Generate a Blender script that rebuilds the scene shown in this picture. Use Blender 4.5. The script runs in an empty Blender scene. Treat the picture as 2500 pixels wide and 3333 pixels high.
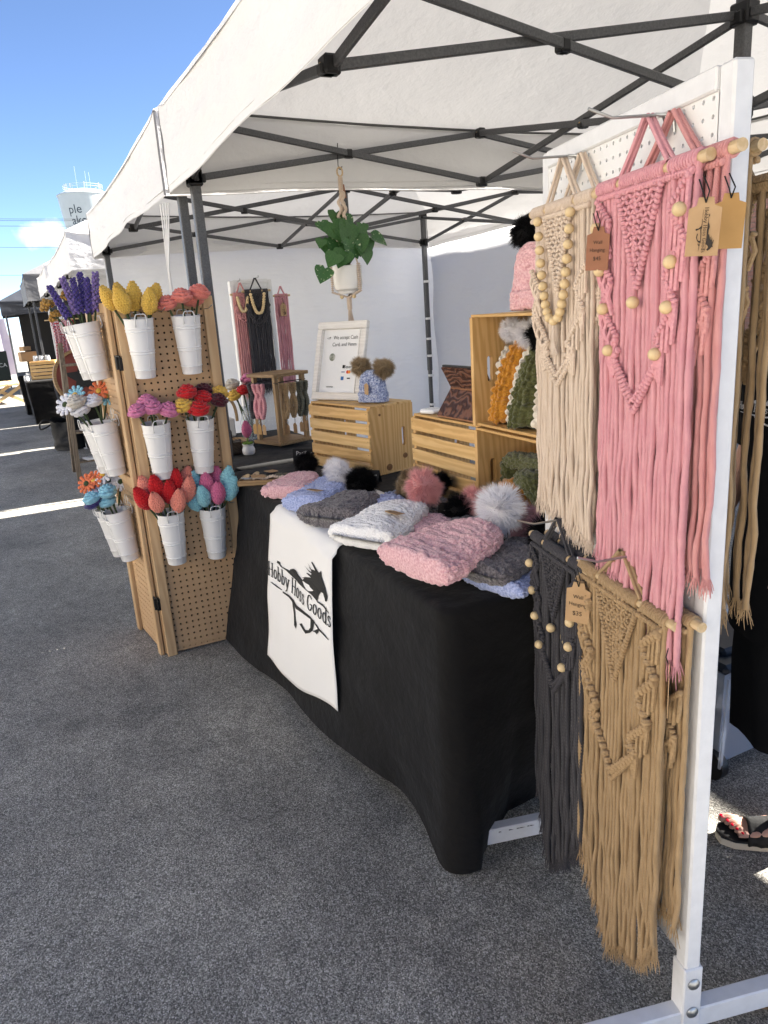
import bpy, math, random
import numpy as np
from mathutils import Vector, Matrix, Euler

# ------------------------------------------------------------------ camera, sky, sun, exposure
scene = bpy.context.scene
col = scene.collection
R_ = math.radians
cam_d = bpy.data.cameras.new('camera')
cam_d.sensor_fit = 'VERTICAL'
cam_d.sensor_height = 36.0
cam_d.lens = 25.92
cam_d.clip_start = 0.02
cam_d.clip_end = 3000
cam = bpy.data.objects.new('camera', cam_d)
col.objects.link(cam)
cam.matrix_world = Matrix(((0.443, -0.211, 0.871, 0.0), (0.894, 0.174, -0.412, 0.0), (-0.065, 0.962, 0.266, 1.55), (0, 0, 0, 1)))
scene.camera = cam

SUN_EL, SUN_AZ = 42.0, 5.0        # azimuth from +Y (behind the tents) towards +X
world = bpy.data.worlds.new('World')
scene.world = world
world.use_nodes = True
wn, wl = world.node_tree.nodes, world.node_tree.links
wn.clear()
w_out = wn.new('ShaderNodeOutputWorld')
w_bg = wn.new('ShaderNodeBackground')
w_bg.inputs["Strength"].default_value = 0.05
sky = wn.new('ShaderNodeTexSky')
sky.sky_type = 'NISHITA'
sky.sun_disc = False
sky.sun_elevation = R_(SUN_EL)
sky.sun_rotation = R_(SUN_AZ)
sky.air_density = 0.62
sky.dust_density = 0.0
sky.altitude = 3000
sky.ozone_density = 2.5
# fair-weather clouds low over the horizon, all round
tc = wn.new('ShaderNodeTexCoord')
noi = wn.new('ShaderNodeTexNoise')
noi.inputs['Scale'].default_value = 34.0
noi.inputs['Detail'].default_value = 6.0
wl.new(tc.outputs['Generated'], noi.inputs['Vector'])
def wmath(op, a, b=None, clamp=False):
    n = wn.new('ShaderNodeMath'); n.operation = op; n.use_clamp = clamp
    for i, v in enumerate((a, b)):
        if v is None: continue
        if isinstance(v, (int, float)): n.inputs[i].default_value = v
        else: wl.new(v, n.inputs[i])
    return n.outputs[0]
mask = None
for (dx, dy, dz, rad) in ((-0.990, 0.058, 0.108, 0.034), (-0.965, -0.24, 0.10, 0.05), (-0.80, -0.58, 0.13, 0.07), (-0.42, -0.90, 0.10, 0.06),
                          (0.25, -0.96, 0.13, 0.08), (0.86, -0.48, 0.12, 0.06), (0.93, 0.33, 0.15, 0.07), (0.45, 0.88, 0.12, 0.06), (-0.55, 0.82, 0.13, 0.05)):
    l = math.sqrt(dx*dx+dy*dy+dz*dz)
    mp = wn.new('ShaderNodeVectorMath'); mp.operation = 'SUBTRACT'
    wl.new(tc.outputs['Generated'], mp.inputs[0]); mp.inputs[1].default_value = (dx/l, dy/l, dz/l)
    sc_ = wn.new('ShaderNodeVectorMath'); sc_.operation = 'MULTIPLY'
    wl.new(mp.outputs[0], sc_.inputs[0]); sc_.inputs[1].default_value = (1.0/rad, 1.0/rad, 2.1/rad)
    ln = wn.new('ShaderNodeVectorMath'); ln.operation = 'LENGTH'
    wl.new(sc_.outputs[0], ln.inputs[0])
    s = wmath('SUBTRACT', 1.0, ln.outputs['Value'])
    s = wmath('ADD', s, wmath('MULTIPLY', wmath('SUBTRACT', noi.outputs['Fac'], 0.5), 2.0))
    s = wmath('MULTIPLY', s, 1.6, True)
    mask = s if mask is None else wmath('MAXIMUM', mask, s)
mixw = wn.new('ShaderNodeMixRGB')
mixw.inputs['Color2'].default_value = (4.4, 4.6, 4.9, 1)
wl.new(wmath('MULTIPLY', mask, 0.9), mixw.inputs['Fac'])
wl.new(sky.outputs['Color'], mixw.inputs['Color1'])
wl.new(mixw.outputs[0], w_bg.inputs['Color'])
wl.new(w_bg.outputs[0], w_out.inputs['Surface'])

sun_d = bpy.data.lights.new('sun', 'SUN')
sun_d.energy = 5.0
sun_d.angle = R_(0.53)
sun_d.color = (1.0, 0.95, 0.87)
sun = bpy.data.objects.new('sun', sun_d)
col.objects.link(sun)
sdir = Vector((math.sin(R_(SUN_AZ))*math.cos(R_(SUN_EL)), math.cos(R_(SUN_AZ))*math.cos(R_(SUN_EL)), math.sin(R_(SUN_EL))))
sun.rotation_euler = sdir.to_track_quat('Z', 'Y').to_euler()
sun.location = (0, 30, 30)

vs = scene.view_settings
vs.view_transform = 'Standard'
vs.look = 'None'
vs.gamma = 1.0
vs.use_curve_mapping = False
vs.exposure = 2.8
vs.use_white_balance = False
vs.white_balance_temperature = 7700
vs.white_balance_tint = 10
scene.cycles.max_bounces = 8
scene.cycles.diffuse_bounces = 4
scene.cycles.transmission_bounces = 6
scene.cycles.transparent_max_bounces = 8
scene.cycles.caustics_reflective = False
scene.cycles.caustics_refractive = False
scene.cycles.use_denoising = True

rnd = random.Random(7)
nrs = np.random.RandomState(11)

# ------------------------------------------------------------------ materials
MATS = {}
def M(name, c1, c2=None, rough=0.75, kind='plain', scale=20.0, bump=0.0, dist=0.004, metal=0.0, spec=0.35, transl=0.0, stretch=(1, 1, 1), alpha=None, uv=False, sheen=0.0, vscale=None, contrast=(0.3, 0.7)):
    if name in MATS: return MATS[name]
    m = bpy.data.materials.new(name); m.use_nodes = True
    nt = m.node_tree; N, L = nt.nodes, nt.links
    N.clear()
    out = N.new('ShaderNodeOutputMaterial')
    b = N.new('ShaderNodeBsdfPrincipled')
    b.inputs['Roughness'].default_value = rough
    b.inputs['Metallic'].default_value = metal
    b.inputs['Specular IOR Level'].default_value = spec
    b.inputs['Base Color'].default_value = (*c1, 1)
    if sheen:
        b.inputs['Sheen Weight'].default_value = sheen
        b.inputs['Sheen Roughness'].default_value = 0.5
    surf = b.outputs[0]
    tcn = N.new('ShaderNodeTexCoord')
    mp = N.new('ShaderNodeMapping'); mp.inputs['Scale'].default_value = stretch
    L.new(tcn.outputs['UV' if uv else 'Object'], mp.inputs['Vector'])
    h = None
    def noise(sc, det=4.0, rg=0.55, vec=None):
        n = N.new('ShaderNodeTexNoise'); n.inputs['Scale'].default_value = sc; n.inputs['Detail'].default_value = det; n.inputs['Roughness'].default_value = rg
        L.new(vec or mp.outputs[0], n.inputs['Vector']); return n
    def ramp(fac, a, bq, lo=0.3, hi=0.7):
        r = N.new('ShaderNodeValToRGB')
        r.color_ramp.elements[0].position = lo; r.color_ramp.elements[0].color = (*a, 1)
        r.color_ramp.elements[1].position = hi; r.color_ramp.elements[1].color = (*bq, 1)
        L.new(fac, r.inputs[0]); return r.outputs[0]
    c2 = c2 or c1
    if kind == 'noise':
        n = noise(scale); L.new(ramp(n.outputs['Fac'], c1, c2, *contrast), b.inputs['Base Color']); h = noise(vscale or scale*3).outputs['Fac']
    elif kind == 'yarn':
        v = N.new('ShaderNodeTexVoronoi'); v.inputs['Scale'].default_value = scale; L.new(mp.outputs[0], v.inputs['Vector'])
        n = noise(scale*0.9, 2)
        L.new(ramp(n.outputs['Fac'], c1, c2, 0.35, 0.65), b.inputs['Base Color'])
        n2 = noise(scale*6, 2)
        ad = N.new('ShaderNodeMath'); ad.operation = 'MULTIPLY_ADD'; ad.inputs[1].default_value = 0.35
        iv = N.new('ShaderNodeMath'); iv.operation = 'SUBTRACT'; iv.inputs[0].default_value = 1.0; L.new(v.outputs['Distance'], iv.inputs[1])
        L.new(n2.outputs['Fac'], ad.inputs[0]); L.new(iv.outputs[0], ad.inputs[2]); h = ad.outputs[0]
    elif kind == 'rope':
        w = N.new('ShaderNodeTexWave'); w.wave_type = 'BANDS'; w.bands_direction = 'DIAGONAL'
        w.inputs['Scale'].default_value = scale; w.inputs['Distortion'].default_value = 0.6; w.inputs['Detail'].default_value = 1.0
        L.new(mp.outputs[0], w.inputs['Vector']); h = w.outputs['Fac']
        mo = N.new('ShaderNodeMapping'); L.new(tcn.outputs['Object'], mo.inputs['Vector'])
        n = noise(vscale or 30, 3, 0.6, mo.outputs[0])
        L.new(ramp(n.outputs['Fac'], c1, c2), b.inputs['Base Color'])
    elif kind == 'wood':
        n = noise(scale, 5, 0.6)
        ad = N.new('ShaderNodeVectorMath'); ad.operation = 'MULTIPLY_ADD'; ad.inputs[1].default_value = (0.35,)*3
        L.new(n.outputs['Color'], ad.inputs[0]); L.new(mp.outputs[0], ad.inputs[2])
        w = N.new('ShaderNodeTexWave'); w.wave_type = 'RINGS'; w.rings_direction = 'X'; w.inputs['Scale'].default_value = scale*1.4; w.inputs['Distortion'].default_value = 5.0; w.inputs['Detail'].default_value = 3.0
        L.new(ad.outputs[0], w.inputs['Vector'])
        L.new(ramp(w.outputs['Fac'], c1, c2, 0.15, 0.95), b.inputs['Base Color']); h = w.outputs['Fac']
    elif kind == 'cloth':
        n = noise(scale, 4, 0.5); nf = noise(scale*5.5, 3, 0.65)
        cm = N.new('ShaderNodeMath'); cm.operation = 'MULTIPLY_ADD'; cm.inputs[1].default_value = 0.22; L.new(nf.outputs['Fac'], cm.inputs[0]); L.new(n.outputs['Fac'], cm.inputs[2]); h = cm.outputs[0]
        n2 = noise(scale*0.35, 2); L.new(ramp(n2.outputs['Fac'], c1, c2), b.inputs['Base Color'])
    elif kind == 'asphalt':
        v = N.new('ShaderNodeTexVoronoi'); v.inputs['Scale'].default_value = 320.0; L.new(mp.outputs[0], v.inputs['Vector'])
        rgb = N.new('ShaderNodeSeparateColor'); L.new(v.outputs['Color'], rgb.inputs[0])
        r = N.new('ShaderNodeValToRGB'); e = r.color_ramp.elements
        e[0].position = 0.0; e[0].color = (0.090, 0.086, 0.076, 1); e[1].position = 1.0; e[1].color = (0.60, 0.58, 0.55, 1)
        for p_, cc in ((0.45, 0.225), (0.75, 0.37), (0.93, 0.55)):
            q = r.color_ramp.elements.new(p_); q.color = (cc, cc*0.96, cc*0.84, 1)
        L.new(rgb.outputs[0], r.inputs[0])
        n = noise(1.3, 9, 0.68); n3 = noise(14.0, 6, 0.7)
        r2 = N.new('ShaderNodeValToRGB'); r2.color_ramp.elements[0].position = 0.3; r2.color_ramp.elements[0].color = (0.60, 0.60, 0.61, 1); r2.color_ramp.elements[1].position = 0.72; r2.color_ramp.elements[1].color = (1.32, 1.30, 1.27, 1)
        L.new(n.outputs['Fac'], r2.inputs[0])
        r3 = N.new('ShaderNodeValToRGB'); r3.color_ramp.elements[0].position = 0.3; r3.color_ramp.elements[0].color = (0.78, 0.78, 0.8, 1); r3.color_ramp.elements[1].position = 0.7; r3.color_ramp.elements[1].color = (1.15, 1.15, 1.15, 1)
        L.new(n3.outputs['Fac'], r3.inputs[0])
        mx = N.new('ShaderNodeMixRGB'); mx.blend_type = 'MULTIPLY'; mx.inputs[0].default_value = 1.0
        L.new(r.outputs[0], mx.inputs[1]); L.new(r2.outputs[0], mx.inputs[2])
        mx2 = N.new('ShaderNodeMixRGB'); mx2.blend_type = 'MULTIPLY'; mx2.inputs[0].default_value = 1.0
        L.new(mx.outputs[0], mx2.inputs[1]); L.new(r3.outputs[0], mx2.inputs[2])
        n4 = noise(0.8, 5, 0.6); r4 = N.new('ShaderNodeValToRGB'); r4.color_ramp.elements[0].position = 0.60; r4.color_ramp.elements[0].color = (1, 1, 1, 1); r4.color_ramp.elements[1].position = 0.66; r4.color_ramp.elements[1].color = (0.74, 0.74, 0.75, 1)
        L.new(n4.outputs['Fac'], r4.inputs[0])
        mx3 = N.new('ShaderNodeMixRGB'); mx3.blend_type = 'MULTIPLY'; mx3.inputs[0].default_value = 1.0
        L.new(mx2.outputs[0], mx3.inputs[1]); L.new(r4.outputs[0], mx3.inputs[2])
        L.new(mx3.outputs[0], b.inputs['Base Color'])
        iv = N.new('ShaderNodeMath'); iv.operation = 'SUBTRACT'; iv.inputs[0].default_value = 1.0; L.new(v.outputs['Distance'], iv.inputs[1]); h = iv.outputs[0]
    elif kind == 'gingham':
        ck = N.new('ShaderNodeTexChecker'); ck.inputs['Scale'].default_value = scale; ck.inputs['Color1'].default_value = (*c1, 1); ck.inputs['Color2'].default_value = (*c2, 1)
        L.new(mp.outputs[0], ck.inputs['Vector']); L.new(ck.outputs[0], b.inputs['Base Color'])
    elif kind == 'tooled':
        v = N.new('ShaderNodeTexWave'); v.wave_type = 'RINGS'; v.inputs['Scale'].default_value = scale; v.inputs['Distortion'].default_value = 14.0; v.inputs['Detail'].default_value = 2.5
        L.new(mp.outputs[0], v.inputs['Vector']); h = v.outputs['Fac']
        L.new(ramp(h, c1, c2, 0.25, 0.95), b.inputs['Base Color'])
    elif kind == 'leafv':
        n = noise(scale, 3, 0.6); L.new(ramp(n.outputs['Fac'], c1, c2, 0.60, 0.66), b.inputs['Base Color']); h = n.outputs['Fac']
    if bump and h is not None:
        bp = N.new('ShaderNodeBump'); bp.inputs['Strength'].default_value = bump; bp.inputs['Distance'].default_value = dist
        L.new(h, bp.inputs['Height']); L.new(bp.outputs[0], b.inputs['Normal'])
    if transl:
        t = N.new('ShaderNodeBsdfTranslucent'); t.inputs['Color'].default_value = (*[min(1, x*1.05) for x in c1], 1)
        mxs = N.new('ShaderNodeMixShader'); mxs.inputs[0].default_value = transl
        L.new(surf, mxs.inputs[1]); L.new(t.outputs[0], mxs.inputs[2]); surf = mxs.outputs[0]
        if bump and h is not None: L.new(bp.outputs[0], t.inputs['Normal'])
    if alpha is not None:
        t = N.new('ShaderNodeBsdfTransparent'); t.inputs['Color'].default_value = (0.93, 0.95, 0.97, 1)
        mxs = N.new('ShaderNodeMixShader'); mxs.inputs[0].default_value = alpha
        L.new(t.outputs[0], mxs.inputs[1]); L.new(surf, mxs.inputs[2]); surf = mxs.outputs[0]
    L.new(surf, out.inputs['Surface'])
    MATS[name] = m
    return m

# ------------------------------------------------------------------ mesh builder
class MB:
    def __init__(s): s.v = []; s.f = []; s.uv = None
    def add(s, vs, fs, mat=None):
        o = len(s.v)
        s.v += [tuple(mat @ Vector(p)) for p in vs] if mat is not None else [tuple(p) for p in vs]
        s.f += [tuple(i+o for i in f) for f in fs]
        return s
    def box(s, c, d, mat=None, bev=0.0):
        x, y, z = d[0]/2, d[1]/2, d[2]/2
        if bev <= 0:
            vs = [(c[0]+i*x, c[1]+j*y, c[2]+k*z) for i in (-1, 1) for j in (-1, 1) for k in (-1, 1)]
            fs = [(0, 1, 3, 2), (4, 6, 7, 5), (0, 4, 5, 1), (2, 3, 7, 6), (0, 2, 6, 4), (1, 5, 7, 3)]
            return s.add(vs, fs, mat)
        e = min(bev, x*.9, y*.9, z*.9)
        vs, idx = [], {}
        for i in (-1, 1):
            for j in (-1, 1):
                for k in (-1, 1):
                    for a in range(3):
                        q = [i*x, j*y, k*z]
                        for bq in range(3):
                            if bq != a: q[bq] -= (i, j, k)[bq]*e
                        idx[(i, j, k, a)] = len(vs); vs.append((c[0]+q[0], c[1]+q[1], c[2]+q[2]))
        fs = []
        I = idx
        for sg in (-1, 1):
            fs.append((I[(sg, -1, -1, 0)], I[(sg, 1, -1, 0)], I[(sg, 1, 1, 0)], I[(sg, -1, 1, 0)]) if sg > 0 else (I[(sg, -1, -1, 0)], I[(sg, -1, 1, 0)], I[(sg, 1, 1, 0)], I[(sg, 1, -1, 0)]))
            fs.append((I[(-1, sg, -1, 1)], I[(-1, sg, 1, 1)], I[(1, sg, 1, 1)], I[(1, sg, -1, 1)]) if sg > 0 else (I[(-1, sg, -1, 1)], I[(1, sg, -1, 1)], I[(1, sg, 1, 1)], I[(-1, sg, 1, 1)]))
            fs.append((I[(-1, -1, sg, 2)], I[(1, -1, sg, 2)], I[(1, 1, sg, 2)], I[(-1, 1, sg, 2)]) if sg > 0 else (I[(-1, -1, sg, 2)], I[(-1, 1, sg, 2)], I[(1, 1, sg, 2)], I[(1, -1, sg, 2)]))
        for a in (-1, 1):
            for bq in (-1, 1):
                fs.append((I[(a, bq, -1, 0)], I[(a, bq, 1, 0)], I[(a, bq, 1, 1)], I[(a, bq, -1, 1)]))
                fs.append((I[(a, -1, bq, 0)], I[(a, 1, bq, 0)], I[(a, 1, bq, 2)], I[(a, -1, bq, 2)]))
                fs.append((I[(-1, a, bq, 1)], I[(1, a, bq, 1)], I[(1, a, bq, 2)], I[(-1, a, bq, 2)]))
                for cq in (-1, 1): fs.append((I[(a, bq, cq, 0)], I[(a, bq, cq, 1)], I[(a, bq, cq, 2)]))
        seen = set(); fs2 = []
        for f in fs:
            k = tuple(sorted(f))
            if k not in seen: seen.add(k); fs2.append(f)
        return s.add(vs, fs2, mat)
    def beam(s, p, q, w, h=None, bev=0.0, up=(0, 0, 1)):
        p, q = Vector(p), Vector(q); d = q-p; l = d.length
        z = d.normalized(); u = Vector(up)
        if abs(z.dot(u)) > 0.98: u = Vector((1, 0, 0))
        x = u.cross(z).normalized(); y = z.cross(x)
        m = Matrix((( x.x, y.x, z.x, (p.x+q.x)/2), (x.y, y.y, z.y, (p.y+q.y)/2), (x.z, y.z, z.z, (p.z+q.z)/2), (0, 0, 0, 1)))
        return s.box((0, 0, 0), (w, h or w, l), m, bev)
    def tube(s, path, r, n=8, cap=True, mat=None):
        P = [Vector(p) for p in path]; m = len(P)
        o = len(s.v); T = []
        for i in range(m):
            t = (P[min(i+1, m-1)]-P[max(i-1, 0)])
            T.append(t.normalized() if t.length > 1e-9 else Vector((0, 0, 1)))
        up = Vector((0, 0, 1)) if abs(T[0].z) < 0.9 else Vector((1, 0, 0))
        x = up.cross(T[0]).normalized()
        vs, fs = [], []
        for i in range(m):
            x = (x - T[i]*x.dot(T[i]))
            x = x.normalized() if x.length > 1e-6 else Vector((1, 0, 0))
            y = T[i].cross(x)
            ri = r[i] if hasattr(r, '__len__') else r
            for k in range(n):
                a = 2*math.pi*k/n
                vs.append(P[i] + x*(math.cos(a)*ri) + y*(math.sin(a)*ri))
        for i in range(m-1):
            for k in range(n):
                fs.append((i*n+k, i*n+(k+1) % n, (i+1)*n+(k+1) % n, (i+1)*n+k))
        if cap:
            fs.append(tuple(range(n-1, -1, -1))); fs.append(tuple((m-1)*n+k for k in range(n)))
        return s.add(vs, fs, mat)
    def lathe(s, prof, n=24, mat=None, close=False):
        vs, fs = [], []
        for (r, z) in prof:
            for k in range(n):
                a = 2*math.pi*k/n; vs.append((r*math.cos(a), r*math.sin(a), z))
        for i in range(len(prof)-1):
            for k in range(n): fs.append((i*n+k, i*n+(k+1) % n, (i+1)*n+(k+1) % n, (i+1)*n+k))
        if close:
            fs.append(tuple(range(n-1, -1, -1))); fs.append(tuple((len(prof)-1)*n+k for k in range(n)))
        return s.add(vs, fs, mat)
    def ball(s, c, r, n=10, mat=None):
        r = r if hasattr(r, '__len__') else (r, r, r)
        m2 = max(4, n//2); vs = [(c[0], c[1], c[2]-r[2])]; fs = []
        for i in range(1, m2):
            t = -math.pi/2 + math.pi*i/m2
            for k in range(n):
                a = 2*math.pi*k/n
                vs.append((c[0]+r[0]*math.cos(t)*math.cos(a), c[1]+r[1]*math.cos(t)*math.sin(a), c[2]+r[2]*math.sin(t)))
        vs.append((c[0], c[1], c[2]+r[2]))
        for k in range(n): fs.append((0, 1+(k+1) % n, 1+k))
        for i in range(m2-2):
            for k in range(n):
                a, b = 1+i*n+k, 1+i*n+(k+1) % n; fs.append((a, b, b+n, a+n))
        last = len(vs)-1; o = 1+(m2-2)*n
        for k in range(n): fs.append((o+k, o+(k+1) % n, last))
        return s.add(vs, fs, mat)
    def grid(s, P, wrap=False):
        """P: array (nu, nv, 3)"""
        nu, nv = P.shape[:2]
        fs = []
        for i in range(nu-1):
            for j in range(nv if wrap else nv-1):
                j2 = (j+1) % nv
                fs.append((i*nv+j, (i+1)*nv+j, (i+1)*nv+j2, i*nv+j2))
        o = len(s.v)
        s.v += [tuple(p) for p in P.reshape(-1, 3).tolist()]
        s.f += [tuple(k+o for k in f) for f in fs]
        return s
    def poly(s, pts, th=None, mat=None):
        """flat outline (list of 3D points in order); th: extrude vector"""
        n = len(pts)
        if th is None: return s.add(pts, [tuple(range(n))], mat)
        t = Vector(th); vs = [Vector(p) for p in pts] + [Vector(p)+t for p in pts]
        fs = [tuple(range(n-1, -1, -1)), tuple(range(n, 2*n))] + [(i, (i+1) % n, n+(i+1) % n, n+i) for i in range(n)]
        return s.add(vs, fs, mat)
    def mesh(s, name, mat, smooth=True, angle=None):
        me = bpy.data.meshes.new(name)
        me.from_pydata([tuple(v) for v in s.v], [], s.f)
        if smooth: me.polygons.foreach_set('use_smooth', [True]*len(me.polygons))
        if s.uv is not None:
            ul = me.uv_layers.new(name='UVMap')
            li = np.empty(len(me.loops), dtype=np.int32); me.loops.foreach_get('vertex_index', li)
            ul.data.foreach_set('uv', np.asarray(s.uv, dtype=np.float32)[li].ravel())
        if mat: me.materials.append(mat)
        me.update()
        if smooth and angle:
            try: me.set_sharp_from_angle(angle=R_(angle))
            except Exception: pass
        return me
    def build(s, name, mat, parent=None, smooth=True, angle=35, label=None):
        o = bpy.data.objects.new(name, s.mesh(name, mat, smooth, angle))
        col.objects.link(o)
        if parent is not None: o.parent = parent
        if label: o['label'] = label
        return o

def tag(o, label, cat, group=None, kind=None):
    if label: o['label'] = label
    if cat: o['category'] = cat
    if group: o['group'] = group
    if kind: o['kind'] = kind
    return o
def thing(name, label, cat, loc=(0, 0, 0), rotz=0.0, group=None, rot=None):
    o = bpy.data.objects.new(name, None); col.objects.link(o)
    o.empty_display_size = 0.1
    o.location = loc
    o.rotation_euler = rot if rot is not None else (0, 0, rotz)
    return tag(o, label, cat, group)
def copy_tree(o, parent=None):
    c = o.copy(); col.objects.link(c); c.parent = parent
    for ch in list(o.children): copy_tree(ch, c)
    return c
def smin(a): return np.clip(a, 0, 1)
def bez(p0, p1, p2, n=8):
    p0, p1, p2 = Vector(p0), Vector(p1), Vector(p2)
    return [p0*(1-t)**2 + p1*2*t*(1-t) + p2*t*t for t in [i/(n-1) for i in range(n)]]
def vnoise(x, y, sc, seed=0):
    """smooth value noise for numpy arrays"""
    rs = np.random.RandomState(seed); G = rs.rand(64, 64)
    x = np.asarray(x)*sc; y = np.asarray(y)*sc
    xi = np.floor(x).astype(int); yi = np.floor(y).astype(int); fx = x-xi; fy = y-yi
    fx = fx*fx*(3-2*fx); fy = fy*fy*(3-2*fy)
    g = lambda a, b: G[a % 64, b % 64]
    return (g(xi, yi)*(1-fx)+g(xi+1, yi)*fx)*(1-fy) + (g(xi, yi+1)*(1-fx)+g(xi+1, yi+1)*fx)*fy - 0.5

# lettering: outlines of the built-in font, laid on a surface by a function of (x, y)
def _glyphs(strings):
    tmp = {}
    for s in strings:
        cu = bpy.data.curves.new('t', 'FONT'); cu.body = s; cu.size = 1.0; cu.resolution_u = 3
        ob = bpy.data.objects.new('t', cu); col.objects.link(ob); tmp[s] = ob
    dg = bpy.context.evaluated_depsgraph_get(); dg.update()
    res = {}
    for s, ob in tmp.items():
        me = bpy.data.meshes.new_from_object(ob.evaluated_get(dg))
        res[s] = ([(v.co.x, v.co.y) for v in me.vertices], [tuple(p.vertices) for p in me.polygons])
        cu = ob.data
        bpy.data.objects.remove(ob); bpy.data.curves.remove(cu); bpy.data.meshes.remove(me)
    return res
TEXTS = ['ple', 'ake', 'We accept Cash', 'Card, and Venm', 'Square', 'VISA', 'venmo', 'Pacifier', 'Clips', '6-12 months', 'velvet beanie', '0-6 months', 'Wall', 'Hanging', '$35', '$45', '2 years', 'ICA']
GL = _glyphs(TEXTS)
def text_to(mb, s, fn, size, cx=0.0, cy=0.0, align='c', sx=1.0):
    vs, fs = GL[s]
    xs = [v[0] for v in vs]; x0, x1 = min(xs), max(xs)
    ox = {'c': -(x0+x1)/2, 'l': -x0, 'r': -x1}[align]
    mb.add([fn(cx+(x+ox)*size*sx, cy+y*size) for x, y in vs], fs)
    return mb
# western slab-serif lettering drawn as strokes
def _ell(cx, cy, rx, ry, a0, a1, n=14): return [(cx+rx*math.cos(R_(a0+(a1-a0)*i/(n-1))), cy+ry*math.sin(R_(a0+(a1-a0)*i/(n-1)))) for i in range(n)]
SLAB = {
 'H': (0.80, [[(.16, 0), (.16, 1)], [(.64, 0), (.64, 1)], [(.16, .5), (.64, .5)]], [(.16, 0), (.16, 1), (.64, 0), (.64, 1)]),
 'o': (0.62, [_ell(.31, .34, .20, .31, 0, 360, 20)], []),
 'b': (0.64, [[(.14, 0), (.14, 1)], _ell(.32, .33, .19, .30, 150, -150, 16)], [(.10, 1)]),
 'y': (0.62, [[(.08, .66), (.32, .02)], [(.54, .66), (.28, -.16), (.12, -.28)]], [(.10, .66), (.54, .66)]),
 's': (0.50, [[(.40, .52), (.32, .64), (.18, .64), (.11, .52), (.16, .40), (.32, .30), (.40, .18), (.34, .05), (.20, .01), (.09, .12)]], []),
 'G': (0.80, [_ell(.42, .5, .30, .48, 40, 330, 20) + [(.68, .45), (.46, .45)]], [(.62, .45)]),
 'd': (0.66, [[(.50, 0), (.50, 1)], _ell(.32, .33, .19, .30, 30, 330, 16)], [(.46, 1), (.54, 0)]),
 ' ': (0.34, [], [])}
def slab_text(s, w=0.13):
    """returns (verts2d, faces, total width); vertical strokes heavy, horizontal ones light"""
    vs, fs, x = [], [], 0.0
    for ch in s:
        adv, strokes, serifs = SLAB[ch]
        for st in strokes:
            o = len(vs); n = len(st)
            for i, p in enumerate(st):
                a, b = st[max(i-1, 0)], st[min(i+1, n-1)]
                dx, dy = b[0]-a[0], b[1]-a[1]; l = math.hypot(dx, dy) or 1
                ww = (0.38+0.62*abs(dy)/l)*w/2
                nx, ny = -dy/l*ww, dx/l*ww
                vs += [(x+p[0]+nx, p[1]+ny), (x+p[0]-nx, p[1]-ny)]
            fs += [(o+2*i, o+2*i+1, o+2*i+3, o+2*i+2) for i in range(n-1)]
        for (a, b) in serifs:
            o = len(vs); vs += [(x+a-.13, b-.03), (x+a+.13, b-.03), (x+a+.13, b+.03), (x+a-.13, b+.03)]; fs.append((o, o+1, o+2, o+3))
        x += adv
    return vs, fs, x
def ribbon2(pts, w):
    vs = []; n = len(pts)
    for i, p in enumerate(pts):
        a, b = pts[max(i-1, 0)], pts[min(i+1, n-1)]
        dx, dy = b[0]-a[0], b[1]-a[1]; l = math.hypot(dx, dy) or 1
        t = i/(n-1); ww = w*(0.35+0.65*math.sin(math.pi*min(max(t, .05), .95)))
        vs += [(p[0]-dy/l*ww/2, p[1]+dx/l*ww/2), (p[0]+dy/l*ww/2, p[1]-dx/l*ww/2)]
    return vs, [(2*i, 2*i+1, 2*i+3, 2*i+2) for i in range(n-1)]
from mathutils.geometry import tessellate_polygon
def logo_to(mb, fn):
    """the running-horse mark with its name; fn maps (u, v), u 0..1 across, v up, to 3D"""
    W_ = 0.66; X0, Z0 = -2.85, 0.52
    cv = lambda p: ((p[0]-X0)/W_, (p[1]-Z0 - 0.075*(p[0]-X0)/W_)/W_)
    for k in ('body', 'hind', 'fore', 'fore2'):
        P = [cv(p) for p in HORSE[k]]
        tri = tessellate_polygon([[Vector((p[0], p[1], 0)) for p in P]])
        mb.add([fn(*p) for p in P], [tuple(t) for t in tri])
    for k, w in (('rein', .012), ('line', .010), ('belly', .022), ('line2', .012)):
        v, f = ribbon2([cv(p) for p in HORSE[k]], w); mb.add([fn(*p) for p in v], f)
    v, f, tw = slab_text('Hobby Hoss Goods')
    mb.add([fn(x/tw*1.04-0.02, -0.035+y*0.088) for x, y in v], f)
    return mb

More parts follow.
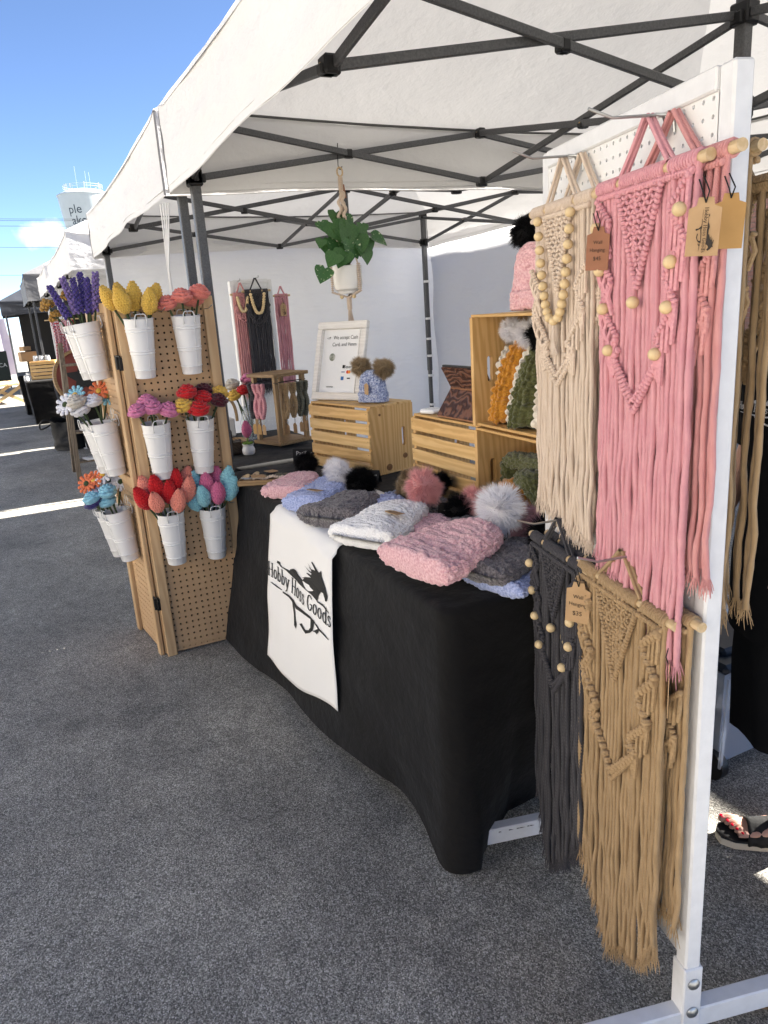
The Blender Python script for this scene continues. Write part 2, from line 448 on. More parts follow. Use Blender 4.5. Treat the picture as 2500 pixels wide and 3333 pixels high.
# ------ measured layout data
FLOWERS = {'R1a': [('tulip_yellow', -3.36, 0.393, 1.663), ('tulip_yellow', -3.31, 0.439, 1.647), ('tulip_yellow', -3.37, 0.496, 1.659), ('tulip_yellow', -3.31, 0.547, 1.639), ('tulip_yellow', -3.38, 0.582, 1.653), ('tulip_yellow', -3.41, 0.448, 1.673)], 'R1b': [('rose_coral', -3.33, 0.686, 1.663), ('rose_coral', -3.36, 0.773, 1.674), ('rose_coral', -3.34, 0.625, 1.638), ('rose_coral', -3.41, 0.748, 1.646)], 'R2a': [('rose_orchid', -3.33, 0.432, 1.202), ('rose_orchid', -3.33, 0.499, 1.208), ('rose_orchid', -3.33, 0.568, 1.187), ('rose_orchid', -3.39, 0.487, 1.231)], 'R2b': [('rose_red', -3.34, 0.658, 1.256), ('rose_red', -3.35, 0.728, 1.227), ('rose_maroon', -3.41, 0.748, 1.249), ('rose_red', -3.3, 0.694, 1.181), ('rose_maroon', -3.34, 0.797, 1.205), ('rose_yellow', -3.33, 0.63, 1.2), ('rose_yellow', -3.39, 0.818, 1.236)], 'R3a': [('tulip_red', -3.36, 0.558, 0.853), ('tulip_red', -3.35, 0.471, 0.837), ('tulip_red', -3.33, 0.518, 0.817), ('tulip_red', -3.34, 0.403, 0.802), ('tulip_coral', -3.3, 0.452, 0.788), ('tulip_coral', -3.3, 0.548, 0.775), ('tulip_coral', -3.34, 0.601, 0.808), ('tulip_coral', -3.4, 0.614, 0.853), ('tulip_coral', -3.4, 0.432, 0.833)], 'R3b': [('tulip_teal', -3.32, 0.663, 0.776), ('tulip_teal', -3.36, 0.794, 0.831), ('tulip_teal', -3.33, 0.794, 0.783), ('tulip_teal', -3.36, 0.628, 0.752), ('tulip_teal', -3.39, 0.654, 0.822), ('tulip_magenta', -3.35, 0.692, 0.828), ('tulip_magenta', -3.31, 0.73, 0.779), ('tulip_magenta', -3.4, 0.748, 0.822)], 'L1': [('lavender', -3.62, 0.215, 1.672), ('lavender', -3.62, 0.265, 1.691), ('lavender', -3.61, 0.292, 1.697), ('lavender', -3.63, 0.325, 1.713), ('lavender', -3.6, 0.372, 1.701), ('lavender', -3.605, 0.341, 1.692)], 'L1b': [('gold', -3.8, 0.178, 1.663), ('gold', -3.8, 0.203, 1.616), ('gold', -3.77, 0.268, 1.702), ('gold', -3.77, 0.356, 1.712)], 'L2': [('ranunculus_white', -3.65, 0.231, 1.195), ('ranunculus_white', -3.63, 0.289, 1.233), ('ranunculus_grey', -3.62, 0.216, 1.235), ('daisy_white', -3.64, 0.171, 1.224)], 'L2b': [('daisy_blue', -3.8, 0.229, 1.249), ('daisy_orange', -3.77, 0.333, 1.259), ('daisy_teal', -3.76, 0.364, 1.232)], 'L3': [('rose_blue', -3.64, 0.274, 0.762), ('rose_blue', -3.62, 0.283, 0.811), ('rose_blue', -3.63, 0.207, 0.791), ('rose_navy', -3.65, 0.211, 0.765)], 'L3b': [('daisy_coral', -3.8, 0.21, 0.822), ('daisy_coral', -3.79, 0.244, 0.838), ('daisy_white', -3.78, 0.288, 0.858), ('daisy_dark', -3.8, 0.313, 0.82), ('daisy_white', -3.76, 0.363, 0.813), ('daisy_lilac', -3.81, 0.234, 0.802)]}
HORSE = {'body': [(-2.8287, 0.5752), (-2.7655, 0.581), (-2.7596, 0.5867), (-2.7648, 0.5906), (-2.7325, 0.5971), (-2.724, 0.5942), (-2.7312, 0.5887), (-2.7046, 0.5865), (-2.6242, 0.6022), (-2.614, 0.6116), (-2.5806, 0.6264), (-2.5507, 0.6313), (-2.5211, 0.6249), (-2.4618, 0.6302), (-2.4445, 0.6451), (-2.4741, 0.6344), (-2.4285, 0.656), (-2.3719, 0.6762), (-2.4109, 0.6732), (-2.4238, 0.6735), (-2.4082, 0.6788), (-2.3707, 0.686), (-2.3677, 0.6928), (-2.3971, 0.6891), (-2.4481, 0.6902), (-2.3961, 0.693), (-2.3694, 0.6982), (-2.3725, 0.7032), (-2.4025, 0.705), (-2.3841, 0.707), (-2.416, 0.7148), (-2.3732, 0.7077), (-2.3268, 0.7197), (-2.3468, 0.7257), (-2.3729, 0.733), (-2.3633, 0.7386), (-2.3263, 0.7337), (-2.2918, 0.7273), (-2.2753, 0.7342), (-2.267, 0.7445), (-2.2602, 0.7362), (-2.2603, 0.7237), (-2.2328, 0.7058), (-2.2057, 0.6757), (-2.2132, 0.6552), (-2.2291, 0.6479), (-2.233, 0.6558), (-2.2501, 0.6687), (-2.2716, 0.6643), (-2.295, 0.6408), (-2.3077, 0.6133), (-2.3254, 0.6151), (-2.3558, 0.6169), (-2.4416, 0.6069), (-2.5266, 0.5931), (-2.543, 0.597), (-2.6208, 0.5889), (-2.6349, 0.5912), (-2.7222, 0.5801), (-2.745, 0.5828)], 'rein': [(-2.3108, 0.6128), (-2.2518, 0.6245), (-2.1959, 0.62)], 'line': [(-2.8292, 0.4739), (-2.7615, 0.4815), (-2.7036, 0.4906)], 'belly': [(-2.6935, 0.4857), (-2.626, 0.4971), (-2.5668, 0.501), (-2.5258, 0.4967), (-2.4675, 0.5102), (-2.3656, 0.5279), (-2.3225, 0.5273)], 'line2': [(-2.3225, 0.5273), (-2.2879, 0.5205), (-2.2406, 0.5223), (-2.2011, 0.5205)], 'hind': [(-2.5881, 0.5017), (-2.5586, 0.505), (-2.549, 0.4888), (-2.5337, 0.4682), (-2.5262, 0.445), (-2.5155, 0.4333), (-2.5253, 0.4102), (-2.5474, 0.4139), (-2.5465, 0.4273), (-2.5509, 0.457), (-2.5726, 0.4808)], 'fore': [(-2.3653, 0.5293), (-2.3269, 0.5342), (-2.3317, 0.5144), (-2.341, 0.4892), (-2.3679, 0.4682), (-2.4122, 0.4444), (-2.4379, 0.4462), (-2.4799, 0.4513), (-2.4525, 0.4662), (-2.4408, 0.4603), (-2.4118, 0.4588), (-2.3791, 0.474), (-2.3622, 0.4912), (-2.3611, 0.5161)], 'fore2': [(-2.3413, 0.4878), (-2.3162, 0.5031), (-2.2932, 0.5186), (-2.3204, 0.5232), (-2.3067, 0.53), (-2.2801, 0.5233), (-2.2877, 0.5086), (-2.3035, 0.4927), (-2.3184, 0.4938)]}
TXT = [(-2.8546, 0.4982), (-2.1713, 0.5499), (-2.8493, 0.5514), (-2.1683, 0.5943)]

# ------------------------------------------------------------------ materials used
white_fab = M('canopy_polyester', (0.72, 0.71, 0.71), (0.78, 0.775, 0.77), 0.6, 'cloth', 3.2, 0.42, 0.05, transl=0.085, stretch=(1, 1, 1.6))
wall_fab = M('sidewall_polyester', (0.81, 0.81, 0.83), (0.85, 0.85, 0.86), 0.6, 'cloth', 2.2, 0.6, 0.05, transl=0.55, stretch=(1, 0.6, 2.6))
hammer = M('hammertone_steel', (0.062, 0.064, 0.068), (0.11, 0.11, 0.115), 0.42, 'noise', 160, 0.5, 0.002, metal=0.35, spec=0.5)
blk_plastic = M('black_plastic', (0.014, 0.014, 0.015), rough=0.4)
white_metal = M('white_tube', (0.72, 0.72, 0.73), (0.66, 0.66, 0.67), 0.35, 'noise', 40, 0.1, 0.001)
steel = M('steel', (0.42, 0.43, 0.44), rough=0.3, metal=0.9)
grey_fab = M('grey_canopy', (0.10, 0.10, 0.105), (0.13, 0.13, 0.135), 0.6, 'cloth', 4, 0.4, 0.04)
navy_fab = M('navy_canopy', (0.018, 0.021, 0.028), (0.03, 0.033, 0.042), 0.6, 'cloth', 4, 0.4, 0.04)

# ------------------------------------------------------------------ ground and the place behind
g = MB(); g.box((-20, 20, -0.5), (1600, 1600, 1.0))
ground = g.build('ground', M('asphalt', (0.05, 0.05, 0.05), rough=0.82, kind='asphalt', bump=0.55, dist=0.0035), smooth=False); ground['kind'] = 'structure'

# ------------------------------------------------------------------ canopy tents
def sheet(P, jit=0.0, seed=0):
    """add soft wrinkles along the sheet normal"""
    nu, nv = P.shape[:2]
    du = np.gradient(P, axis=0); dv = np.gradient(P, axis=1)
    n = np.cross(du, dv); n /= (np.linalg.norm(n, axis=2, keepdims=True)+1e-9)
    uu, vv = np.meshgrid(np.linspace(0, 1, nu), np.linspace(0, 1, nv), indexing='ij')
    w = vnoise(uu*3+vv, vv*6-uu*2, 1.7, seed) + 0.5*vnoise(uu*2-vv*3, vv*9+uu, 3.1, seed+1)
    return P + n*(w*jit)[..., None]

def make_tent(label, x0, x1, y0, y1, hem, eave, peak, fab, frame, legw=0.038, barw=0.03, low=0.0, walls=(), seed=1, sag=0.03, braces=True, group='canopy tents in the row', name='canopy_tent', legs_z=0.0, inner=0.0, detail=True):
    cx, cy = (x0+x1)/2, (y0+y1)/2
    t = thing(name, label, 'tent', (cx, cy, 0), 0, group)
    lx, ly = (x1-x0)/2, (y1-y0)/2
    C = [(-lx, -ly), (lx, -ly), (lx, ly), (-lx, ly)]
    o = 0.05
    # roof: four gores from eave to peak, sagging between the hips
    for k in range(4):
        a = Vector((*C[k], eave)); b = Vector((*C[(k+1) % 4], eave)); p = Vector((0, 0, peak))
        a2 = a + Vector((math.copysign(o, a.x), math.copysign(o, a.y), 0)); b2 = b + Vector((math.copysign(o, b.x), math.copysign(o, b.y), 0))
        nu, nv = 22, 26
        P = np.zeros((nu, nv, 3))
        for i in range(nu):
            s = i/(nu-1)
            l, r = a2.lerp(p, s), b2.lerp(p, s)
            for j in range(nv):
                u = j/(nv-1); q = l.lerp(r, u)
                q = q - Vector((0, 0, 1))*(0.10*math.sin(math.pi*u)*s*(1-s)*2)
                P[i, j] = q
        Q = P.copy(); P = sheet(P, 0.012, seed+k); P[0] = Q[0]; P[0, :, 2] -= 0.02 + sag*np.sin(np.pi*np.linspace(0, 1, nv)); P[:, 0] = Q[:, 0]; P[:, -1] = Q[:, -1]
        MB().grid(P).build('roof_panel', fab, t, angle=None)
    # valances
    for k in range(4):
        a = Vector((*C[k], 0)); b = Vector((*C[(k+1) % 4], 0))
        a = a + Vector((math.copysign(o-.006, a.x), math.copysign(o-.006, a.y), 0)); b = b + Vector((math.copysign(o-.006, b.x), math.copysign(o-.006, b.y), 0))
        out = Vector(((a+b)/2).to_tuple()).normalized()
        nu, nv = 16, 60
        P = np.zeros((nu, nv, 3))
        for i in range(nu):
            s = i/(nu-1)
            for j in range(nv):
                u = j/(nv-1); q = a.lerp(b, u)
                edge = math.sin(math.pi*u)
                zt = eave - sag*edge
                zb = hem + 0.035*edge + 0.004*math.sin(u*17+seed+k)
                z = zt*(1-s)+zb*s
                q = q + out*(0.006*math.sin(u*9+k+seed)*s + 0.004*math.sin(u*23+2*k)*s*s - 0.02*s*edge)
                P[i, j] = (q.x, q.y, z)
        P = sheet(P, 0.009, seed+20+k)
        v = MB().grid(P).build('valance', fab, t, angle=None)
        if detail:
            h = MB()
            for dz in (0.004, 0.030):
                h.tube([Vector((P[-1, j, 0], P[-1, j, 1], P[-1, j, 2]+dz)) - out*0.0 for j in range(0, nv, 2)], 0.0028, 5)
            h.build('hem_seam', fab, v)
            e = MB(); e.tube([Vector((P[0, j, 0]*0.992, P[0, j, 1]*0.992, P[0, j, 2]-.01)) for j in range(0, nv, 3)], 0.006, 6)
            e.build('eave_piping', M('piping', (0.09, 0.09, 0.09), rough=0.6), v)
    if detail:
        for (x, y) in C:
            m = MB(); q = 1+(o-.006)/lx
            m.tube([(x*q, y*q, eave-.004), (x*q*1.001, y*q*1.001, (eave+hem)/2), (x*q, y*q, hem+.004)], 0.006, 6); m.build('corner_seam', M('seam_shade_grey', (.16, .16, .17), rough=.7), t)  # dark grey of the seam also stands for the shaded gap at the corner
    # legs and sliders
    zt = eave-0.07; zl = hem+0.05
    il = 0.05
    K = [(math.copysign(lx-il, c[0]), math.copysign(ly-il, c[1])) for c in C]
    for (x, y) in K:
        l = MB(); l.beam((x, y, legs_z+0.9), (x, y, eave-0.03), legw, bev=0.004)
        lg = l.build('leg', frame, t)
        l = MB(); l.beam((x, y, 0.012), (x, y, 1.05), legw*0.78, bev=0.003); l.build('lower_leg', frame, lg)
        f = MB(); f.box((x, y, 0.006), (0.085, 0.085, 0.012), None, 0.003); f.build('foot_plate', frame, lg)
        b = MB(); b.box((x, y, zt+.02), (legw*1.5, legw*1.5, 0.06), None, 0.006); b.build('top_bracket', blk_plastic, lg)
        b = MB()
        b.box((x, y, zl), (legw*1.5, legw*1.5, 0.07), None, 0.006); b.box((x, y, zl), (legw*1.5, legw*1.5, 0.06), None, 0.006)
        b.box((x-math.copysign(.035, x), y, zl), (0.03, 0.02, 0.035), None, 0.003); b.box((x, y-math.copysign(.035, y), zl), (0.02, 0.03, 0.035), None, 0.003)
        b.build('slider_bracket', blk_plastic, lg)
    if not braces: return t
    def bar(p, q):
        m = MB(); m.beam(p, q, barw*0.55, barw, bev=0.003); return m.build('truss_bar', frame, t)
    def joint(p, sz=0.05):
        m = MB(); m.box(p, (sz, sz*.8, sz*.9), None, 0.006); m.box((p[0], p[1], p[2]-sz*.2), (sz*.6, sz*1.15, sz*.5), None, 0.004)
        j = m.build('truss_joint', blk_plastic, t)
        r = MB(); r.ball((p[0], p[1]-sz*.42, p[2]), 0.006, 6); r.build('rivet', M('brass', (0.45, 0.30, 0.12), rough=0.35, metal=0.9), j)
    zt2, zl2 = zt-0.0, zl
    mids = []
    for k in range(4):
        a, b = Vector((*K[k], 0)), Vector((*K[(k+1) % 4], 0)); m = (a+b)/2; mids.append(m)
        perp = Vector((0, 0, 1)).cross((b-a).normalized())*0.011
        for e in (a, b):
            bar(Vector((e.x, e.y, zt2))+perp, Vector((m.x, m.y, zl2+.0))+perp)
            bar(Vector((e.x, e.y, zl2))-perp, Vector((m.x, m.y, zt2))-perp)
            q = (e+m)/2; joint((q.x, q.y, (zt2+zl2)/2), 0.042)
        joint((m.x, m.y, zt2), 0.05); joint((m.x, m.y, zl2), 0.05)
    hz, hl = zt2+0.02, zl2-0.03
    for m in mids:
        perp = Vector((0, 0, 1)).cross(m.normalized())*0.011
        bar(Vector((m.x, m.y, zt2))+perp, Vector((0, 0, hl))+perp)
        bar(Vector((m.x, m.y, zl2))-perp, Vector((0, 0, hz))-perp)
        joint((m.x/2, m.y/2, (zt2+hl)/2), 0.042)
    c = MB(); c.beam((0, 0, hl-0.05), (0, 0, peak-0.03), legw*1.0, bev=0.004); c.build('centre_pole', frame, t)
    joint((0, 0, hz), 0.075); joint((0, 0, hl), 0.075)
    return t

T1 = make_tent('white canopy tent with dark frame over the black-clothed craft table', -3.53, -0.32, 0.79, 3.88, 2.10, 2.45, 3.35, white_fab, hammer, legw=0.042, barw=0.028, seed=3)
T2 = make_tent('white canopy tent with white side walls, second in the row', -6.80, -3.67, 0.78, 3.88, 2.10, 2.45, 3.35, white_fab, hammer, legw=0.042, barw=0.028, seed=9)
# side walls of the second tent
def wall(a, b, z0, z1, seed, parent):
    a, b = Vector(a), Vector(b); nu, nv = 40, 70
    out = Vector((0, 0, 1)).cross((b-a).normalized())
    P = np.zeros((nu, nv, 3))
    for i in range(nu):
        s = i/(nu-1)
        for j in range(nv):
            u = j/(nv-1); q = a.lerp(b, u) + out*(0.02*math.sin(u*6+seed)*s + 0.012*math.sin(u*15+s*4))
            P[i, j] = (q.x, q.y, z1*(1-s)+z0*s)
    P = sheet(P, 0.03, seed)
    return MB().grid(P).build('side_wall', wall_fab, parent, angle=None)
wl1 = wall((-1.60, -1.52, 0), (-1.60, 1.64, 0), 0.02, 2.22, 5, T2)
wl2 = wall((-1.63, 1.61, 0), (1.54, 1.61, 0), 0.02, 2.22, 8, T2)
st = MB()
for z in (0.55, 0.85, 1.05, 1.22, 1.42, 1.78):
    st.box((-1.50, 1.50, z), (0.047, 0.047, 0.022), None, 0.002)
st.build('wall_strap', M('strap_white', (0.75, 0.75, 0.76), rough=0.7), wl1)
cz = MB()
for k in range(4):
    x = 1.515 + 0.012*k
    cz.tube([(x-.01, -1.60+.01*k, 2.08), (x, -1.61, 1.7+.03*k), (x-.006, -1.60, 1.2), (x+.004, -1.605, 0.95)], 0.004, 6)
cz.build('wall_cord', M('cord_white', (0.75, 0.74, 0.72), rough=0.8), T2)
T3 = make_tent('white canopy with white legs, third in the row', -10.62, -7.22, 0.62, 3.3, 2.04, 2.36, 3.1, white_fab, white_metal, seed=15, detail=False)
T3b = make_tent('white canopy with white legs, farthest white one in the row', -13.72, -10.95, 0.60, 3.3, 2.06, 2.38, 3.1, white_fab, white_metal, seed=19, detail=False)
T4 = make_tent('charcoal grey canopy behind the white canopies', -17.9, -14.4, 0.42, 3.6, 2.05, 2.50, 3.3, grey_fab, hammer, seed=25, detail=False)
T5 = make_tent('navy black canopy with black wall at the end of the row', -24.6, -21.4, -0.05, 3.4, 1.98, 2.34, 3.25, navy_fab, hammer, seed=29, detail=False)
w = MB(); w.box((0.0, 1.62, 1.05), (3.1, 0.02, 2.0)); w.box((-1.5, 0.1, 1.05), (0.02, 2.9, 2.0)); w.build('back_wall', M('black_tarp', (0.012, 0.012, 0.014), (0.02, 0.02, 0.022), 0.7, 'cloth', 4, 0.3, 0.03), T5, smooth=False)
w = MB(); w.box((0.0, 1.5, 1.05), (3.1, 0.02, 2.0)); w.build('back_wall', MATS['black_tarp'], T4, smooth=False)

# brick building behind the market
bm = M('brick_red', (0.26, 0.13, 0.10), (0.34, 0.19, 0.14), 0.85, 'noise', 3, 0.3, 0.003)
bld = thing('brick_building', 'red brown brick building standing behind the tents', 'building', (-6, 10.0, 0))
w = MB(); w.box((0, 4.0, 3.645), (18, 7.9, 7.29)); w.build('wall', M('mortar', (0.30, 0.29, 0.27), rough=0.9), bld, smooth=False)
br = MB()
for r in range(48):
    for c in range(30):
        br.box((-4.2+c*0.215+(0.107 if r % 2 else 0), 0.038, 0.04+r*0.075), (0.203, 0.05, 0.065))
b_ = br.build('brick_course', bm, bld, smooth=False); b_['kind'] = 'stuff'
w = MB(); w.box((0, 4.0, 7.36), (18.3, 8.2, 0.14)); w.build('parapet_cap', M('stone_cap', (0.42, 0.40, 0.37), rough=0.8), bld, smooth=False)
for x in (-7, -4.8, 3.5, 6.2):
    w = MB(); w.box((x, 0.02, 4.6), (1.2, 0.1, 1.6)); f_ = w.build('window', M('window_frame', (0.5, 0.5, 0.5), rough=0.5), bld, smooth=False)
    w = MB(); w.box((x, -0.04, 4.6), (1.05, 0.03, 1.45)); w.build('pane', M('dark_glass', (0.03, 0.04, 0.05), rough=0.08), f_, smooth=False)

# ------------------------------------------------------------------ yarn surfaces
def knit(P, cell, amp, wrap=True, seed=0, fuzz=0.25, sharp=0.7):
    """raise stitches on a closed grid P (nu, nv, 3); cell: stitch size in metres"""
    du = np.gradient(P, axis=0)
    if wrap:
        Pv = np.concatenate([P[:, -1:], P, P[:, :1]], axis=1); dv = np.gradient(Pv, axis=1)[:, 1:-1]
    else: dv = np.gradient(P, axis=1)
    n = np.cross(dv, du); ln = np.linalg.norm(n, axis=2, keepdims=True); n = n/(ln+1e-12)
    lu = np.cumsum(np.linalg.norm(du, axis=2), axis=0)/cell
    lv_t = np.linalg.norm(dv, axis=2).sum(axis=1)
    cnt = np.maximum(3, np.round(lv_t.max()/cell))
    nu, nv = P.shape[:2]
    vv = np.arange(nv)/nv*cnt
    row = np.floor(lu)
    rs = np.random.RandomState(seed)
    warp = 0.55*fuzz*(vnoise(lu, np.repeat(vv[None, :], nu, 0), 0.9, seed)); lu = lu+warp; row = np.floor(lu)
    ph = vv[None, :] + 0.5*(row % 2) + 0.35*fuzz*np.sin(row*2.7)
    a = np.abs(np.sin(np.pi*lu)); b = np.abs(np.sin(np.pi*ph))
    H = rs.rand(97, 89); hs = H[row.astype(int) % 97, np.floor(ph).astype(int) % 89]
    w = (a*b)**sharp*(1+fuzz*1.3*(hs-0.5))
    return P + n*(amp*w - amp*0.5)[..., None]

def popcorn(P, cell, amp, seed=0):
    """irregular chenille bobbles on a closed grid"""
    du = np.gradient(P, axis=0); Pv = np.concatenate([P[:, -1:], P, P[:, :1]], axis=1); dv = np.gradient(Pv, axis=1)[:, 1:-1]
    n = np.cross(dv, du); n = n/(np.linalg.norm(n, axis=2, keepdims=True)+1e-12)
    lu = np.cumsum(np.linalg.norm(du, axis=2), axis=0)/cell
    nu, nv = P.shape[:2]
    cnt = int(max(4, round(np.linalg.norm(dv, axis=2).sum(axis=1).max()/cell)))
    V = np.repeat((np.arange(nv)/nv*cnt)[None, :], nu, 0)
    rs = np.random.RandomState(seed); JU, JV, JH = rs.rand(128, cnt)*.7-.35, rs.rand(128, cnt)*.7-.35, rs.rand(128, cnt)
    ru, rv = np.floor(lu), np.floor(V); best = np.full(lu.shape, 9.0); hh = np.zeros(lu.shape)
    for a in (-1, 0, 1):
        for b in (-1, 0, 1):
            iu = (ru+a).astype(int) % 128; iv = (rv+b).astype(int) % cnt
            d = np.hypot(lu-(ru+a+.5+JU[iu, iv]), (V-(rv+b+.5+JV[iu, iv]))*.85)
            m = d < best; best = np.where(m, d, best); hh = np.where(m, JH[iu, iv], hh)
    w = np.sqrt(np.clip(1-(best/.78)**2, 0, 1))*(.7+.6*hh)
    end = np.clip(np.arange(nu)/3.0, 0, 1)*np.clip((nu-1-np.arange(nu))/3.0, 0, 1)
    return P + n*((amp*w-amp*.5)*end[:, None])[..., None]
def yarn(name, a, b=None, scale=260, rough=0.9):
    return M('yarn_'+name, a, b or tuple(min(1, x*1.5+.01) for x in a), rough, 'yarn', scale, 0.6, 0.002, sheen=0.25, spec=0.15)
Y = {
 'yellow': yarn('yellow', (0.62, 0.37, 0.06), (0.74, 0.48, 0.10)), 'coral': yarn('coral', (0.66, 0.17, 0.13), (0.76, 0.24, 0.19)), 'orchid': yarn('orchid', (0.54, 0.15, 0.29), (0.66, 0.23, 0.38)),
 'red': yarn('red', (0.42, 0.008, 0.012), (0.55, 0.015, 0.02)), 'maroon': yarn('maroon', (0.055, 0.008, 0.014), (0.09, 0.012, 0.022)), 'teal': yarn('teal', (0.20, 0.46, 0.52), (0.30, 0.58, 0.64)),
 'magenta': yarn('magenta', (0.50, 0.10, 0.21), (0.62, 0.17, 0.30)), 'purple': yarn('purple', (0.045, 0.03, 0.16), (0.09, 0.06, 0.26)), 'lilac': yarn('lilac', (0.14, 0.09, 0.27), (0.24, 0.17, 0.40)),
 'gold': yarn('gold', (0.30, 0.15, 0.03), (0.42, 0.24, 0.05)), 'white': yarn('white', (0.70, 0.69, 0.74), (0.80, 0.79, 0.82)), 'oat': yarn('oat', (0.45, 0.41, 0.35), (0.62, 0.58, 0.52)),
 'sky': yarn('sky', (0.20, 0.47, 0.60), (0.32, 0.60, 0.72)), 'navy': yarn('navy', (0.03, 0.025, 0.12), (0.05, 0.04, 0.18)), 'orange': yarn('orange', (0.66, 0.15, 0.06), (0.76, 0.22, 0.09)),
 'palelilac': yarn('palelilac', (0.52, 0.50, 0.72), (0.66, 0.64, 0.82)), 'leaf': yarn('leaf', (0.03, 0.05, 0.018), (0.05, 0.075, 0.03)), 'peach': yarn('peach', (0.70, 0.21, 0.15), (0.80, 0.30, 0.22))}
stem_m = M('stem_yarn', (0.035, 0.055, 0.022), (0.055, 0.08, 0.035), 0.85, 'yarn', 300, 0.5, 0.001)

def bloom_tulip(seed):
    nu, nv = 46, 84
    s = np.linspace(0, 1, nu); a = np.arange(nv)/nv*2*np.pi
    r = 0.0345*np.power(np.clip(np.sin(np.pi*np.power(s*0.93+0.035, 0.85)), 0, 1), 0.62)*(1-0.12*s)
    lob = 1+0.20*(np.abs(np.cos(1.5*a+seed))**0.6)[None, :]*np.sin(np.pi*s)[:, None] - 0.12
    P = np.stack([r[:, None]*lob*np.cos(a), r[:, None]*lob*np.sin(a), np.repeat((s*0.112)[:, None], nv, 1)], -1)
    return MB().grid(knit(P, 0.0120, 0.0048, seed=seed, sharp=0.9), True)
def bloom_rose(seed):
    m = MB(); n = 120
    path, rad = [], []
    for k in range(n):
        t = k/(n-1); a = t*2*math.pi*3.6+seed; r = 0.003+0.038*t**0.85
        path.append((r*math.cos(a), r*math.sin(a), 0.056-0.034*t**1.6+0.002*math.sin(a*3.3)))
        rad.append((0.0052+0.0036*t)*(1+0.28*math.sin(k*1.9)))
    m.tube(path, rad, 9)
    m.ball((0, 0, 0.018), (0.040, 0.040, 0.019), 14)
    return m
def bloom_daisy(seed, n=11):
    m = MB()
    for k in range(n):
        a = 2*math.pi*k/n; rs = random.Random(seed*31+k)
        mt = Matrix.Rotation(a, 4, 'Z') @ Matrix.Translation((0.030, 0, 0.004+rs.uniform(-.003, .003))) @ Matrix.Rotation(rs.uniform(-.25, .1), 4, 'Y')
        for q in range(3):
            m.ball((0.012*(q-1), 0, 0), (0.0095, 0.0088+0.001*(q == 2), 0.0055), 8, mt)
    return m
def spike(seed, L=0.15):
    m = MB(); rs = random.Random(seed)
    n = 56
    for k in range(n):
        t = k/n; a = k*2.4
        r = 0.0135*(1-0.35*t)
        m.ball((r*math.cos(a), r*math.sin(a), t*L), 0.0088*(1-.25*t)*rs.uniform(.8, 1.15), 7)
    return m
def ruffle(seed):
    m = MB(); rs = random.Random(seed)
    for k in range(42):
        t = k/42; a = k*2.39; r = 0.034*math.sqrt(t)
        m.ball((r*math.cos(a), r*math.sin(a), 0.03*(1-t)+rs.uniform(0, .012)), rs.uniform(.006, .0095), 7)
    return m
BL = {}
def bloom_mesh(kind, mat):
    k = (kind, mat.name)
    if k not in BL:
        f = {'tulip': bloom_tulip, 'rose': bloom_rose, 'ranunculus': bloom_rose, 'daisy': bloom_daisy, 'lavender': spike, 'gold': ruffle}[kind]
        BL[k] = [f(sd).mesh(kind+'_bloom', mat) for sd in (1, 2, 3)]
    return BL[k]
FL_COL = {'tulip_yellow': 'yellow', 'rose_coral': 'coral', 'rose_orchid': 'orchid', 'rose_red': 'red', 'rose_maroon': 'maroon', 'rose_yellow': 'yellow', 'tulip_red': 'red', 'tulip_coral': 'peach', 'tulip_teal': 'teal', 'tulip_magenta': 'magenta',
          'ranunculus_white': 'white', 'ranunculus_grey': 'oat', 'daisy_white': 'white', 'daisy_blue': 'sky', 'daisy_orange': 'orange', 'daisy_teal': 'teal', 'daisy_coral': 'orange', 'daisy_dark': 'white', 'daisy_lilac': 'palelilac', 'rose_blue': 'sky', 'rose_navy': 'navy', 'gold': 'gold', 'lavender': 'purple'}
cname = {'yellow': 'yellow', 'coral': 'coral pink', 'orchid': 'orchid pink', 'red': 'bright red', 'maroon': 'dark maroon', 'peach': 'salmon', 'teal': 'pale turquoise', 'magenta': 'magenta', 'white': 'white', 'oat': 'oatmeal', 'sky': 'sky blue', 'orange': 'orange', 'palelilac': 'pale lilac', 'navy': 'navy', 'gold': 'mustard gold', 'purple': 'purple'}
kname = {'tulip': 'tulip', 'rose': 'rose', 'ranunculus': 'ranunculus', 'daisy': 'daisy', 'lavender': 'lavender spike', 'gold': 'ruffled flower'}
fcount = [0]
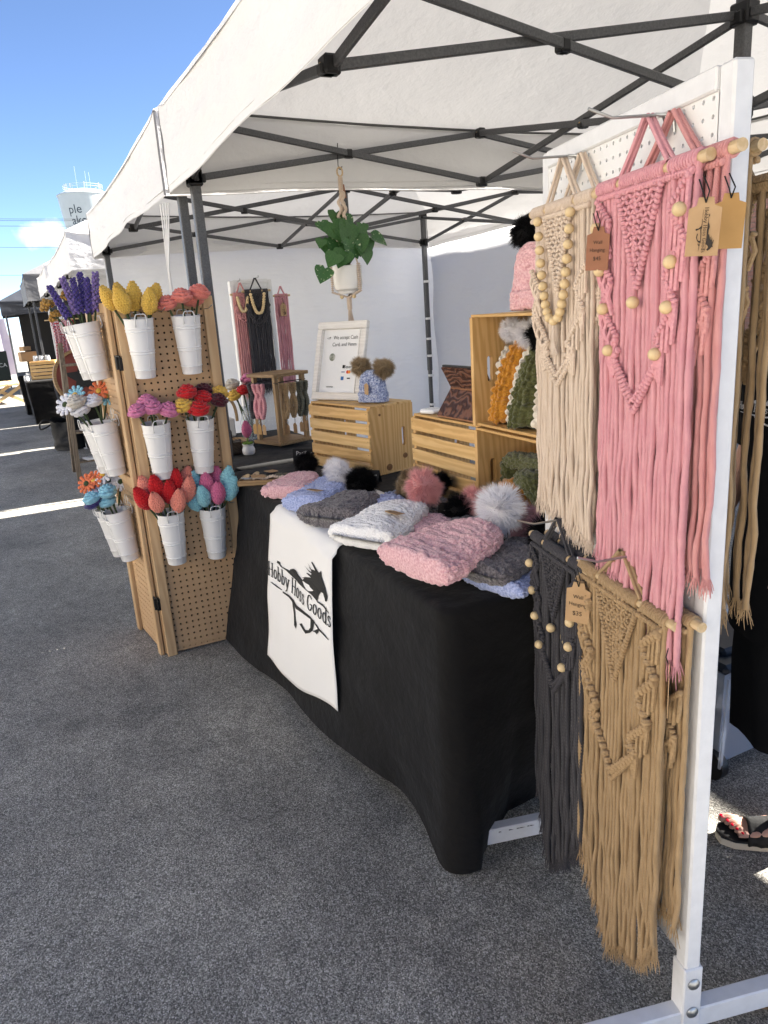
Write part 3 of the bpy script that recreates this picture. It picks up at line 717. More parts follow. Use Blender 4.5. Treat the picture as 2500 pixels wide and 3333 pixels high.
def flower(kind, base, pos, where, scale=1.0, which=''):
    """crocheted flower: stem from base in its container to the bloom at pos (its middle)"""
    k0 = kind.split('_')[0]; i = fcount[0]; fcount[0] += 1
    base, pos = Vector(base), Vector(pos)
    mat = Y['lilac'] if (k0 == 'lavender' and i % 3 == 0) else Y[FL_COL[kind]]
    ax = (pos-base).normalized()
    h = {'tulip': 0.05, 'rose': 0.035, 'ranunculus': 0.03, 'daisy': 0.004, 'lavender': 0.075, 'gold': 0.02}[k0]*scale
    if k0 == 'daisy':      # faces turn outward
        ax2 = (ax*0.5 + (Vector((0.85, -0.55, 0.1)) if base.x < -3.5 else Vector((0.9, -0.2, .2)))*0.9).normalized()
    else: ax2 = ax
    q = ax2.to_track_quat('Z', 'Y')
    t = thing('crochet_'+kname[k0].split()[-1] if k0 != 'lavender' else 'crochet_lavender', None, 'flower', tuple(base), 0, 'crocheted flowers')
    ms = bloom_mesh(k0, mat)
    b = bpy.data.objects.new('bloom', ms[i % 3]); col.objects.link(b); b.parent = t
    b.location = (pos-base) - ax2*h; b.rotation_mode = 'QUATERNION'; b.rotation_quaternion = q @ Euler((0, 0, i*1.3)).to_quaternion(); b.scale = (scale*(0.94+0.12*((i*7) % 5)/4),)*3
    bot = (pos-base) - ax2*h
    s = MB(); s.tube(bez((0, 0, 0), (bot.x*0.45, bot.y*0.45, bot.z*0.6), tuple(bot), 8), 0.0045*scale, 6); s.build('stem', stem_m, t)
    if k0 in ('rose', 'ranunculus', 'gold'):
        m = MB(); mt = Matrix.Translation(bot) @ q.to_matrix().to_4x4()
        for k in range(5):
            m.ball((0.018, 0, 0.010), (0.016, 0.009, 0.004), 7, mt @ Matrix.Rotation(2*math.pi*k/5+i, 4, 'Z') @ Matrix.Rotation(-0.35, 4, 'Y'))
        m.build('sepal', Y['leaf'], t)
    if k0 == 'daisy':
        m = MB(); m.ball((0, 0, 0.009), (0.014, 0.014, 0.007), 10, Matrix.Translation(bot) @ q.to_matrix().to_4x4()); m.build('flower_centre', Y['leaf'] if kind == 'daisy_dark' or i % 4 == 3 else Y['yellow'], t)
    c = cname[FL_COL[kind]] if mat != Y['lilac'] else 'light violet'
    t['label'] = f'{which}{c} crocheted {kname[k0]} {where}'
    return t

# ------------------------------------------------------------------ folding pegboard with flower buckets
pine = M('pine_frame', (0.47, 0.30, 0.155), (0.54, 0.365, 0.20), 0.55, 'wood', 2.0, 0.06, 0.002, stretch=(4, 4, 0.35))
hardb = M('brown_pegboard', (0.46, 0.29, 0.155), (0.51, 0.33, 0.18), 0.6, 'noise', 8, 0.05, 0.001)
def pegsheet(w, h, pitch, hr, th, margin=(0, 0), ng=8):
    """sheet in local XZ plane (x 0..w, z 0..h), facing -Y, with real holes"""
    m = MB(); nx, nz = int(round(w/pitch)), int(round(h/pitch)); px, pz = w/nx, h/nz
    ringo = [(-.5, -.5), (0, -.5), (.5, -.5), (.5, 0), (.5, .5), (0, .5), (-.5, .5), (-.5, 0)]
    inn = [(math.cos(R_(225+45*k)), math.sin(R_(225+45*k))) for k in range(8)]
    for i in range(nx):
        for j in range(nz):
            cx, cz = (i+.5)*px, (j+.5)*pz
            for y, fl in ((0, False), (th, True)):
                vs = [(cx+a*px, y, cz+b*pz) for a, b in ringo] + [(cx+a*hr, y, cz+b*hr) for a, b in inn]
                fs = [(k, (k+1) % 8, 8+(k+1) % 8, 8+k) for k in range(8)]
                m.add(vs, [tuple(reversed(f)) for f in fs] if fl else fs)
            vs = [(cx+a*hr, 0, cz+b*hr) for a, b in inn] + [(cx+a*hr, th, cz+b*hr) for a, b in inn]
            m.add(vs, [(8+k, 8+(k+1) % 8, (k+1) % 8, k) for k in range(8)])
    return m
PB = thing('folding_pegboard', 'tan folding pegboard display with pine frames holding white flower buckets', 'pegboard', (-3.435, 0.408, 0))
HP = 1.655
def pb_panel(org, ang, w, name):
    """panel from the fold outwards along angle ang; its front faces local -Y"""
    mt = Matrix.Translation(org) @ Matrix.Rotation(ang, 4, 'Z')
    m = pegsheet(w-0.02, HP-0.02, 0.030, 0.0050, 0.005); m2 = MB(); m2.add([(x+.01, y, z+.01) for x, y, z in m.v], m.f, mt)
    p = m2.build(name, hardb, PB, angle=30)
    for (x, wd) in ((0.0235, 0.045), (w-0.0235, 0.045)):
        f = MB(); f.box((x, -0.009, HP/2), (wd, 0.020, HP), mt, 0.003); f.build('frame_stile', pine, p)
        f = MB(); f.box((x, 0.016, HP/2), (wd, 0.020, HP-.004), mt, 0.003); f.build('frame_stile', pine, p)
    for (z, hh) in ((HP-0.024, 0.042), (0.855, 0.034)):
        f = MB(); f.box((w/2, -0.006, z), (w-0.094, 0.012, hh), mt, 0.002); f.build('frame_rail', pine, p)
    for (z, hh) in ((HP-0.024, 0.042), (0.03, 0.042)):
        f = MB(); f.box((w/2, 0.016, z), (w-0.094, 0.018, hh), mt, 0.002); f.build('frame_rail', pine, p)
    return p, mt
# panels: right one runs back along +Y (faces +X), left one runs along -X (faces the street)
pR, mR = pb_panel((0.008, 0.006, 0), R_(90), 0.425, 'pegboard_panel')
pL, mL = pb_panel((-0.008, -0.004, 0), R_(180+6.5), 0.43, 'pegboard_panel')
# the left panel is mirrored: its front must face -Y, so swing it about
for o_ in [pL] + list(pL.children):
    me = o_.data
    for v in me.vertices:
        q = Matrix.Rotation(-R_(186.5), 4, 'Z') @ (v.co - Vector((-0.008, -0.004, 0))); q.y = -q.y
        v.co = Matrix.Rotation(R_(186.5), 4, 'Z') @ q + Vector((-0.008, -0.004, 0))
    me.flip_normals()
bk = MB(); bk.box((-0.045, 0.215, HP/2), (0.006, 0.40, HP-.02)); bk.build('hole_backing', M('dark_backing', (.05, .035, .022), rough=.8), PB, smooth=False)  # added dark backing, blocks light so the peg holes look dark
for z in (1.40, 0.28):
    h = MB(); h.box((0.004, -0.012, z), (0.05, 0.006, 0.055), Matrix.Rotation(R_(20), 4, 'Z'), 0.001); h.box((0.022, 0.01, z-.01), (0.006, 0.04, 0.055), None, 0.001); h.tube([(0.018, -0.014, z-.032), (0.018, -0.014, z+.022)], 0.006, 8)
    h.build('hinge', M('black_iron', (0.02, 0.018, 0.017), rough=0.5, metal=0.5), PB)

bucket_m = M('bucket_enamel', (0.78, 0.77, 0.76), (0.74, 0.73, 0.72), 0.32, 'noise', 12, 0.03, 0.001, spec=0.45)
BH, BR, BB = 0.25, 0.062, 0.042
def bucket_meshes():
    rr = lambda z: BB+(BR-BB)*z/BH
    prof = [(0.0, 0.006), (BB-.004, 0.006), (BB-.002, 0.0), (BB, 0.002)]
    def ridge(z):
        return [(rr(z-.0035), z-.0035), (rr(z)+.0022, z-.001), (rr(z)+.0022, z+.001), (rr(z+.0035), z+.0035)]
    for z in (0.036, 0.105, 0.117, 0.198, 0.210): prof += ridge(z)
    prof += [(rr(BH)-.0003, BH-.003), (BR+.002, BH-.001), (BR+.002, BH+.002), (BR-.0015, BH+.002), (BR-.002, BH-.004)]
    inner = [(rr(z)-.0018, z) for z in (0.2, 0.1, 0.015)] + [(0.0, 0.012)]
    m = MB(); m.lathe(prof+inner, 40)
    body = m.mesh('bucket_body', bucket_m, angle=40)
    s = MB(); s.tube([(BB+.001, 0, 0.004), (BR+.001, 0, BH-.002)], 0.0012, 5); seam = s.mesh('bucket_seam', bucket_m)
    h = MB()
    yo = 0.024
    h.tube([(BR-.004, -yo, BH-.030), (BR+.004, -yo, BH-.020)] + bez((BR+.005, -yo, BH-.01), (BR+.004, -yo, BH+.020), (BR+.003, -yo+.010, BH+.022), 5) + bez((BR+.003, yo-.010, BH+.022), (BR+.004, yo, BH+.020), (BR+.005, yo, BH-.01), 5) + [(BR+.004, yo, BH-.020), (BR-.004, yo, BH-.030)], 0.0022, 6)
    for sgn in (-1, 1): h.ball((BR-.001, sgn*yo, BH-.026), 0.0042, 6)
    hd = h.mesh('handle', M('handle_wire', (0.66, 0.66, 0.66), rough=0.3, metal=0.2))
    return body, seam, hd
_bm = bucket_meshes()
def bucket(top, bot, face, label):
    """top/bot: rim and base centres; face: yaw of the visible handle"""
    top, bot = Vector(top), Vector(bot); ax = (top-bot).normalized()
    t = thing('flower_bucket', label, 'bucket', tuple(bot), 0, 'white flower buckets on the pegboard')
    t.rotation_mode = 'QUATERNION'
    q = Vector((0, 0, 1)).rotation_difference(ax)
    t.rotation_quaternion = q @ Euler((0, 0, face)).to_quaternion()
    for nm, me, rz in (('body', _bm[0], 0), ('seam', _bm[1], 0.35), ('handle', _bm[2], 0), ('handle', _bm[2], math.pi)):
        o = bpy.data.objects.new(nm, me); col.objects.link(o); o.parent = t; o.rotation_euler = (0, 0, rz)
    # hook on the board behind it
    return t
BUCKETS = {
 'R1a': ((-3.362, 0.500, 1.575), (-3.382, 0.500, 1.326), 'top row by the fold, holding yellow tulips', 0.0),
 'R1b': ((-3.362, 0.700, 1.575), (-3.382, 0.702, 1.326), 'top row, farther from the fold, holding coral roses', 0.0),
 'R2a': ((-3.362, 0.509, 1.127), (-3.382, 0.511, 0.878), 'middle row by the fold, holding orchid pink roses', 0.0),
 'R2b': ((-3.362, 0.703, 1.121), (-3.382, 0.697, 0.875), 'middle row, holding red, maroon and yellow roses', 0.0),
 'R3a': ((-3.362, 0.513, 0.714), (-3.382, 0.517, 0.470), 'bottom row by the fold, holding red and salmon tulips', 0.0),
 'R3b': ((-3.362, 0.705, 0.706), (-3.382, 0.704, 0.460), 'bottom row, holding turquoise and magenta tulips', 0.0),
 'L1': ((-3.615, 0.307, 1.573), (-3.615, 0.336, 1.323), 'street side top row, holding purple lavender', -1.45),
 'L2': ((-3.615, 0.312, 1.131), (-3.615, 0.340, 0.880), 'street side middle row, holding white and oatmeal flowers', -1.45),
 'L3': ((-3.615, 0.308, 0.710), (-3.615, 0.338, 0.460), 'street side bottom row, holding blue roses', -1.45),
 'L1b': ((-3.785, 0.285, 1.570), (-3.785, 0.315, 1.320), 'street side top row, far one, holding mustard flowers', -1.45),
 'L2b': ((-3.785, 0.288, 1.120), (-3.785, 0.318, 0.870), 'street side middle row, far one, holding orange and blue daisies', -1.45),
 'L3b': ((-3.785, 0.285, 0.690), (-3.785, 0.315, 0.442), 'street side bottom row, far one, holding white and coral daisies', -1.45)}
for k, (tp, bt, lab, fc) in BUCKETS.items():
    bucket(tp, bt, fc, 'white metal bucket, '+lab)
    vt = Vector(tp); vb = Vector(bt)
    pts = FLOWERS[k]
    for n_, (kind, x, y, z) in enumerate(pts):
        a = n_*2.4
        base = vb.lerp(vt, 0.25) + Vector((0.014*math.cos(a), 0.014*math.sin(a), 0))
        where = {'R1a': 'in the top bucket by the fold', 'R1b': 'in the top right bucket', 'R2a': 'in the middle bucket by the fold', 'R2b': 'in the middle right bucket', 'R3a': 'in the bottom bucket by the fold', 'R3b': 'in the bottom right bucket',
                 'L1': 'in the top street-side bucket', 'L2': 'in the middle street-side bucket', 'L3': 'in the bottom street-side bucket', 'L1b': 'in the far top street-side bucket', 'L2b': 'in the far middle street-side bucket', 'L3b': 'in the far bottom street-side bucket'}[k]
        mates = sorted([(p[2], p[3]) for p in pts if p[0] == kind])
        rk = mates.index((y, z)); nm_ = len(mates)
        which = '' if nm_ == 1 else 'leftmost ' if rk == 0 else 'rightmost ' if rk == nm_-1 else ('middle ' if nm_ == 3 else ['', 'second from left ', 'third from left ', 'fourth from left ', 'fifth from left '][rk])
        flower(kind, base, (x, y, z), where, 1.02, which)
# pegboard hooks between the buckets
for (y, z) in ((0.80, 1.60), (0.60, 1.60), (0.63, 1.14), (0.79, 0.72)):
    h = MB(); h.tube([(-3.425, y, z), (-3.34, y, z), (-3.29, y+.004, z+.012)], 0.0022, 6)
    tag(h.build('peg_hook', steel), f'thin steel hook on the tan pegboard {("beside coral roses" if z>1.5 and y>.7 else "between the top buckets" if z>1.5 else "between the middle buckets" if z>1 else "by the turquoise tulips")}', 'hook', 'hooks on the tan pegboard')
for n_, (z, wh) in enumerate(((1.17, 'middle'), (0.76, 'bottom'))):
    for i, wh2 in enumerate(('nearest', 'middle', 'farthest')):
        x = -3.52-0.05*i
        h = MB(); h.tube([(x, 0.385, z), (x, 0.36, z+.02), (x-.004, 0.345, z-.03), (x, 0.37, z-.045)], 0.002, 6)
        tag(h.build('peg_hook', steel), f'{wh2} of three bent wire hooks beside the {wh} street-side buckets', 'hook', f'wire hooks by the {wh} street-side buckets')

# ------------------------------------------------------------------ main table, cloth, runner
black_cloth = M('black_tablecloth', (0.0052, 0.0048, 0.0048), (0.0085, 0.008, 0.008), 0.8, 'cloth', 4, 0.7, 0.03, sheen=0.06, spec=0.15)
TZ = 0.80
TX0, TX1, TY0, TY1 = -3.66, -1.50, 0.855, 1.62
tb = thing('folding_table', 'folding trestle table under the black cloth with knitted hats', 'table', ((TX0+TX1)/2, (TY0+TY1)/2, 0))
lx, ly = (TX1-TX0)/2, (TY1-TY0)/2
m = MB(); m.box((0, 0, TZ-0.028), (2*lx-.09, 2*ly-.09, 0.036), None, 0.01); m.build('tabletop', M('table_grey', (0.45, 0.45, 0.44), rough=0.6), tb)
for sx in (-1, 1):
    for sy in (-1, 1):
        m = MB(); m.tube([(sx*(lx-.2), sy*(ly-.08), 0.0), (sx*(lx-.2), sy*(ly-.08), TZ-.05)], 0.014, 8); m.build('leg', blk_plastic, tb)
def cloth_over(x0, x1, y0, y1, z, hemf, flare, rad=0.02, seed=0, n_per=0.018, folds=(0.012, 11.0)):
    """draped cloth as concentric rings: top, rounded edge, skirt down to hemf(x, y)"""
    cr = 0.05
    def ring(off):
        pts = []; a, b = (x0-off, y0-off), (x1+off, y1+off)
        r = cr+off
        def arc(cx, cy, s):
            for k in range(7):
                t = R_(s+90*k/6); pts.append((cx+r*math.cos(t), cy+r*math.sin(t)))
        def line(p, q):
            n = max(2, int(math.hypot(q[0]-p[0], q[1]-p[1])/n_per))
            for k in range(1, n): pts.append((p[0]+(q[0]-p[0])*k/n, p[1]+(q[1]-p[1])*k/n))
        arc(x0+cr, y0+cr, 180); line((x0+cr, y0-off), (x1-cr, y0-off)); arc(x1-cr, y0+cr, 270); line((x1+off, y0+cr), (x1+off, y1-cr)); arc(x1-cr, y1-cr, 0); line((x1-cr, y1+off), (x0+cr, y1+off)); arc(x0+cr, y1-cr, 90); line((x0-off, y1-cr), (x0-off, y0+cr))
        return pts
    base = ring(0.0); N = len(base)
    cx, cy = (x0+x1)/2, (y0+y1)/2
    rows = []
    B = np.array(base)
    nxt = np.roll(B, -1, 0)-np.roll(B, 1, 0); nn = np.stack([nxt[:, 1], -nxt[:, 0]], 1); nn /= np.linalg.norm(nn, axis=1, keepdims=True)+1e-9
    arc_s = np.cumsum(np.linalg.norm(np.roll(B, -1, 0)-B, axis=1))
    for f in (0.0, 0.5, 0.8, 0.93):
        Q = np.array([cx, cy])+(B-np.array([cx, cy]))*f
        rows.append(np.column_stack([Q, np.full(N, z+0.0)+0.0015*vnoise(Q[:, 0], Q[:, 1], 9, seed)]))
    for k in range(5):
        t = R_(90*k/4)
        rows.append(np.column_stack([B-nn*rad+nn*(rad*math.sin(t)), np.full(N, z-rad+rad*math.cos(t))]))
    hem = np.array([hemf(*p) for p in base]); fl = np.array([flare(*p) for p in base])
    ns = 34
    for k in range(1, ns+1):
        s = k/ns
        w = folds[0]*(np.sin(arc_s*folds[1]+seed+1.5*vnoise(arc_s, arc_s*0+s, 2, seed))*s + 0.8*vnoise(arc_s, np.full(N, s), 5, seed+2)*s + 0.5*vnoise(arc_s*1.3, np.full(N, s*2.2), 4, seed+5) + 0.35*vnoise(arc_s*2.1+s*3, s*4.5-arc_s*.8, 3.3, seed+8))
        corner = np.exp(-((arc_s % 1e9)*0))*0
        off = fl*s**1.2 + w
        rows.append(np.column_stack([B+nn*off[:, None], (z-rad)*(1-s)+hem*s]))
    return np.stack(rows, 0)
def hem_main(x, y):
    if y < TY0+.08:
        t = (x-TX0)/(TX1-TX0); c = math.exp(-((x-TX1+.02)/0.10)**2)
        return 0.012+0.085*max(0, t)**1.5*(1-c) + 0.0*c
    return 0.05
def flare_main(x, y):
    if y < TY0+.08: return 0.135*max(0, 1-(x-TX0-.2)/1.6) + 0.02
    if x > TX1-.08: return 0.03-0.14*min(1, max(0, (y-TY0-.05)/.2))
    return 0.02 if y > TY1-.1 else -0.02
P = cloth_over(TX0, TX1, TY0, TY1, TZ, hem_main, flare_main, seed=4, folds=(0.016, 7.0))
# a fuller fold where the cloth gathers at the near corner
cl = MB().grid(P, True).build('tablecloth', black_cloth, angle=None)
tag(cl, 'long black tablecloth hanging to the ground under the knitted hats', 'tablecloth')

# runner with the horse mark
run_m = M('runner_cotton', (0.76, 0.75, 0.74), (0.80, 0.79, 0.78), 0.8, 'cloth', 6, 0.25, 0.01)
RX0, RX1 = -2.835, -2.175
def run_pt(u, d, off=0.0):
    """u 0..1 across, d metres along the cloth from the back edge of the top strip"""
    x = RX0+(RX1-RX0)*u
    top = 0.42; rad = 0.03
    y0 = TY0-0.012
    wob = 0.004*math.sin(u*7+d*3)+0.006*vnoise(np.array([u*2.0+3]), np.array([d*3.0]), 2.6, 31)[0] + 0.010*vnoise(np.array([u*1.2+d*1.6]), np.array([d*2-u]), 3.1, 33)[0]*min(1, max(0, (d-top-.1)*3))
    if d < top: return Vector((x, y0+rad+(top-d), TZ+0.004+off))
    a = (d-top)/rad
    if a < math.pi/2: return Vector((x, y0+rad-(rad+off)*math.sin(a), TZ+0.004-rad+(rad+off)*math.cos(a)))
    dd = d-top-rad*math.pi/2
    fl = flare_main(x, TY0)*min(1, (dd/0.75))**1.2
    side = 0.0
    return Vector((x+0.02*(u-.5)*dd, y0-fl-0.010-wob*1.3-off-0.012*math.sin(math.pi*min(1, dd/.7)), TZ+0.004-rad-dd))
nu, nv = 26, 70
P = np.zeros((nv, nu, 3))
for i in range(nv):
    for j in range(nu):
        u = j/(nu-1); dmax = 1.085+0.03*math.sin(u*5)-0.02*u
        P[i, j] = run_pt(u, dmax*i/(nv-1))
rn = MB().grid(P).build('table_runner', run_m, angle=None)
tag(rn, 'white cloth runner with black running horse and lettering over the table front', 'runner')
rn.modifiers.new('thick', 'SOLIDIFY').thickness = 0.0012
lg = MB(); logo_to(lg, lambda u, v: run_pt(0.02+u*0.955, 0.42+0.03*math.pi/2+0.235-(v*0.655), 0.0025))
lg.build('printed_mark', M('black_print', (0.012, 0.012, 0.012), rough=0.7), rn, smooth=False)

# ------------------------------------------------------------------ wooden crates
crate_m = [M('crate_pine_a', (0.58, 0.36, 0.135), (0.68, 0.45, 0.20), 0.55, 'wood', 2.2, 0.08, 0.002, stretch=(0.5, 5, 5)),
           M('crate_pine_b', (0.54, 0.32, 0.115), (0.66, 0.42, 0.175), 0.55, 'wood', 2.6, 0.08, 0.002, stretch=(0.6, 6, 4)),
           M('crate_pine_c', (0.60, 0.38, 0.155), (0.70, 0.47, 0.215), 0.55, 'wood', 1.8, 0.08, 0.002, stretch=(0.5, 4, 6))]
crate_v = M('crate_end', (0.53, 0.31, 0.11), (0.64, 0.40, 0.165), 0.55, 'wood', 2.2, 0.08, 0.002, stretch=(5, 5, 0.5))
knot_m = M('wood_knot', (0.16, 0.07, 0.025), (0.27, 0.13, 0.045), 0.6, 'noise', 60)
def end_panel(w, h, th, slot):
    """plate in XZ (x 0..w, z 0..h) with a rounded slot cut through at slot=(x, z, halfw, halfh)"""
    sx, sz, a, b = slot; m = MB()
    inn = [(sx+a*math.cos(R_(t)), sz+(b-a)*(1 if t <= 180 else -1)+a*math.sin(R_(t))) for t in [0, 30, 60, 90, 120, 150, 180, 180.01, 210, 240, 270, 300, 330, 360]]
    out = []
    for (x, z) in inn:
        dx, dz = x-sx, z-sz
        k = min(((w-sx) if dx > 0 else sx)/abs(dx) if abs(dx) > 1e-9 else 1e9, ((h-sz) if dz > 0 else sz)/abs(dz) if abs(dz) > 1e-9 else 1e9)
        out.append((sx+dx*k, sz+dz*k))
    # force the four corners in
    cs = [(w, h), (0, h), (0, 0), (w, 0)]
    for c in cs:
        j = min(range(len(out)), key=lambda q: (out[q][0]-c[0])**2+(out[q][1]-c[1])**2); out[j] = c
    n = len(inn)
    vs = [(x, 0, z) for x, z in inn]+[(x, 0, z) for x, z in out]+[(x, th, z) for x, z in inn]+[(x, th, z) for x, z in out]
    fs = []
    for i in range(n):
        j = (i+1) % n
        fs += [(i, n+i, n+j, j), (2*n+i, 2*n+j, 3*n+j, 3*n+i), (i, j, 2*n+j, 2*n+i), (n+i, 3*n+i, 3*n+j, n+j)]
    return m.add(vs, fs)
def crate(label, loc, rotz, L, D, H, open_side='back', top_slats=True, name='wooden_crate', n_front=5, knots=()):
    """crate lying on its side: L along x, D deep (y), H high; slats run along x; ends solid"""
    t = thing(name, label, 'crate', loc, rotz, 'pine crates on the table')
    rs = random.Random(hash(label) % 1000 if False else len(label))
    eth = 0.018
    yslot = D*0.76 if open_side == 'back' else D*0.24
    for sx in (0, 1):
        m = end_panel(D, H, eth, (yslot, H*0.52, 0.011, 0.045))
        mt = Matrix.Translation((eth if sx == 0 else L, 0, 0)) @ Matrix.Rotation(R_(90), 4, 'Z')
        o = MB(); o.add([(p[0], p[1], p[2]) for p in m.v], m.f, mt); ep = o.build('end_panel', crate_v, t, smooth=False)
        if sx == 1:
            for (ky, kz, kr) in knots:
                k = MB(); k.ball((L+.0004, ky, kz), (0.0012, kr*1.2, kr), 10); k.build('knot', knot_m, ep)
    sh = H/n_front
    for i in range(n_front):
        m = MB(); m.box((0, 0, 0), (L+0.004, 0.009, sh*0.78), None, 0.0015)
        y = -0.0046 if open_side == 'back' else D+0.0046
        o = m.build('slat', crate_m[i % 3], t); o.location = (L/2, y, sh*(i+.5)); o.rotation_euler = (0, rs.uniform(-.004, .004), 0)
        for sx in (0.01, L-0.01):
            nl = MB(); nl.ball((sx-L/2, -0.0050, 0.008), 0.0018, 6); nl.build('nail', M('nail', (0.12, 0.09, 0.06), rough=0.5, metal=.5), o)
    nt = max(2, int(round(D/0.085)))
    for zz in (0, 1):
        for i in range(nt):
            m = MB(); m.box((0, 0, 0), (L+0.004, D/nt*0.86, 0.009), None, 0.0015)
            o = m.build('slat', crate_m[(i+1) % 3], t); o.location = (L/2, D/nt*(i+.5), H+0.0046 if zz else 0.0046)
    return t
a1 = math.atan2(1.386-1.279, -3.011+3.479)
c1 = crate('pine slat crate carrying the framed payment sign', (-3.479, 1.279, TZ+.003), a1, 0.475, 0.26, 0.315, 'back', knots=((0.20, 0.07, 0.013), (0.10, 0.03, 0.016), (.06, .28, .006)))
c2 = crate('pine slat crate carrying the brown leather tablet case', (-2.665, 1.42, TZ+.003), 0.02, 0.475, 0.26, 0.315, 'back')
c3 = crate('pine crate lying open with folded olive scarves inside', (-2.175, 1.40, TZ+.003), -0.04, 0.475, 0.26, 0.315, 'front')
c4 = crate('pine crate stacked on top holding chunky hats upright', (-2.185, 1.402, TZ+.335), -0.04, 0.475, 0.27, 0.365, 'front')

# ------------------------------------------------------------------ hats and pompoms
def chen(name, a, b): return M('chenille_'+name, a, b, 0.85, 'yarn', 170, 0.7, 0.003, sheen=0.35, spec=0.15)
HM = {'pink': chen('pink', (0.60, 0.30, 0.33), (0.80, 0.52, 0.54)), 'blue': chen('blue', (0.24, 0.30, 0.56), (0.48, 0.54, 0.80)), 'char': chen('charcoal', (0.055, 0.050, 0.055), (0.20, 0.18, 0.19)), 'white': chen('white', (0.84, 0.83, 0.82), (0.90, 0.89, 0.88)),
      'dusty': chen('dusty', (0.50, 0.27, 0.32), (0.70, 0.44, 0.48)), 'bluemix': chen('bluemix', (0.10, 0.14, 0.32), (0.55, 0.60, 0.75)), 'mustard': chen('mustard', (0.44, 0.17, 0.015), (0.58, 0.26, 0.03)), 'cream': chen('cream', (0.70, 0.63, 0.53), (0.80, 0.74, 0.65)), 'olive': chen('olive', (0.06, 0.065, 0.02), (0.11, 0.115, 0.04))}
def fur(name, a, b): return M('fur_'+name, a, b, 0.7, 'noise', 40, 0, 0, spec=0.15, transl=0.35)
FM = {'white': fur('white', (0.88, 0.87, 0.90), (0.93, 0.92, 0.94)), 'black': fur('black', (0.006, 0.006, 0.007), (0.014, 0.013, 0.014)), 'pink': fur('pink', (0.80, 0.42, 0.42), (0.88, 0.54, 0.53)), 'tan': fur('tan', (0.32, 0.23, 0.13), (0.58, 0.46, 0.31)), 'dusty': fur('dusty', (0.52, 0.30, 0.34), (0.62, 0.40, 0.44))}
POM = {}
def pom_mesh(kind):
    if kind in POM: return POM[kind]
    rs = np.random.RandomState(len(kind)*7+3)
    out = []
    for v in range(2):
        m = MB(); n = 8000
        d = rs.normal(size=(n, 3)); d /= np.linalg.norm(d, axis=1, keepdims=True)
        clump = rs.normal(size=(60, 3)); clump /= np.linalg.norm(clump, axis=1, keepdims=True)
        ci = np.argmax(d @ clump.T, axis=1); cl = rs.uniform(.80, 1.18, 60)
        vs, fs = [], []
        for k in range(n):
            dv = d[k]; tip = dv*0.55+clump[ci[k]]*0.45+rs.normal(size=3)*0.16+np.array([0, 0, -0.22]); tip /= np.linalg.norm(tip)
            L = rs.uniform(0.80, 1.10)*cl[ci[k]]
            side = np.cross(dv, rs.normal(size=3)); side /= np.linalg.norm(side)+1e-9
            p0 = dv*0.18; p1 = dv*0.50*L+tip*0.12; p2 = dv*0.42*L+tip*0.55*L
            w0, w1 = 0.016, 0.0105
            o = len(vs)
            vs += [p0-side*w0, p0+side*w0, p1-side*w1, p1+side*w1, p2]
            fs += [(o, o+1, o+3, o+2), (o+2, o+3, o+4)]
        m.v = [tuple(x) for x in vs]; m.f = fs
        m.ball((0, 0, 0), 0.66, 16)
        out.append(m.mesh('pompom', FM[kind]))
    POM[kind] = out
    return out
pcount = [0]
def pom(parent, loc, r, kind):
    o = bpy.data.objects.new('pompom', pom_mesh(kind)[pcount[0] % 2]); pcount[0] += 1
    col.objects.link(o); o.parent = parent; o.location = loc; o.scale = (r*.92, r*.92, r*.86); o.rotation_euler = (0.3, 0.2, pcount[0]*1.7)
    return o
def hat_grid(L, W, T, cuff, cell, amp, seed, crown=0.55, res=None, plump=1.0):
    """flat-lying beanie: x 0 (brim) .. L (crown); W wide; T thick"""
    res = res or cell/5.0
    per = 2*(W+T)
    nu = int((L+T)/res); nv = int(per/res)
    s = np.linspace(0, 1, nu); a = np.arange(nv)/nv*2*np.pi
    ca, sa = np.cos(a), np.sin(a)
    ex = 0.68
    cy = np.sign(ca)*np.abs(ca)**ex; cz = np.sign(sa)*np.abs(sa)**0.8
    x = s*L
    body = 1-(1-crown)*np.clip((s-cuff)/(1-cuff), 0, 1)**1.5
    endr = np.clip((1-s)/0.24, 0, 1); endr = np.sqrt(1-(1-endr)**2)
    startr = np.clip(s/0.05, 0, 1); startr = np.sqrt(1-(1-startr)**2)
    hw = W/2*body*(0.30+0.70*endr)*(0.80+0.20*startr)*np.where(s < cuff, 1.05, 0.98)
    ht = T/2*np.where(s < cuff, 1.0, 0.84*plump)*(0.12+0.88*endr)*(0.0+1.0*startr)
    step = np.exp(-((s-cuff)/0.02)**2); ht = ht*(1-0.22*step)
    P = np.stack([np.repeat(x[:, None], nv, 1), hw[:, None]*cy[None, :], ht[:, None]*cz[None, :]], -1)
    P[..., 2] += T/2*0.0
    # slumped, uneven surface
    P[..., 2] += 0.20*T*vnoise(P[..., 0]+seed, P[..., 1], 11, seed)*(P[..., 2] > 0)
    P[..., 1] += 0.06*W*vnoise(P[..., 0], P[..., 0]*0+seed, 9, seed+1)
    P = knit(P, cell, amp, seed=seed, sharp=0.8, fuzz=0.8) if cell > .0215 else popcorn(P, cell*.86, amp*.95, seed)
    return P
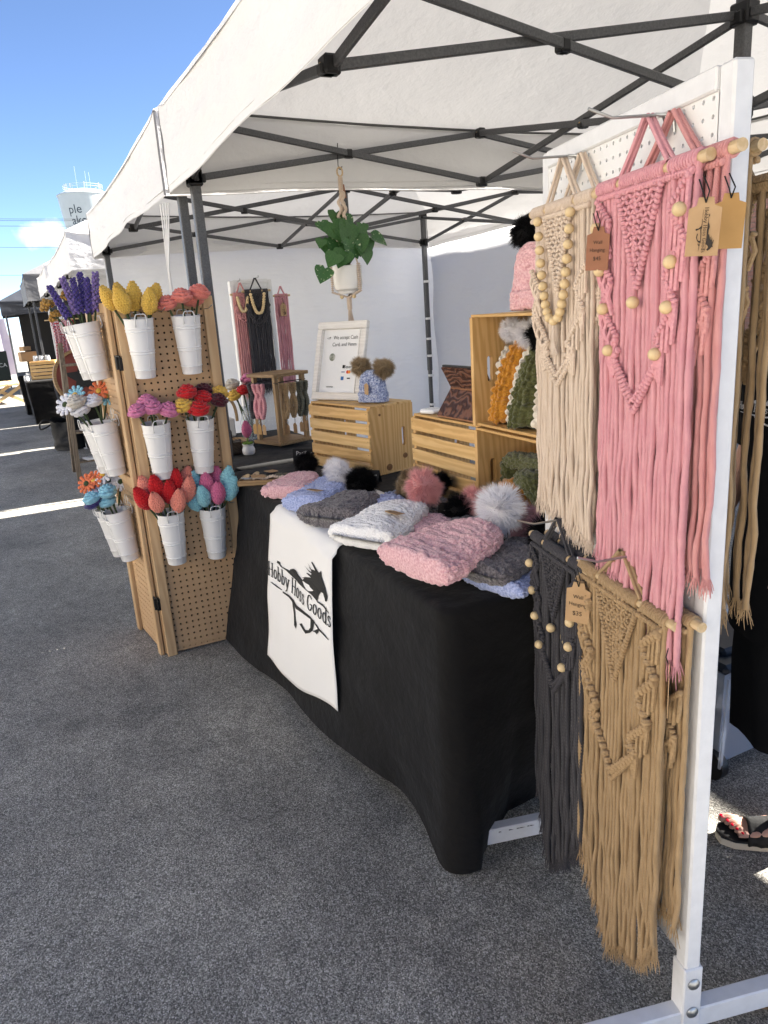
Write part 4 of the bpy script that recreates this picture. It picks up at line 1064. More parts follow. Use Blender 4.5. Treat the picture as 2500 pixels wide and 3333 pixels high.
def hat(label, mid, crown, W, T, z, mat, poms, cell=0.0175, amp=0.0115, cuff=0.27, seed=1, tagged=None, plump=1.0, tilt=0.0, cr=0.58):
    """mid: brim centre (x, y); crown: crown end (x, y); z: table height under it"""
    mid, crown = Vector((*mid, 0)), Vector((*crown, 0)); d = crown-mid; L = d.length
    t = thing('knitted_hat', label, 'hat', (mid.x, mid.y, z), math.atan2(d.y, d.x), 'knitted hats')
    P = hat_grid(L, W, T*0.98, cuff, cell, amp, seed, crown=cr, plump=plump)
    mn = P[..., 2].min(); P[..., 2] -= mn
    if tilt: P[..., 2] += P[..., 0]*tilt
    hb = MB().grid(P, True); hb.f.append(tuple(range(P.shape[1]))); hb.build('hat_body', HM[mat], t, angle=None)
    for (px, py, pz, r, k) in poms: pom(t, (L+px, py, pz+.012+tilt*L), r*1.06, k)
    if tagged:
        u, v = tagged; g_ = MB(); i = int(u*P.shape[0]); ztop = P[i, :, 2].max()+0.005
        mt = Matrix.Translation((u*L, v*W, ztop)) @ Matrix.Rotation(R_(75), 4, 'Z') @ Matrix.Rotation(0.12, 4, 'X')
        g_.poly([(-.035, -.018, 0), (.022, -.018, 0), (.035, -.010, 0), (.035, .010, 0), (.022, .018, 0), (-.035, .018, 0)], (0, 0, 0.0012), mt)
        tg = g_.build('tag', kraft, t, smooth=False)
        q = MB(); logo_to(q, lambda a, b: mt @ Vector((-.030+.05*a, .0+b*.05, .0016))); q.build('tag_print', MATS['black_print'], tg, smooth=False)
    return t
kraft = M('kraft_card', (0.40, 0.25, 0.13), (0.46, 0.30, 0.16), 0.8, 'noise', 30)
hat('small pink chenille hat with black pompom beside the wooden tray', (-2.900, 0.905), (-3.10, 1.10), 0.20, 0.055, TZ, 'pink', [(0.02, 0.01, 0.07, 0.062, 'black')], seed=2, tilt=0.05)
hat('periwinkle hat with white pompom, lying behind the tagged one', (-2.82, 0.985), (-2.99, 1.17), 0.17, 0.05, TZ, 'blue', [(0.02, -0.01, 0.06, 0.062, 'white')], seed=3)
hat('periwinkle chenille hat with white pompom and kraft tag', (-2.63, 0.905), (-2.80, 1.115), 0.21, 0.06, TZ, 'blue', [(0.035, 0.0, 0.065, 0.068, 'white')], seed=4, tagged=(0.24, -0.06), tilt=0.04)
hat('charcoal chenille hat with black pompom beside the white runner edge', (-2.375, 0.895), (-2.53, 1.12), 0.25, 0.075, TZ, 'char', [(0.03, 0.03, 0.075, 0.075, 'black')], seed=5, tilt=0.05)
hat('periwinkle hat with brown fur pompom between charcoal and white hats', (-2.27, 1.02), (-2.47, 1.215), 0.19, 0.06, TZ, 'blue', [(0.02, -0.06, 0.06, 0.065, 'tan')], seed=6)
hat('dusty pink hat lying under the white hat', (-2.01, 1.045), (-2.08, 1.215), 0.22, 0.06, TZ, 'dusty', [(0.015, -0.05, 0.06, 0.07, 'black')], seed=8, tilt=.04)
hat('white chenille hat with pink fur pompom and kraft tag', (-2.055, 0.875), (-2.20, 1.165), 0.25, 0.07, TZ+.012, 'white', [(0.025, -0.02, 0.085, 0.078, 'pink')], seed=7, tagged=(0.40, -0.20), tilt=0.10, cell=.017, amp=.009)
hat('charcoal hat with pink fur pompom lying against the slat crate', (-1.86, 1.10), (-1.985, 1.285), 0.20, 0.055, TZ, 'char', [(0.03, 0.02, 0.075, 0.07, 'pink')], seed=9, tilt=.08)
hat('small black-pompom hat tucked below the crates', (-1.62, 1.14), (-1.72, 1.29), 0.17, 0.05, TZ, 'char', [(0.02, 0.02, 0.07, 0.062, 'dusty')], seed=14, tilt=.08)
hat('periwinkle hat at the bottom of the stack under the big pink hat', (-1.535, 1.02), (-1.585, 1.22), 0.20, 0.04, TZ, 'blue', [(0.02, 0.0, 0.04, 0.05, 'black')], seed=10)
hat('charcoal hat with black pompom in the stack under the big pink hat', (-1.575, 0.99), (-1.635, 1.22), 0.22, 0.05, TZ+.028, 'char', [(0.02, -0.07, 0.05, 0.085, 'black')], seed=11)
hat('large pink chenille hat with white fur pompom at the table corner', (-1.690, 0.862), (-1.735, 1.150), 0.30, 0.070, TZ+.030, 'pink', [(0.035, -0.02, 0.08, 0.084, 'white')], seed=12, tilt=0.15, cell=.019, amp=.011)
for (x, y, r, k, lab) in ((-2.36, 1.33, 0.055, 'black', 'behind the charcoal hat'), (-2.52, 1.30, 0.058, 'tan', 'between the slat crates')):
    hat(f'hat with {"black" if k == "black" else "light brown"} fur pompom {lab}', (x+.05, y-.06), (x, y+.02), 0.14, 0.05, TZ, 'char' if k == 'black' else 'bluemix', [(0.01, 0, 0.085, r, k)], seed=15+len(lab))

def hat_up(label, loc, yaw, H_, W, T, mat, poms, cell, amp, cuff=0.30, seed=1, lean=(0, 0), tag_=False, cr=0.6):
    t = thing('knitted_hat', label, 'hat', loc, yaw, 'knitted hats')
    P = hat_grid(H_, W, T, cuff, cell, amp, seed, crown=cr)
    Q = np.stack([P[..., 1], P[..., 2], P[..., 0]], -1)
    Q[..., 0] += Q[..., 2]*lean[0]; Q[..., 1] += Q[..., 2]*lean[1]
    hb = MB().grid(Q, True); hb.f.append(tuple(range(Q.shape[1]))); hb.build('hat_body', HM[mat], t, angle=None)
    for (px, py, pz, r, k) in poms: pom(t, (px, py, pz), r, k)
    if tag_:
        g_ = MB(); g_.poly([(-.010, -T/2-.012, .045), (.012, -T/2-.014, .040), (.014, -T/2-.012, .085), (.002, -T/2-.010, .095), (-.010, -T/2-.010, .088)], (0, -0.0015, 0)); g_.build('tag', kraft, t, smooth=False)
    return t
hat_up('blue mottled baby hat with two fur pompoms beside the framed sign', (-3.14, 1.475, TZ+.330), 0.55, 0.150, 0.135, 0.10, 'bluemix', [(-0.060, 0.0, 0.165, 0.060, 'tan'), (0.056, 0.01, 0.155, 0.064, 'tan')], .014, .007, seed=21, tag_=True, cr=.62)
hat_up('pink baby hat with two black pompoms on the stacked crate', (-1.935, 1.50, TZ+.713), 0.35, 0.205, 0.165, 0.11, 'pink', [(-0.045, 0.0, 0.235, 0.060, 'black'), (0.075, 0.02, 0.215, 0.062, 'black')], .017, .009, seed=22, cr=.6)
zc = TZ+.351
hat_up('cream chunky hat with brown pompom at the crate wall', (-2.115, 1.53, zc), 1.25, 0.25, 0.13, 0.05, 'cream', [(0, 0, 0.285, 0.055, 'tan')], .024, .011, seed=23)
hat_up('mustard chunky hat standing in the stacked crate', (-2.045, 1.475, zc), 1.0, 0.27, 0.16, 0.065, 'mustard', [(0.0, 0.05, 0.30, 0.050, 'white')], .024, .012, seed=24, lean=(0.15, 0))
hat_up('cream chunky hat between the mustard and olive hats', (-1.985, 1.49, zc), 1.0, 0.25, 0.14, 0.05, 'cream', [(0.01, 0.03, 0.29, 0.062, 'white')], .024, .011, seed=25, lean=(.12, 0))
hat_up('olive chunky hat with black pompom in the stacked crate', (-1.905, 1.455, zc), 0.9, 0.25, 0.16, 0.07, 'olive', [(0.03, 0.0, 0.285, 0.066, 'black')], .024, .012, seed=26, lean=(.12, 0))
hat_up('cream chunky hat by the right end of the stacked crate', (-1.82, 1.48, zc), 0.9, 0.22, 0.14, 0.05, 'cream', [], .024, .011, seed=27)
# scarves / headbands in the open crate
def bundle(label, path, W, T, mat, seed):
    n = 60; P0 = [Vector(p) for p in path]
    pts = []
    for i in range(n):
        t = i/(n-1)*(len(P0)-1); k = min(int(t), len(P0)-2); pts.append(P0[k].lerp(P0[k+1], t-k))
    for _ in range(6): pts = [pts[0]]+[(pts[i-1]+pts[i]*2+pts[i+1])/4 for i in range(1, n-1)]+[pts[-1]]
    nv = 64; G = np.zeros((n, nv, 3))
    for i in range(n):
        tg = (pts[min(i+1, n-1)]-pts[max(i-1, 0)]).normalized(); sd = Vector((0.35, -0.2, 0.9)).cross(tg).normalized(); up = tg.cross(sd)
        e = math.sqrt(max(0.02, 1-abs(2*i/(n-1)-1)**6))
        for j in range(nv):
            a = 2*math.pi*j/nv; c_, s_ = math.cos(a), math.sin(a)
            G[i, j] = pts[i]+sd*(W/2*e*math.copysign(abs(c_)**.7, c_))+up*(T/2*e*math.copysign(abs(s_)**.8, s_))
    G = knit(G, 0.022, 0.011, seed=seed)
    o = MB().grid(G, True).build('knitted_scarf', HM[mat], angle=None)
    return tag(o, label, 'scarf', 'knitted scarves in the open crate')
z0 = TZ+.02
bundle('olive knitted headband standing behind the mustard one', [(-2.10, 1.50, z0+.02), (-2.10, 1.50, z0+.19), (-1.98, 1.49, z0+.20), (-1.80, 1.47, z0+.21)], 0.07, 0.05, 'olive', 31)
bundle('olive knitted headband heaped on the right of the open crate', [(-1.96, 1.44, z0+.16), (-1.86, 1.41, z0+.17), (-1.78, 1.42, z0+.10), (-1.86, 1.42, z0+.05)], 0.08, 0.06, 'olive', 32)
bundle('mustard knitted headband folded at the crate opening', [(-2.08, 1.44, z0+.03), (-2.02, 1.43, z0+.10), (-1.99, 1.42, z0+.13), (-1.95, 1.41, z0+.06), (-1.97, 1.42, z0)], 0.08, 0.055, 'mustard', 33)
bundle('cream knitted headband spilling from the open crate', [(-1.93, 1.39, z0+.06), (-1.86, 1.34, z0+.05), (-1.80, 1.30, z0+.01), (-1.76, 1.30, z0)], 0.07, 0.05, 'cream', 34)
bundle('olive knitted headband lying low under the cream one', [(-1.98, 1.37, z0+.02), (-1.90, 1.33, z0+.01), (-1.82, 1.28, z0)], 0.07, 0.045, 'olive', 35)

# ------------------------------------------------------------------ white rolling pegboard stand with wall hangings
SU = Vector((-0.970, 0.242, 0)).normalized(); SN0 = Vector((-0.8075, 1.0145, 0)); SN = SN0+SU*0.028; SNn = Vector((-SU.y, SU.x, 0))
if SNn.y > 0: SNn = -SNn
SW, SH = 0.670, 1.866
YAW = math.atan2(-SU.y, -SU.x)
# local frame: x from far post to near post (0..SW), -y towards the shoppers, z up
ST = thing('rolling_pegboard_stand', 'white metal pegboard stand on casters hung with macrame', 'display stand', tuple(SN+SU*SW), YAW)
peg_white = M('white_pegboard', (0.76, 0.75, 0.74), (0.72, 0.71, 0.70), 0.4, 'noise', 10, 0.03, 0.001)
pw = 0.035
for x in (pw/2, SW-pw/2):
    m = MB(); m.box((x, 0.0, (SH+0.11)/2), (pw, pw, SH-0.11), None, 0.004); m.build('post', white_metal, ST)
    m = MB(); m.box((x, 0.0, 0.135), (pw+.008, pw+.008, 0.16), None, 0.003); bk = m.build('post_sleeve', white_metal, ST)
    for zz in (0.105, 0.178):
        b = MB(); b.lathe([(0.0001, 0.007), (0.009, 0.006), (0.013, 0.003), (0.013, 0.0)], 14, Matrix.Translation((x+pw/2+.004, 0, zz)) @ Matrix.Rotation(R_(90), 4, 'Y')); b.build('bolt', steel, bk)
    m = MB(); m.box((x, 0.04, 0.078), (pw, 0.66, 0.05), None, 0.003); ft = m.build('foot_bar', white_metal, ST)
    for sy in (-1, 1):
        m = MB(); m.box((x, .04+sy*0.332, 0.078), (pw*.96, 0.008, 0.046), None, 0.002); m.build('end_cap', blk_plastic, ft)
        cy = .04+sy*0.300
        m = MB(); m.lathe([(0.0001, 0.0), (0.022, 0.0), (0.024, -0.008), (0.016, -0.016), (0.012, -0.022)], 16, Matrix.Translation((x, cy, 0.053)) @ Matrix.Scale(.7, 4))
        for q in (-1, 1): m.box((x+q*.014, cy+.006, 0.030), (0.003, 0.024, 0.030), None, 0.001)
        m.box((x, cy+.004, 0.043), (0.031, 0.028, 0.004)); cs = m.build('caster_fork', steel, ft)
        m = MB(); m.lathe([(0.010, -0.011), (0.031, -0.011), (0.033, -0.007), (0.033, 0.007), (0.031, 0.011), (0.010, 0.011), (0.010, -0.011)], 20, Matrix.Translation((x, cy+.008, 0.0215)) @ Matrix.Scale(.65, 4) @ Matrix.Rotation(R_(90), 4, 'Y')); m.build('wheel', M('caster_rubber', (0.02, 0.02, 0.02), (0.04, 0.04, 0.04), 0.55, 'noise', 40), cs)
chip = MB(); rs = random.Random(5)
for x, z, l in ((pw+0.0006, 0.118, 0), ): pass
for k in range(7):
    y = rs.uniform(-.28, -.08); chip.poly([(0.051-.0004, y, .1034), (0.051-.0004, y+rs.uniform(.006, .018), .1034), (0.051-.003, y+.008, .1035), (0.051-.004, y+.002, .1035)])
chip.build('paint_chips', M('bare_steel', (0.10, 0.09, 0.085), rough=0.6), ST)['kind'] = 'stuff'
m = pegsheet(SW-2*pw, SH-0.29, 0.0254*1.0, 0.0036, 0.006); m2 = MB(); m2.add([(x+pw, y-.016, z+0.26) for x, y, z in m.v], m.f); ps = m2.build('pegboard_sheet', peg_white, ST, angle=30)
for (z, h_) in ((SH-0.018, 0.035), (0.235, 0.05), (0.93, 0.05)):
    m = MB(); m.box((SW/2, -0.006 if z > 1.5 else 0.012, z), (SW-2*pw, 0.034, h_), None, 0.003); m.build('cross_rail', white_metal, ST)

# macrame wall hangings -------------------------------------------------------
cordm = lambda nm, a, b: M('cotton_'+nm, a, b, 0.9, 'rope', 3.0, 0.45, 0.0016, uv=True, stretch=(1.0, 1.0, 1.0), sheen=0.15, spec=0.1, vscale=24)
CM = {'pink': cordm('pink', (0.60, 0.27, 0.31), (0.68, 0.34, 0.37)), 'cream': cordm('cream', (0.60, 0.48, 0.38), (0.67, 0.55, 0.45)), 'char': cordm('charcoal', (0.044, 0.042, 0.048), (0.060, 0.057, 0.063)), 'tan': cordm('tan', (0.33, 0.22, 0.115), (0.41, 0.28, 0.155)), 'rose': cordm('rose', (0.55, 0.24, 0.24), (0.62, 0.30, 0.29))}
KM = {k: M('knot_'+k, v[0], v[1], 0.9, 'yarn', 190, 0.6, 0.002, sheen=0.15, spec=0.1) for k, v in {'pink': ((0.60, 0.27, 0.31), (0.68, 0.34, 0.37)), 'cream': ((0.60, 0.48, 0.38), (0.67, 0.55, 0.45)), 'char': ((0.044, 0.042, 0.048), (0.062, 0.058, 0.065)), 'tan': ((0.33, 0.22, 0.115), (0.41, 0.28, 0.155)), 'rose': ((0.55, 0.24, 0.24), (0.62, 0.30, 0.29))}.items()}
dowel_m = M('dowel_wood', (0.52, 0.37, 0.20), (0.60, 0.45, 0.27), 0.6, 'wood', 4, 0.05, 0.001, stretch=(0.5, 4, 4))
bead_m = M('bead_wood', (0.62, 0.45, 0.24), (0.70, 0.54, 0.31), 0.5, 'noise', 60)
def tube_uv(mb, path, r, n=7, twist=140.0):
    o = len(mb.v)
    mb.tube(path, r, n, cap=False)
    L = 0; prev = Vector(path[0]); uv = []
    for p in path:
        p = Vector(p); L += (p-prev).length; prev = p
        for k in range(n): uv.append((k/n*1.6, L*twist*0.35))
    mb.uv = (mb.uv or []) + uv
    return mb
def rope(path, rad, n=9, pitch=0.030, amp=0.15, step=0.0042, ph=0.0):
    """three-ply twisted cord along a near-vertical path"""
    P = np.array([tuple(p) for p in path]); R0 = np.asarray(rad)
    d = np.concatenate([[0], np.cumsum(np.linalg.norm(np.diff(P, axis=0), axis=1))])
    m = max(8, int(d[-1]/step)); q = np.linspace(0, d[-1], m)
    C = np.stack([np.interp(q, d, P[:, k]) for k in range(3)], 1); rr = np.interp(q, d, R0)
    a = np.arange(n)/n*2*np.pi
    r = rr[:, None]*(1+amp*np.abs(np.cos(1.5*(a[None, :]-2*np.pi*q[:, None]/pitch+ph)))-amp*.6)
    G = np.stack([C[:, 0:1]+r*np.cos(a), C[:, 1:2]+r*np.sin(a), np.repeat(C[:, 2:3], n, 1)], -1)
    mb = MB().grid(G, True); mb.uv = [(k/n*1.6, L_*52) for L_ in q for k in range(n)]
    return mb
bead_cache = {}
def bead_mesh(r):
    if r not in bead_cache:
        m = MB(); pr = [(r*0.22, -r*0.93)]+[(r*math.cos(R_(a)), r*math.sin(R_(a))*0.96) for a in range(-65, 66, 13)]+[(r*0.22, r*0.93)]
        m.lathe(pr, 14, close=True); bead_cache[r] = m.mesh('bead', bead_m)
    return bead_cache[r]
def put(me, name, parent, loc, rot=(0, 0, 0), sc=1.0):
    o = bpy.data.objects.new(name, me); col.objects.link(o); o.parent = parent; o.location = loc; o.rotation_euler = rot; o.scale = (sc,)*3 if not hasattr(sc, '__len__') else sc
    return o
def ridge(mb, p, q, r, n=None, wob=0.25):
    """clove-hitch ridge: a row of slanted wraps from p to q"""
    p, q = Vector(p), Vector(q); L = (q-p).length; n = n or max(3, int(L/(r*1.35)))
    d = (q-p).normalized(); sd = Vector((d.z, 0, -d.x))
    for k in range(n):
        c = p.lerp(q, (k+.5)/n)
        mt = Matrix.Translation(c) @ Vector((0, 0, 1)).rotation_difference((d+sd*0.45).normalized()).to_matrix().to_4x4()
        mb.ball((0, 0, 0), (r*1.15, r*1.05, r*0.72), 8, mt)
def tag_card(parent, loc, yaw, lines, mark=False, tone='kraft_card', sc=1.0):
    mt = Matrix.Translation(loc) @ Matrix.Rotation(yaw, 4, 'Z') @ Matrix.Rotation(R_(3), 4, 'Y')
    w, h = 0.024*sc, 0.082*sc
    out = [(-w, 0, -h), (w, 0, -h), (w, 0, -.012*sc), (w*.55, 0, -.008*sc), (w*.45, 0, 0.004*sc), (-w*.45, 0, 0.004*sc), (-w*.55, 0, -.008*sc), (-w, 0, -.012*sc)]
    g_ = MB(); g_.poly(out, (0, 0.0014, 0), mt); c = g_.build('tag', MATS[tone], parent, smooth=False)
    s = MB(); s.tube([mt @ Vector((0, -.001, -.004*sc)), mt @ Vector((0.004, -.006, .012*sc)), mt @ Vector((-0.006, 0, .034*sc))], 0.0011, 5); s.tube([mt @ Vector((0, -.001, -.004*sc)), mt @ Vector((-0.004, -.006, .010*sc)), mt @ Vector((-0.012, 0, .030*sc))], 0.0011, 5); s.build('tag_string', M('black_string', (0.012, 0.012, 0.012), rough=.9), c)
    p = MB()
    if mark: logo_to(p, lambda a, b: mt @ Vector(((b*0.060+.002)*sc, -0.0012, (-0.012-.064*a)*sc)))
    for (tx, z, sz) in lines: text_to(p, tx, lambda a, b: mt @ Vector((a*sc, -0.0012, b*sc)), sz, 0, z)
    p.build('tag_print', M('brown_ink', (0.035, 0.026, 0.02), rough=.8), c, smooth=False)
    return c
def wall_hanging(label, s_mid, d, z, W, mat, lenf, ncord, cr=0.0042, design='zigzag', parent_frame=None, dow=0.0095, seed=1, apex=0.10, tagf=None, group='macrame wall hangings', bead_r=0.0095, twist=1.0, full=True):
    """s_mid: distance of the middle from the near post along the stand; d: distance off the board"""
    if parent_frame is None:
        loc = SN0+SU*s_mid+SNn*d; yaw = YAW
    else: loc, yaw = parent_frame
    t = thing('macrame_wall_hanging', label, 'wall hanging', (loc[0], loc[1], z), yaw, group)
    rs = random.Random(seed)
    m = MB(); m.tube([(-W/2-.012, 0, 0), (W/2+.014, 0, 0)], dow, 12); dw = m.build('dowel', dowel_m, t)
    # wrapped cord round the dowel, leaving bare gaps where the hanger ties on
    segs = [(-W/2+.004, -W*0.27), (-W*0.22, W*0.20), (W*0.25, W/2-.006)]
    m = MB(); rr = cr*0.72
    for (a, b) in segs:
        n = max(2, int((b-a)/(rr*1.75)))
        for k in range(n):
            x = a+(k+.5)*(b-a)/n
            ring = [(x+rr*.25*math.sin(R_(u)), (dow+rr*.5)*math.cos(R_(u)), (dow+rr*.5)*math.sin(R_(u))) for u in range(0, 361, 30)]
            m.tube(ring, rr, 5, cap=False)
    m.build('wrapped_cord', KM[mat], t)['kind'] = 'stuff'
    # hanger
    m = MB()
    for (x, sy) in ((-W*0.25, -1), (-W*0.235, 1), (W*0.215, -1), (W*0.235, 1)):
        tube_uv(m, bez((x, sy*.004, dow), (x*.55, sy*.003, apex*.5), (x*0.06, sy*.004, apex), 8), cr*0.8, 6)
    m.build('hanger_cord', CM[mat], t)
    # hanging cords
    for k in range(ncord):
        x = -W/2+.006+(W-.012)*(k+.5)/ncord
        L = lenf((x+W/2)/W) + rs.uniform(-.012, .012)
        ph, ph2 = rs.uniform(0, 6.28), rs.uniform(0, 6.28); y0 = rs.uniform(-.004, .004); lay = -0.004 if k % 2 else 0.003
        n = 46 if full else 22; path, rad = [], []
        for i in range(n):
            q = i/(n-1); zz = -dow*0.6-(L-dow)*q
            amp = (0.0007+0.0016*q**1.5)
            path.append((x+amp*math.sin(ph+q*17*L/0.75)+amp*.6*math.sin(ph2+q*41*L/.75), y0+lay+amp*1.2*math.sin(ph2+q*23), zz))
            rad.append(cr*(1+0.10*math.sin(ph+q*60)+(0.05*math.sin(q*131+ph2))))
        m = rope(path, [x_*1.04 for x_ in rad], ph=ph, amp=.26) if full and k % 1 == 0 and ncord >= 38 else tube_uv(MB(), path, rad, 7, 150.0*twist)
        c = m.build('cord', CM[mat], t, angle=None)
        # frayed end
        fr = MB(); e = Vector(path[-1]); nf = 11 if full else 5
        for i in range(nf):
            a = 2*math.pi*i/nf; sp = rs.uniform(.3, 1.0); l = rs.uniform(.018, .042)
            p0 = e+Vector((cr*.6*math.cos(a), cr*.6*math.sin(a), .004)); p1 = e+Vector((cr*(1+.9*sp)*math.cos(a), cr*(1+.9*sp)*math.sin(a), -l*.55)); p2 = e+Vector((cr*(1.2+1.6*sp)*math.cos(a)+rs.uniform(-.004, .004), cr*(1+1.3*sp)*math.sin(a), -l))
            fr.tube([p0, p1, p2], [.0011, .0010, .0005], 4, cap=False)
        fr.build('frayed_end', KM[mat], c)
    # knotted design in front of the cords
    yk = -0.011
    if design:
        top = -dow-.010
        m = MB(); ht = W*0.52 if design != 'plain' else W*.45
        rk = 0.0052
        rows = int(ht/(rk*1.7))
        for r in range(rows):
            f = 1-r/rows; half = W*0.21*f
            n = max(1, int(2*half/(rk*2.3)))
            for k in range(n):
                x = -half+(2*half)*(k+.5)/n+(rk*1.1 if r % 2 else 0)*(.5 if n > 1 else 0)
                mt = Matrix.Translation((x, yk+rs.uniform(-.001, .001), top-r*rk*1.7)) @ Matrix.Rotation(R_(38 if (r+k) % 2 else -38), 4, 'Y')
                m.ball((0, 0, 0), (rk*1.3, rk*.95, rk*.72), 8, mt)
        m.build('knotted_triangle', KM[mat], t)['kind'] = 'stuff'
        m = MB()
        ridge(m, (-W*0.215, yk-.003, top), (0, yk-.003, top-ht), 0.0062); ridge(m, (W*0.215, yk-.003, top), (0, yk-.003, top-ht), 0.0062)
        ridge(m, (-W*.47, yk, top+.002), (W*.47, yk, top+.002), 0.0058)
        vtop = top-ht*0.25 if design == 'zigzag' else top-ht*0.75
        K = .70; zb = top-W*1.14
        zig = []
        for sgn in (-1, 1):
            # zigzag running down each side and closing into the V
            pts = [(sgn*W*.46, top), (sgn*W*.30, top-W*.20*K), (sgn*W*.44, top-W*.42*K), (sgn*W*.27, top-W*.66*K), (sgn*W*.38, top-W*.86*K), (sgn*W*.20, top-W*1.12*K), (sgn*W*.27, top-W*1.22*K), (0, zb)] if design in ('zigzag', 'knots') else [(sgn*W*.46, top-W*.35), (sgn*W*.30, top-W*.50), (sgn*W*.42, top-W*.66), (sgn*W*.16, top-W*.90), (sgn*W*.28, top-W*.94), (0, zb)]
            zig.append(pts)
            for a, b in zip(pts[:-1], pts[1:]): ridge(m, (a[0], yk-.004, a[1]), (b[0], yk-.004, b[1]), 0.0064 if design != 'knots' else 0.0105)
            pts2 = [(p[0]*.86, p[1]-.020) for p in pts[-3:]]
            for a, b in zip(pts2[:-1], pts2[1:]): ridge(m, (a[0], yk-.004, a[1]), (b[0], yk-.004, b[1]), 0.0062)
            # slack cords fanning between the bends
            for a, b in zip(pts[:-2], pts[1:-1]):
                for q in range(4):
                    f = (q+.5)/4; x0 = a[0]+(b[0]-a[0])*f; z0_ = a[1]+(b[1]-a[1])*f
                    m.tube([(x0, yk-.001, z0_), (x0+sgn*.006, yk-.006, z0_-W*.08), (x0-sgn*.004, yk-.001, z0_-W*.18)], cr*.85, 6)
        m.build('hitch_ridges', KM[mat], t)['kind'] = 'stuff'
        if design == 'zigzag':
            for pts in zig:
                sg = 1 if pts[0][0] > 0 else -1
                for (x, zz) in ((sg*W*.42, top-W*.16), (sg*W*.37, top-W*.40), (sg*W*.33, top-W*.62), (sg*W*.24, top-W*.86)):
                    put(bead_mesh(bead_r), 'bead', t, (x+rs.uniform(-.004, .004), yk-.012, zz), (rs.uniform(-.3, .3), rs.uniform(-.3, .3), 0))
            put(bead_mesh(bead_r), 'bead', t, (0.004, yk-.012, top-ht-.022))
        if design == 'necklace':
            n = 21
            for k in range(n):
                q = k/(n-1); a = (q-.5)*2
                x = W*0.27*math.copysign(abs(a)**0.55, a); zz = top-.004-W*0.72*(1-abs(a)**1.5)
                put(bead_mesh(0.0105), 'bead', t, (x, yk-.012, zz), (rs.uniform(-.2, .2), math.copysign(max(0, .9-abs(a)), a), 0))
            m = MB()
            for k in range(6): tube_uv(m, bez((0, yk-.012, top-W*.72), (rs.uniform(-.012, .012), yk-.014, top-W*.84), (rs.uniform(-.016, .016), yk-.01, top-W*.98), 6), .0026, 5)
            m.build('tassel', CM[mat], t)
    if tagf: tagf(t)
    return t
def steel_hook(label, s, z, ln=0.15):
    o = SN0+SU*s
    m = MB(); p = lambda d, zz, ds=0.0: o+SU*ds+SNn*(d+.016)+Vector((0, 0, zz))
    m.tube([p(0, z), p(ln*.72, z-.004), p(ln, z+.010)], 0.0026, 7)
    m.tube([p(.002, z-.03, .012), p(.004, z-.012, .012), p(.012, z-.002, .006), p(.03, z)], 0.0024, 6)
    m.tube([p(.002, z-.03, -.012), p(.004, z-.012, -.012), p(.012, z-.002, -.006), p(.03, z)], 0.0024, 6)
    return tag(m.build('peg_hook', steel), label, 'hook', 'long hooks on the white pegboard')
steel_hook('long steel hook holding the pink wall hangings', 0.185, 1.828)
steel_hook('long steel hook holding the cream wall hangings', 0.505, 1.828)
steel_hook('long steel hook holding the charcoal wall hangings', 0.52, 1.045)
steel_hook('long steel hook holding the tan wall hangings', 0.215, 1.052)
wall_hanging('pink macrame hanging with wooden beads at the near edge of the stand', 0.200, 0.050, 1.738, 0.318, 'pink', lambda u: float(np.interp(u, [0, .3, .55, .75, 1], [.71, .74, .78, .85, .84])), 44, cr=0.0054, design='zigzag', seed=3, apex=0.092, bead_r=0.0115,
             tagf=lambda t: (tag_card(t, (0.230, -0.044, -0.070), 0.85, [], True, sc=0.92)))
wall_hanging('second pink macrame hanging behind the beaded pink one', 0.160, 0.028, 1.742, 0.318, 'rose', lambda u: 0.62+0.06*u, 32, cr=0.0052, design='plain', seed=4, apex=0.085,
             tagf=lambda t: tag_card(t, (0.160, -0.004, -0.066), 0.95, [], False, tone='kraft_card2', sc=0.9)) if M('kraft_card2', (0.42, 0.24, 0.085), (0.46, 0.27, 0.10), 0.8, 'noise', 30) else None
wall_hanging('cream macrame hanging with a draped string of wooden beads', 0.520, 0.050, 1.735, 0.295, 'cream', lambda u: 0.66+0.05*u, 42, cr=0.0048, design='necklace', seed=5, apex=0.092)
wall_hanging('second cream macrame hanging behind the beaded cream one', 0.480, 0.028, 1.738, 0.295, 'cream', lambda u: 0.64+0.03*u, 30, cr=0.0048, design='plain', seed=6, apex=0.088,
             tagf=lambda t: tag_card(t, (0.172, -0.052, -0.072), 0.75, [('Wall', -.030, .010), ('Hanging', -.045, .010), ('$45', -.062, .011)], False, tone='brown_card', sc=0.9) if M('brown_card', (0.27, 0.12, 0.065), (0.31, 0.14, 0.08), 0.8, 'noise', 30) else None)
wall_hanging('charcoal macrame hanging with pale wooden beads low on the stand', 0.520, 0.062, 0.965, 0.290, 'char', lambda u: float(np.interp(u, [0, .05, .12, .33, .7, 1], [.72, .74, .84, .93, .83, .70])), 40, cr=0.0048, design='zigzag', seed=7, apex=0.082, bead_r=0.0115,
             tagf=lambda t: tag_card(t, (0.165, -0.030, -0.020), 0.8, [('Wall', -.030, .011), ('Hanging', -.046, .011), ('$35', -.066, .013)], False, sc=1.1))
wall_hanging('second charcoal hanging with beads behind the first', 0.490, 0.034, 0.972, 0.285, 'char', lambda u: 0.55, 20, cr=0.0046, design='necklace', seed=8, apex=0.075)
wall_hanging('tan macrame hanging with knotted V low on the stand', 0.232, 0.060, 0.972, 0.345, 'tan', lambda u: float(np.interp(u, [0, .2, .46, .6, .82, 1], [.74, .81, .91, .85, .82, .72])), 46, cr=0.0052, design='knots', seed=9, apex=0.085)
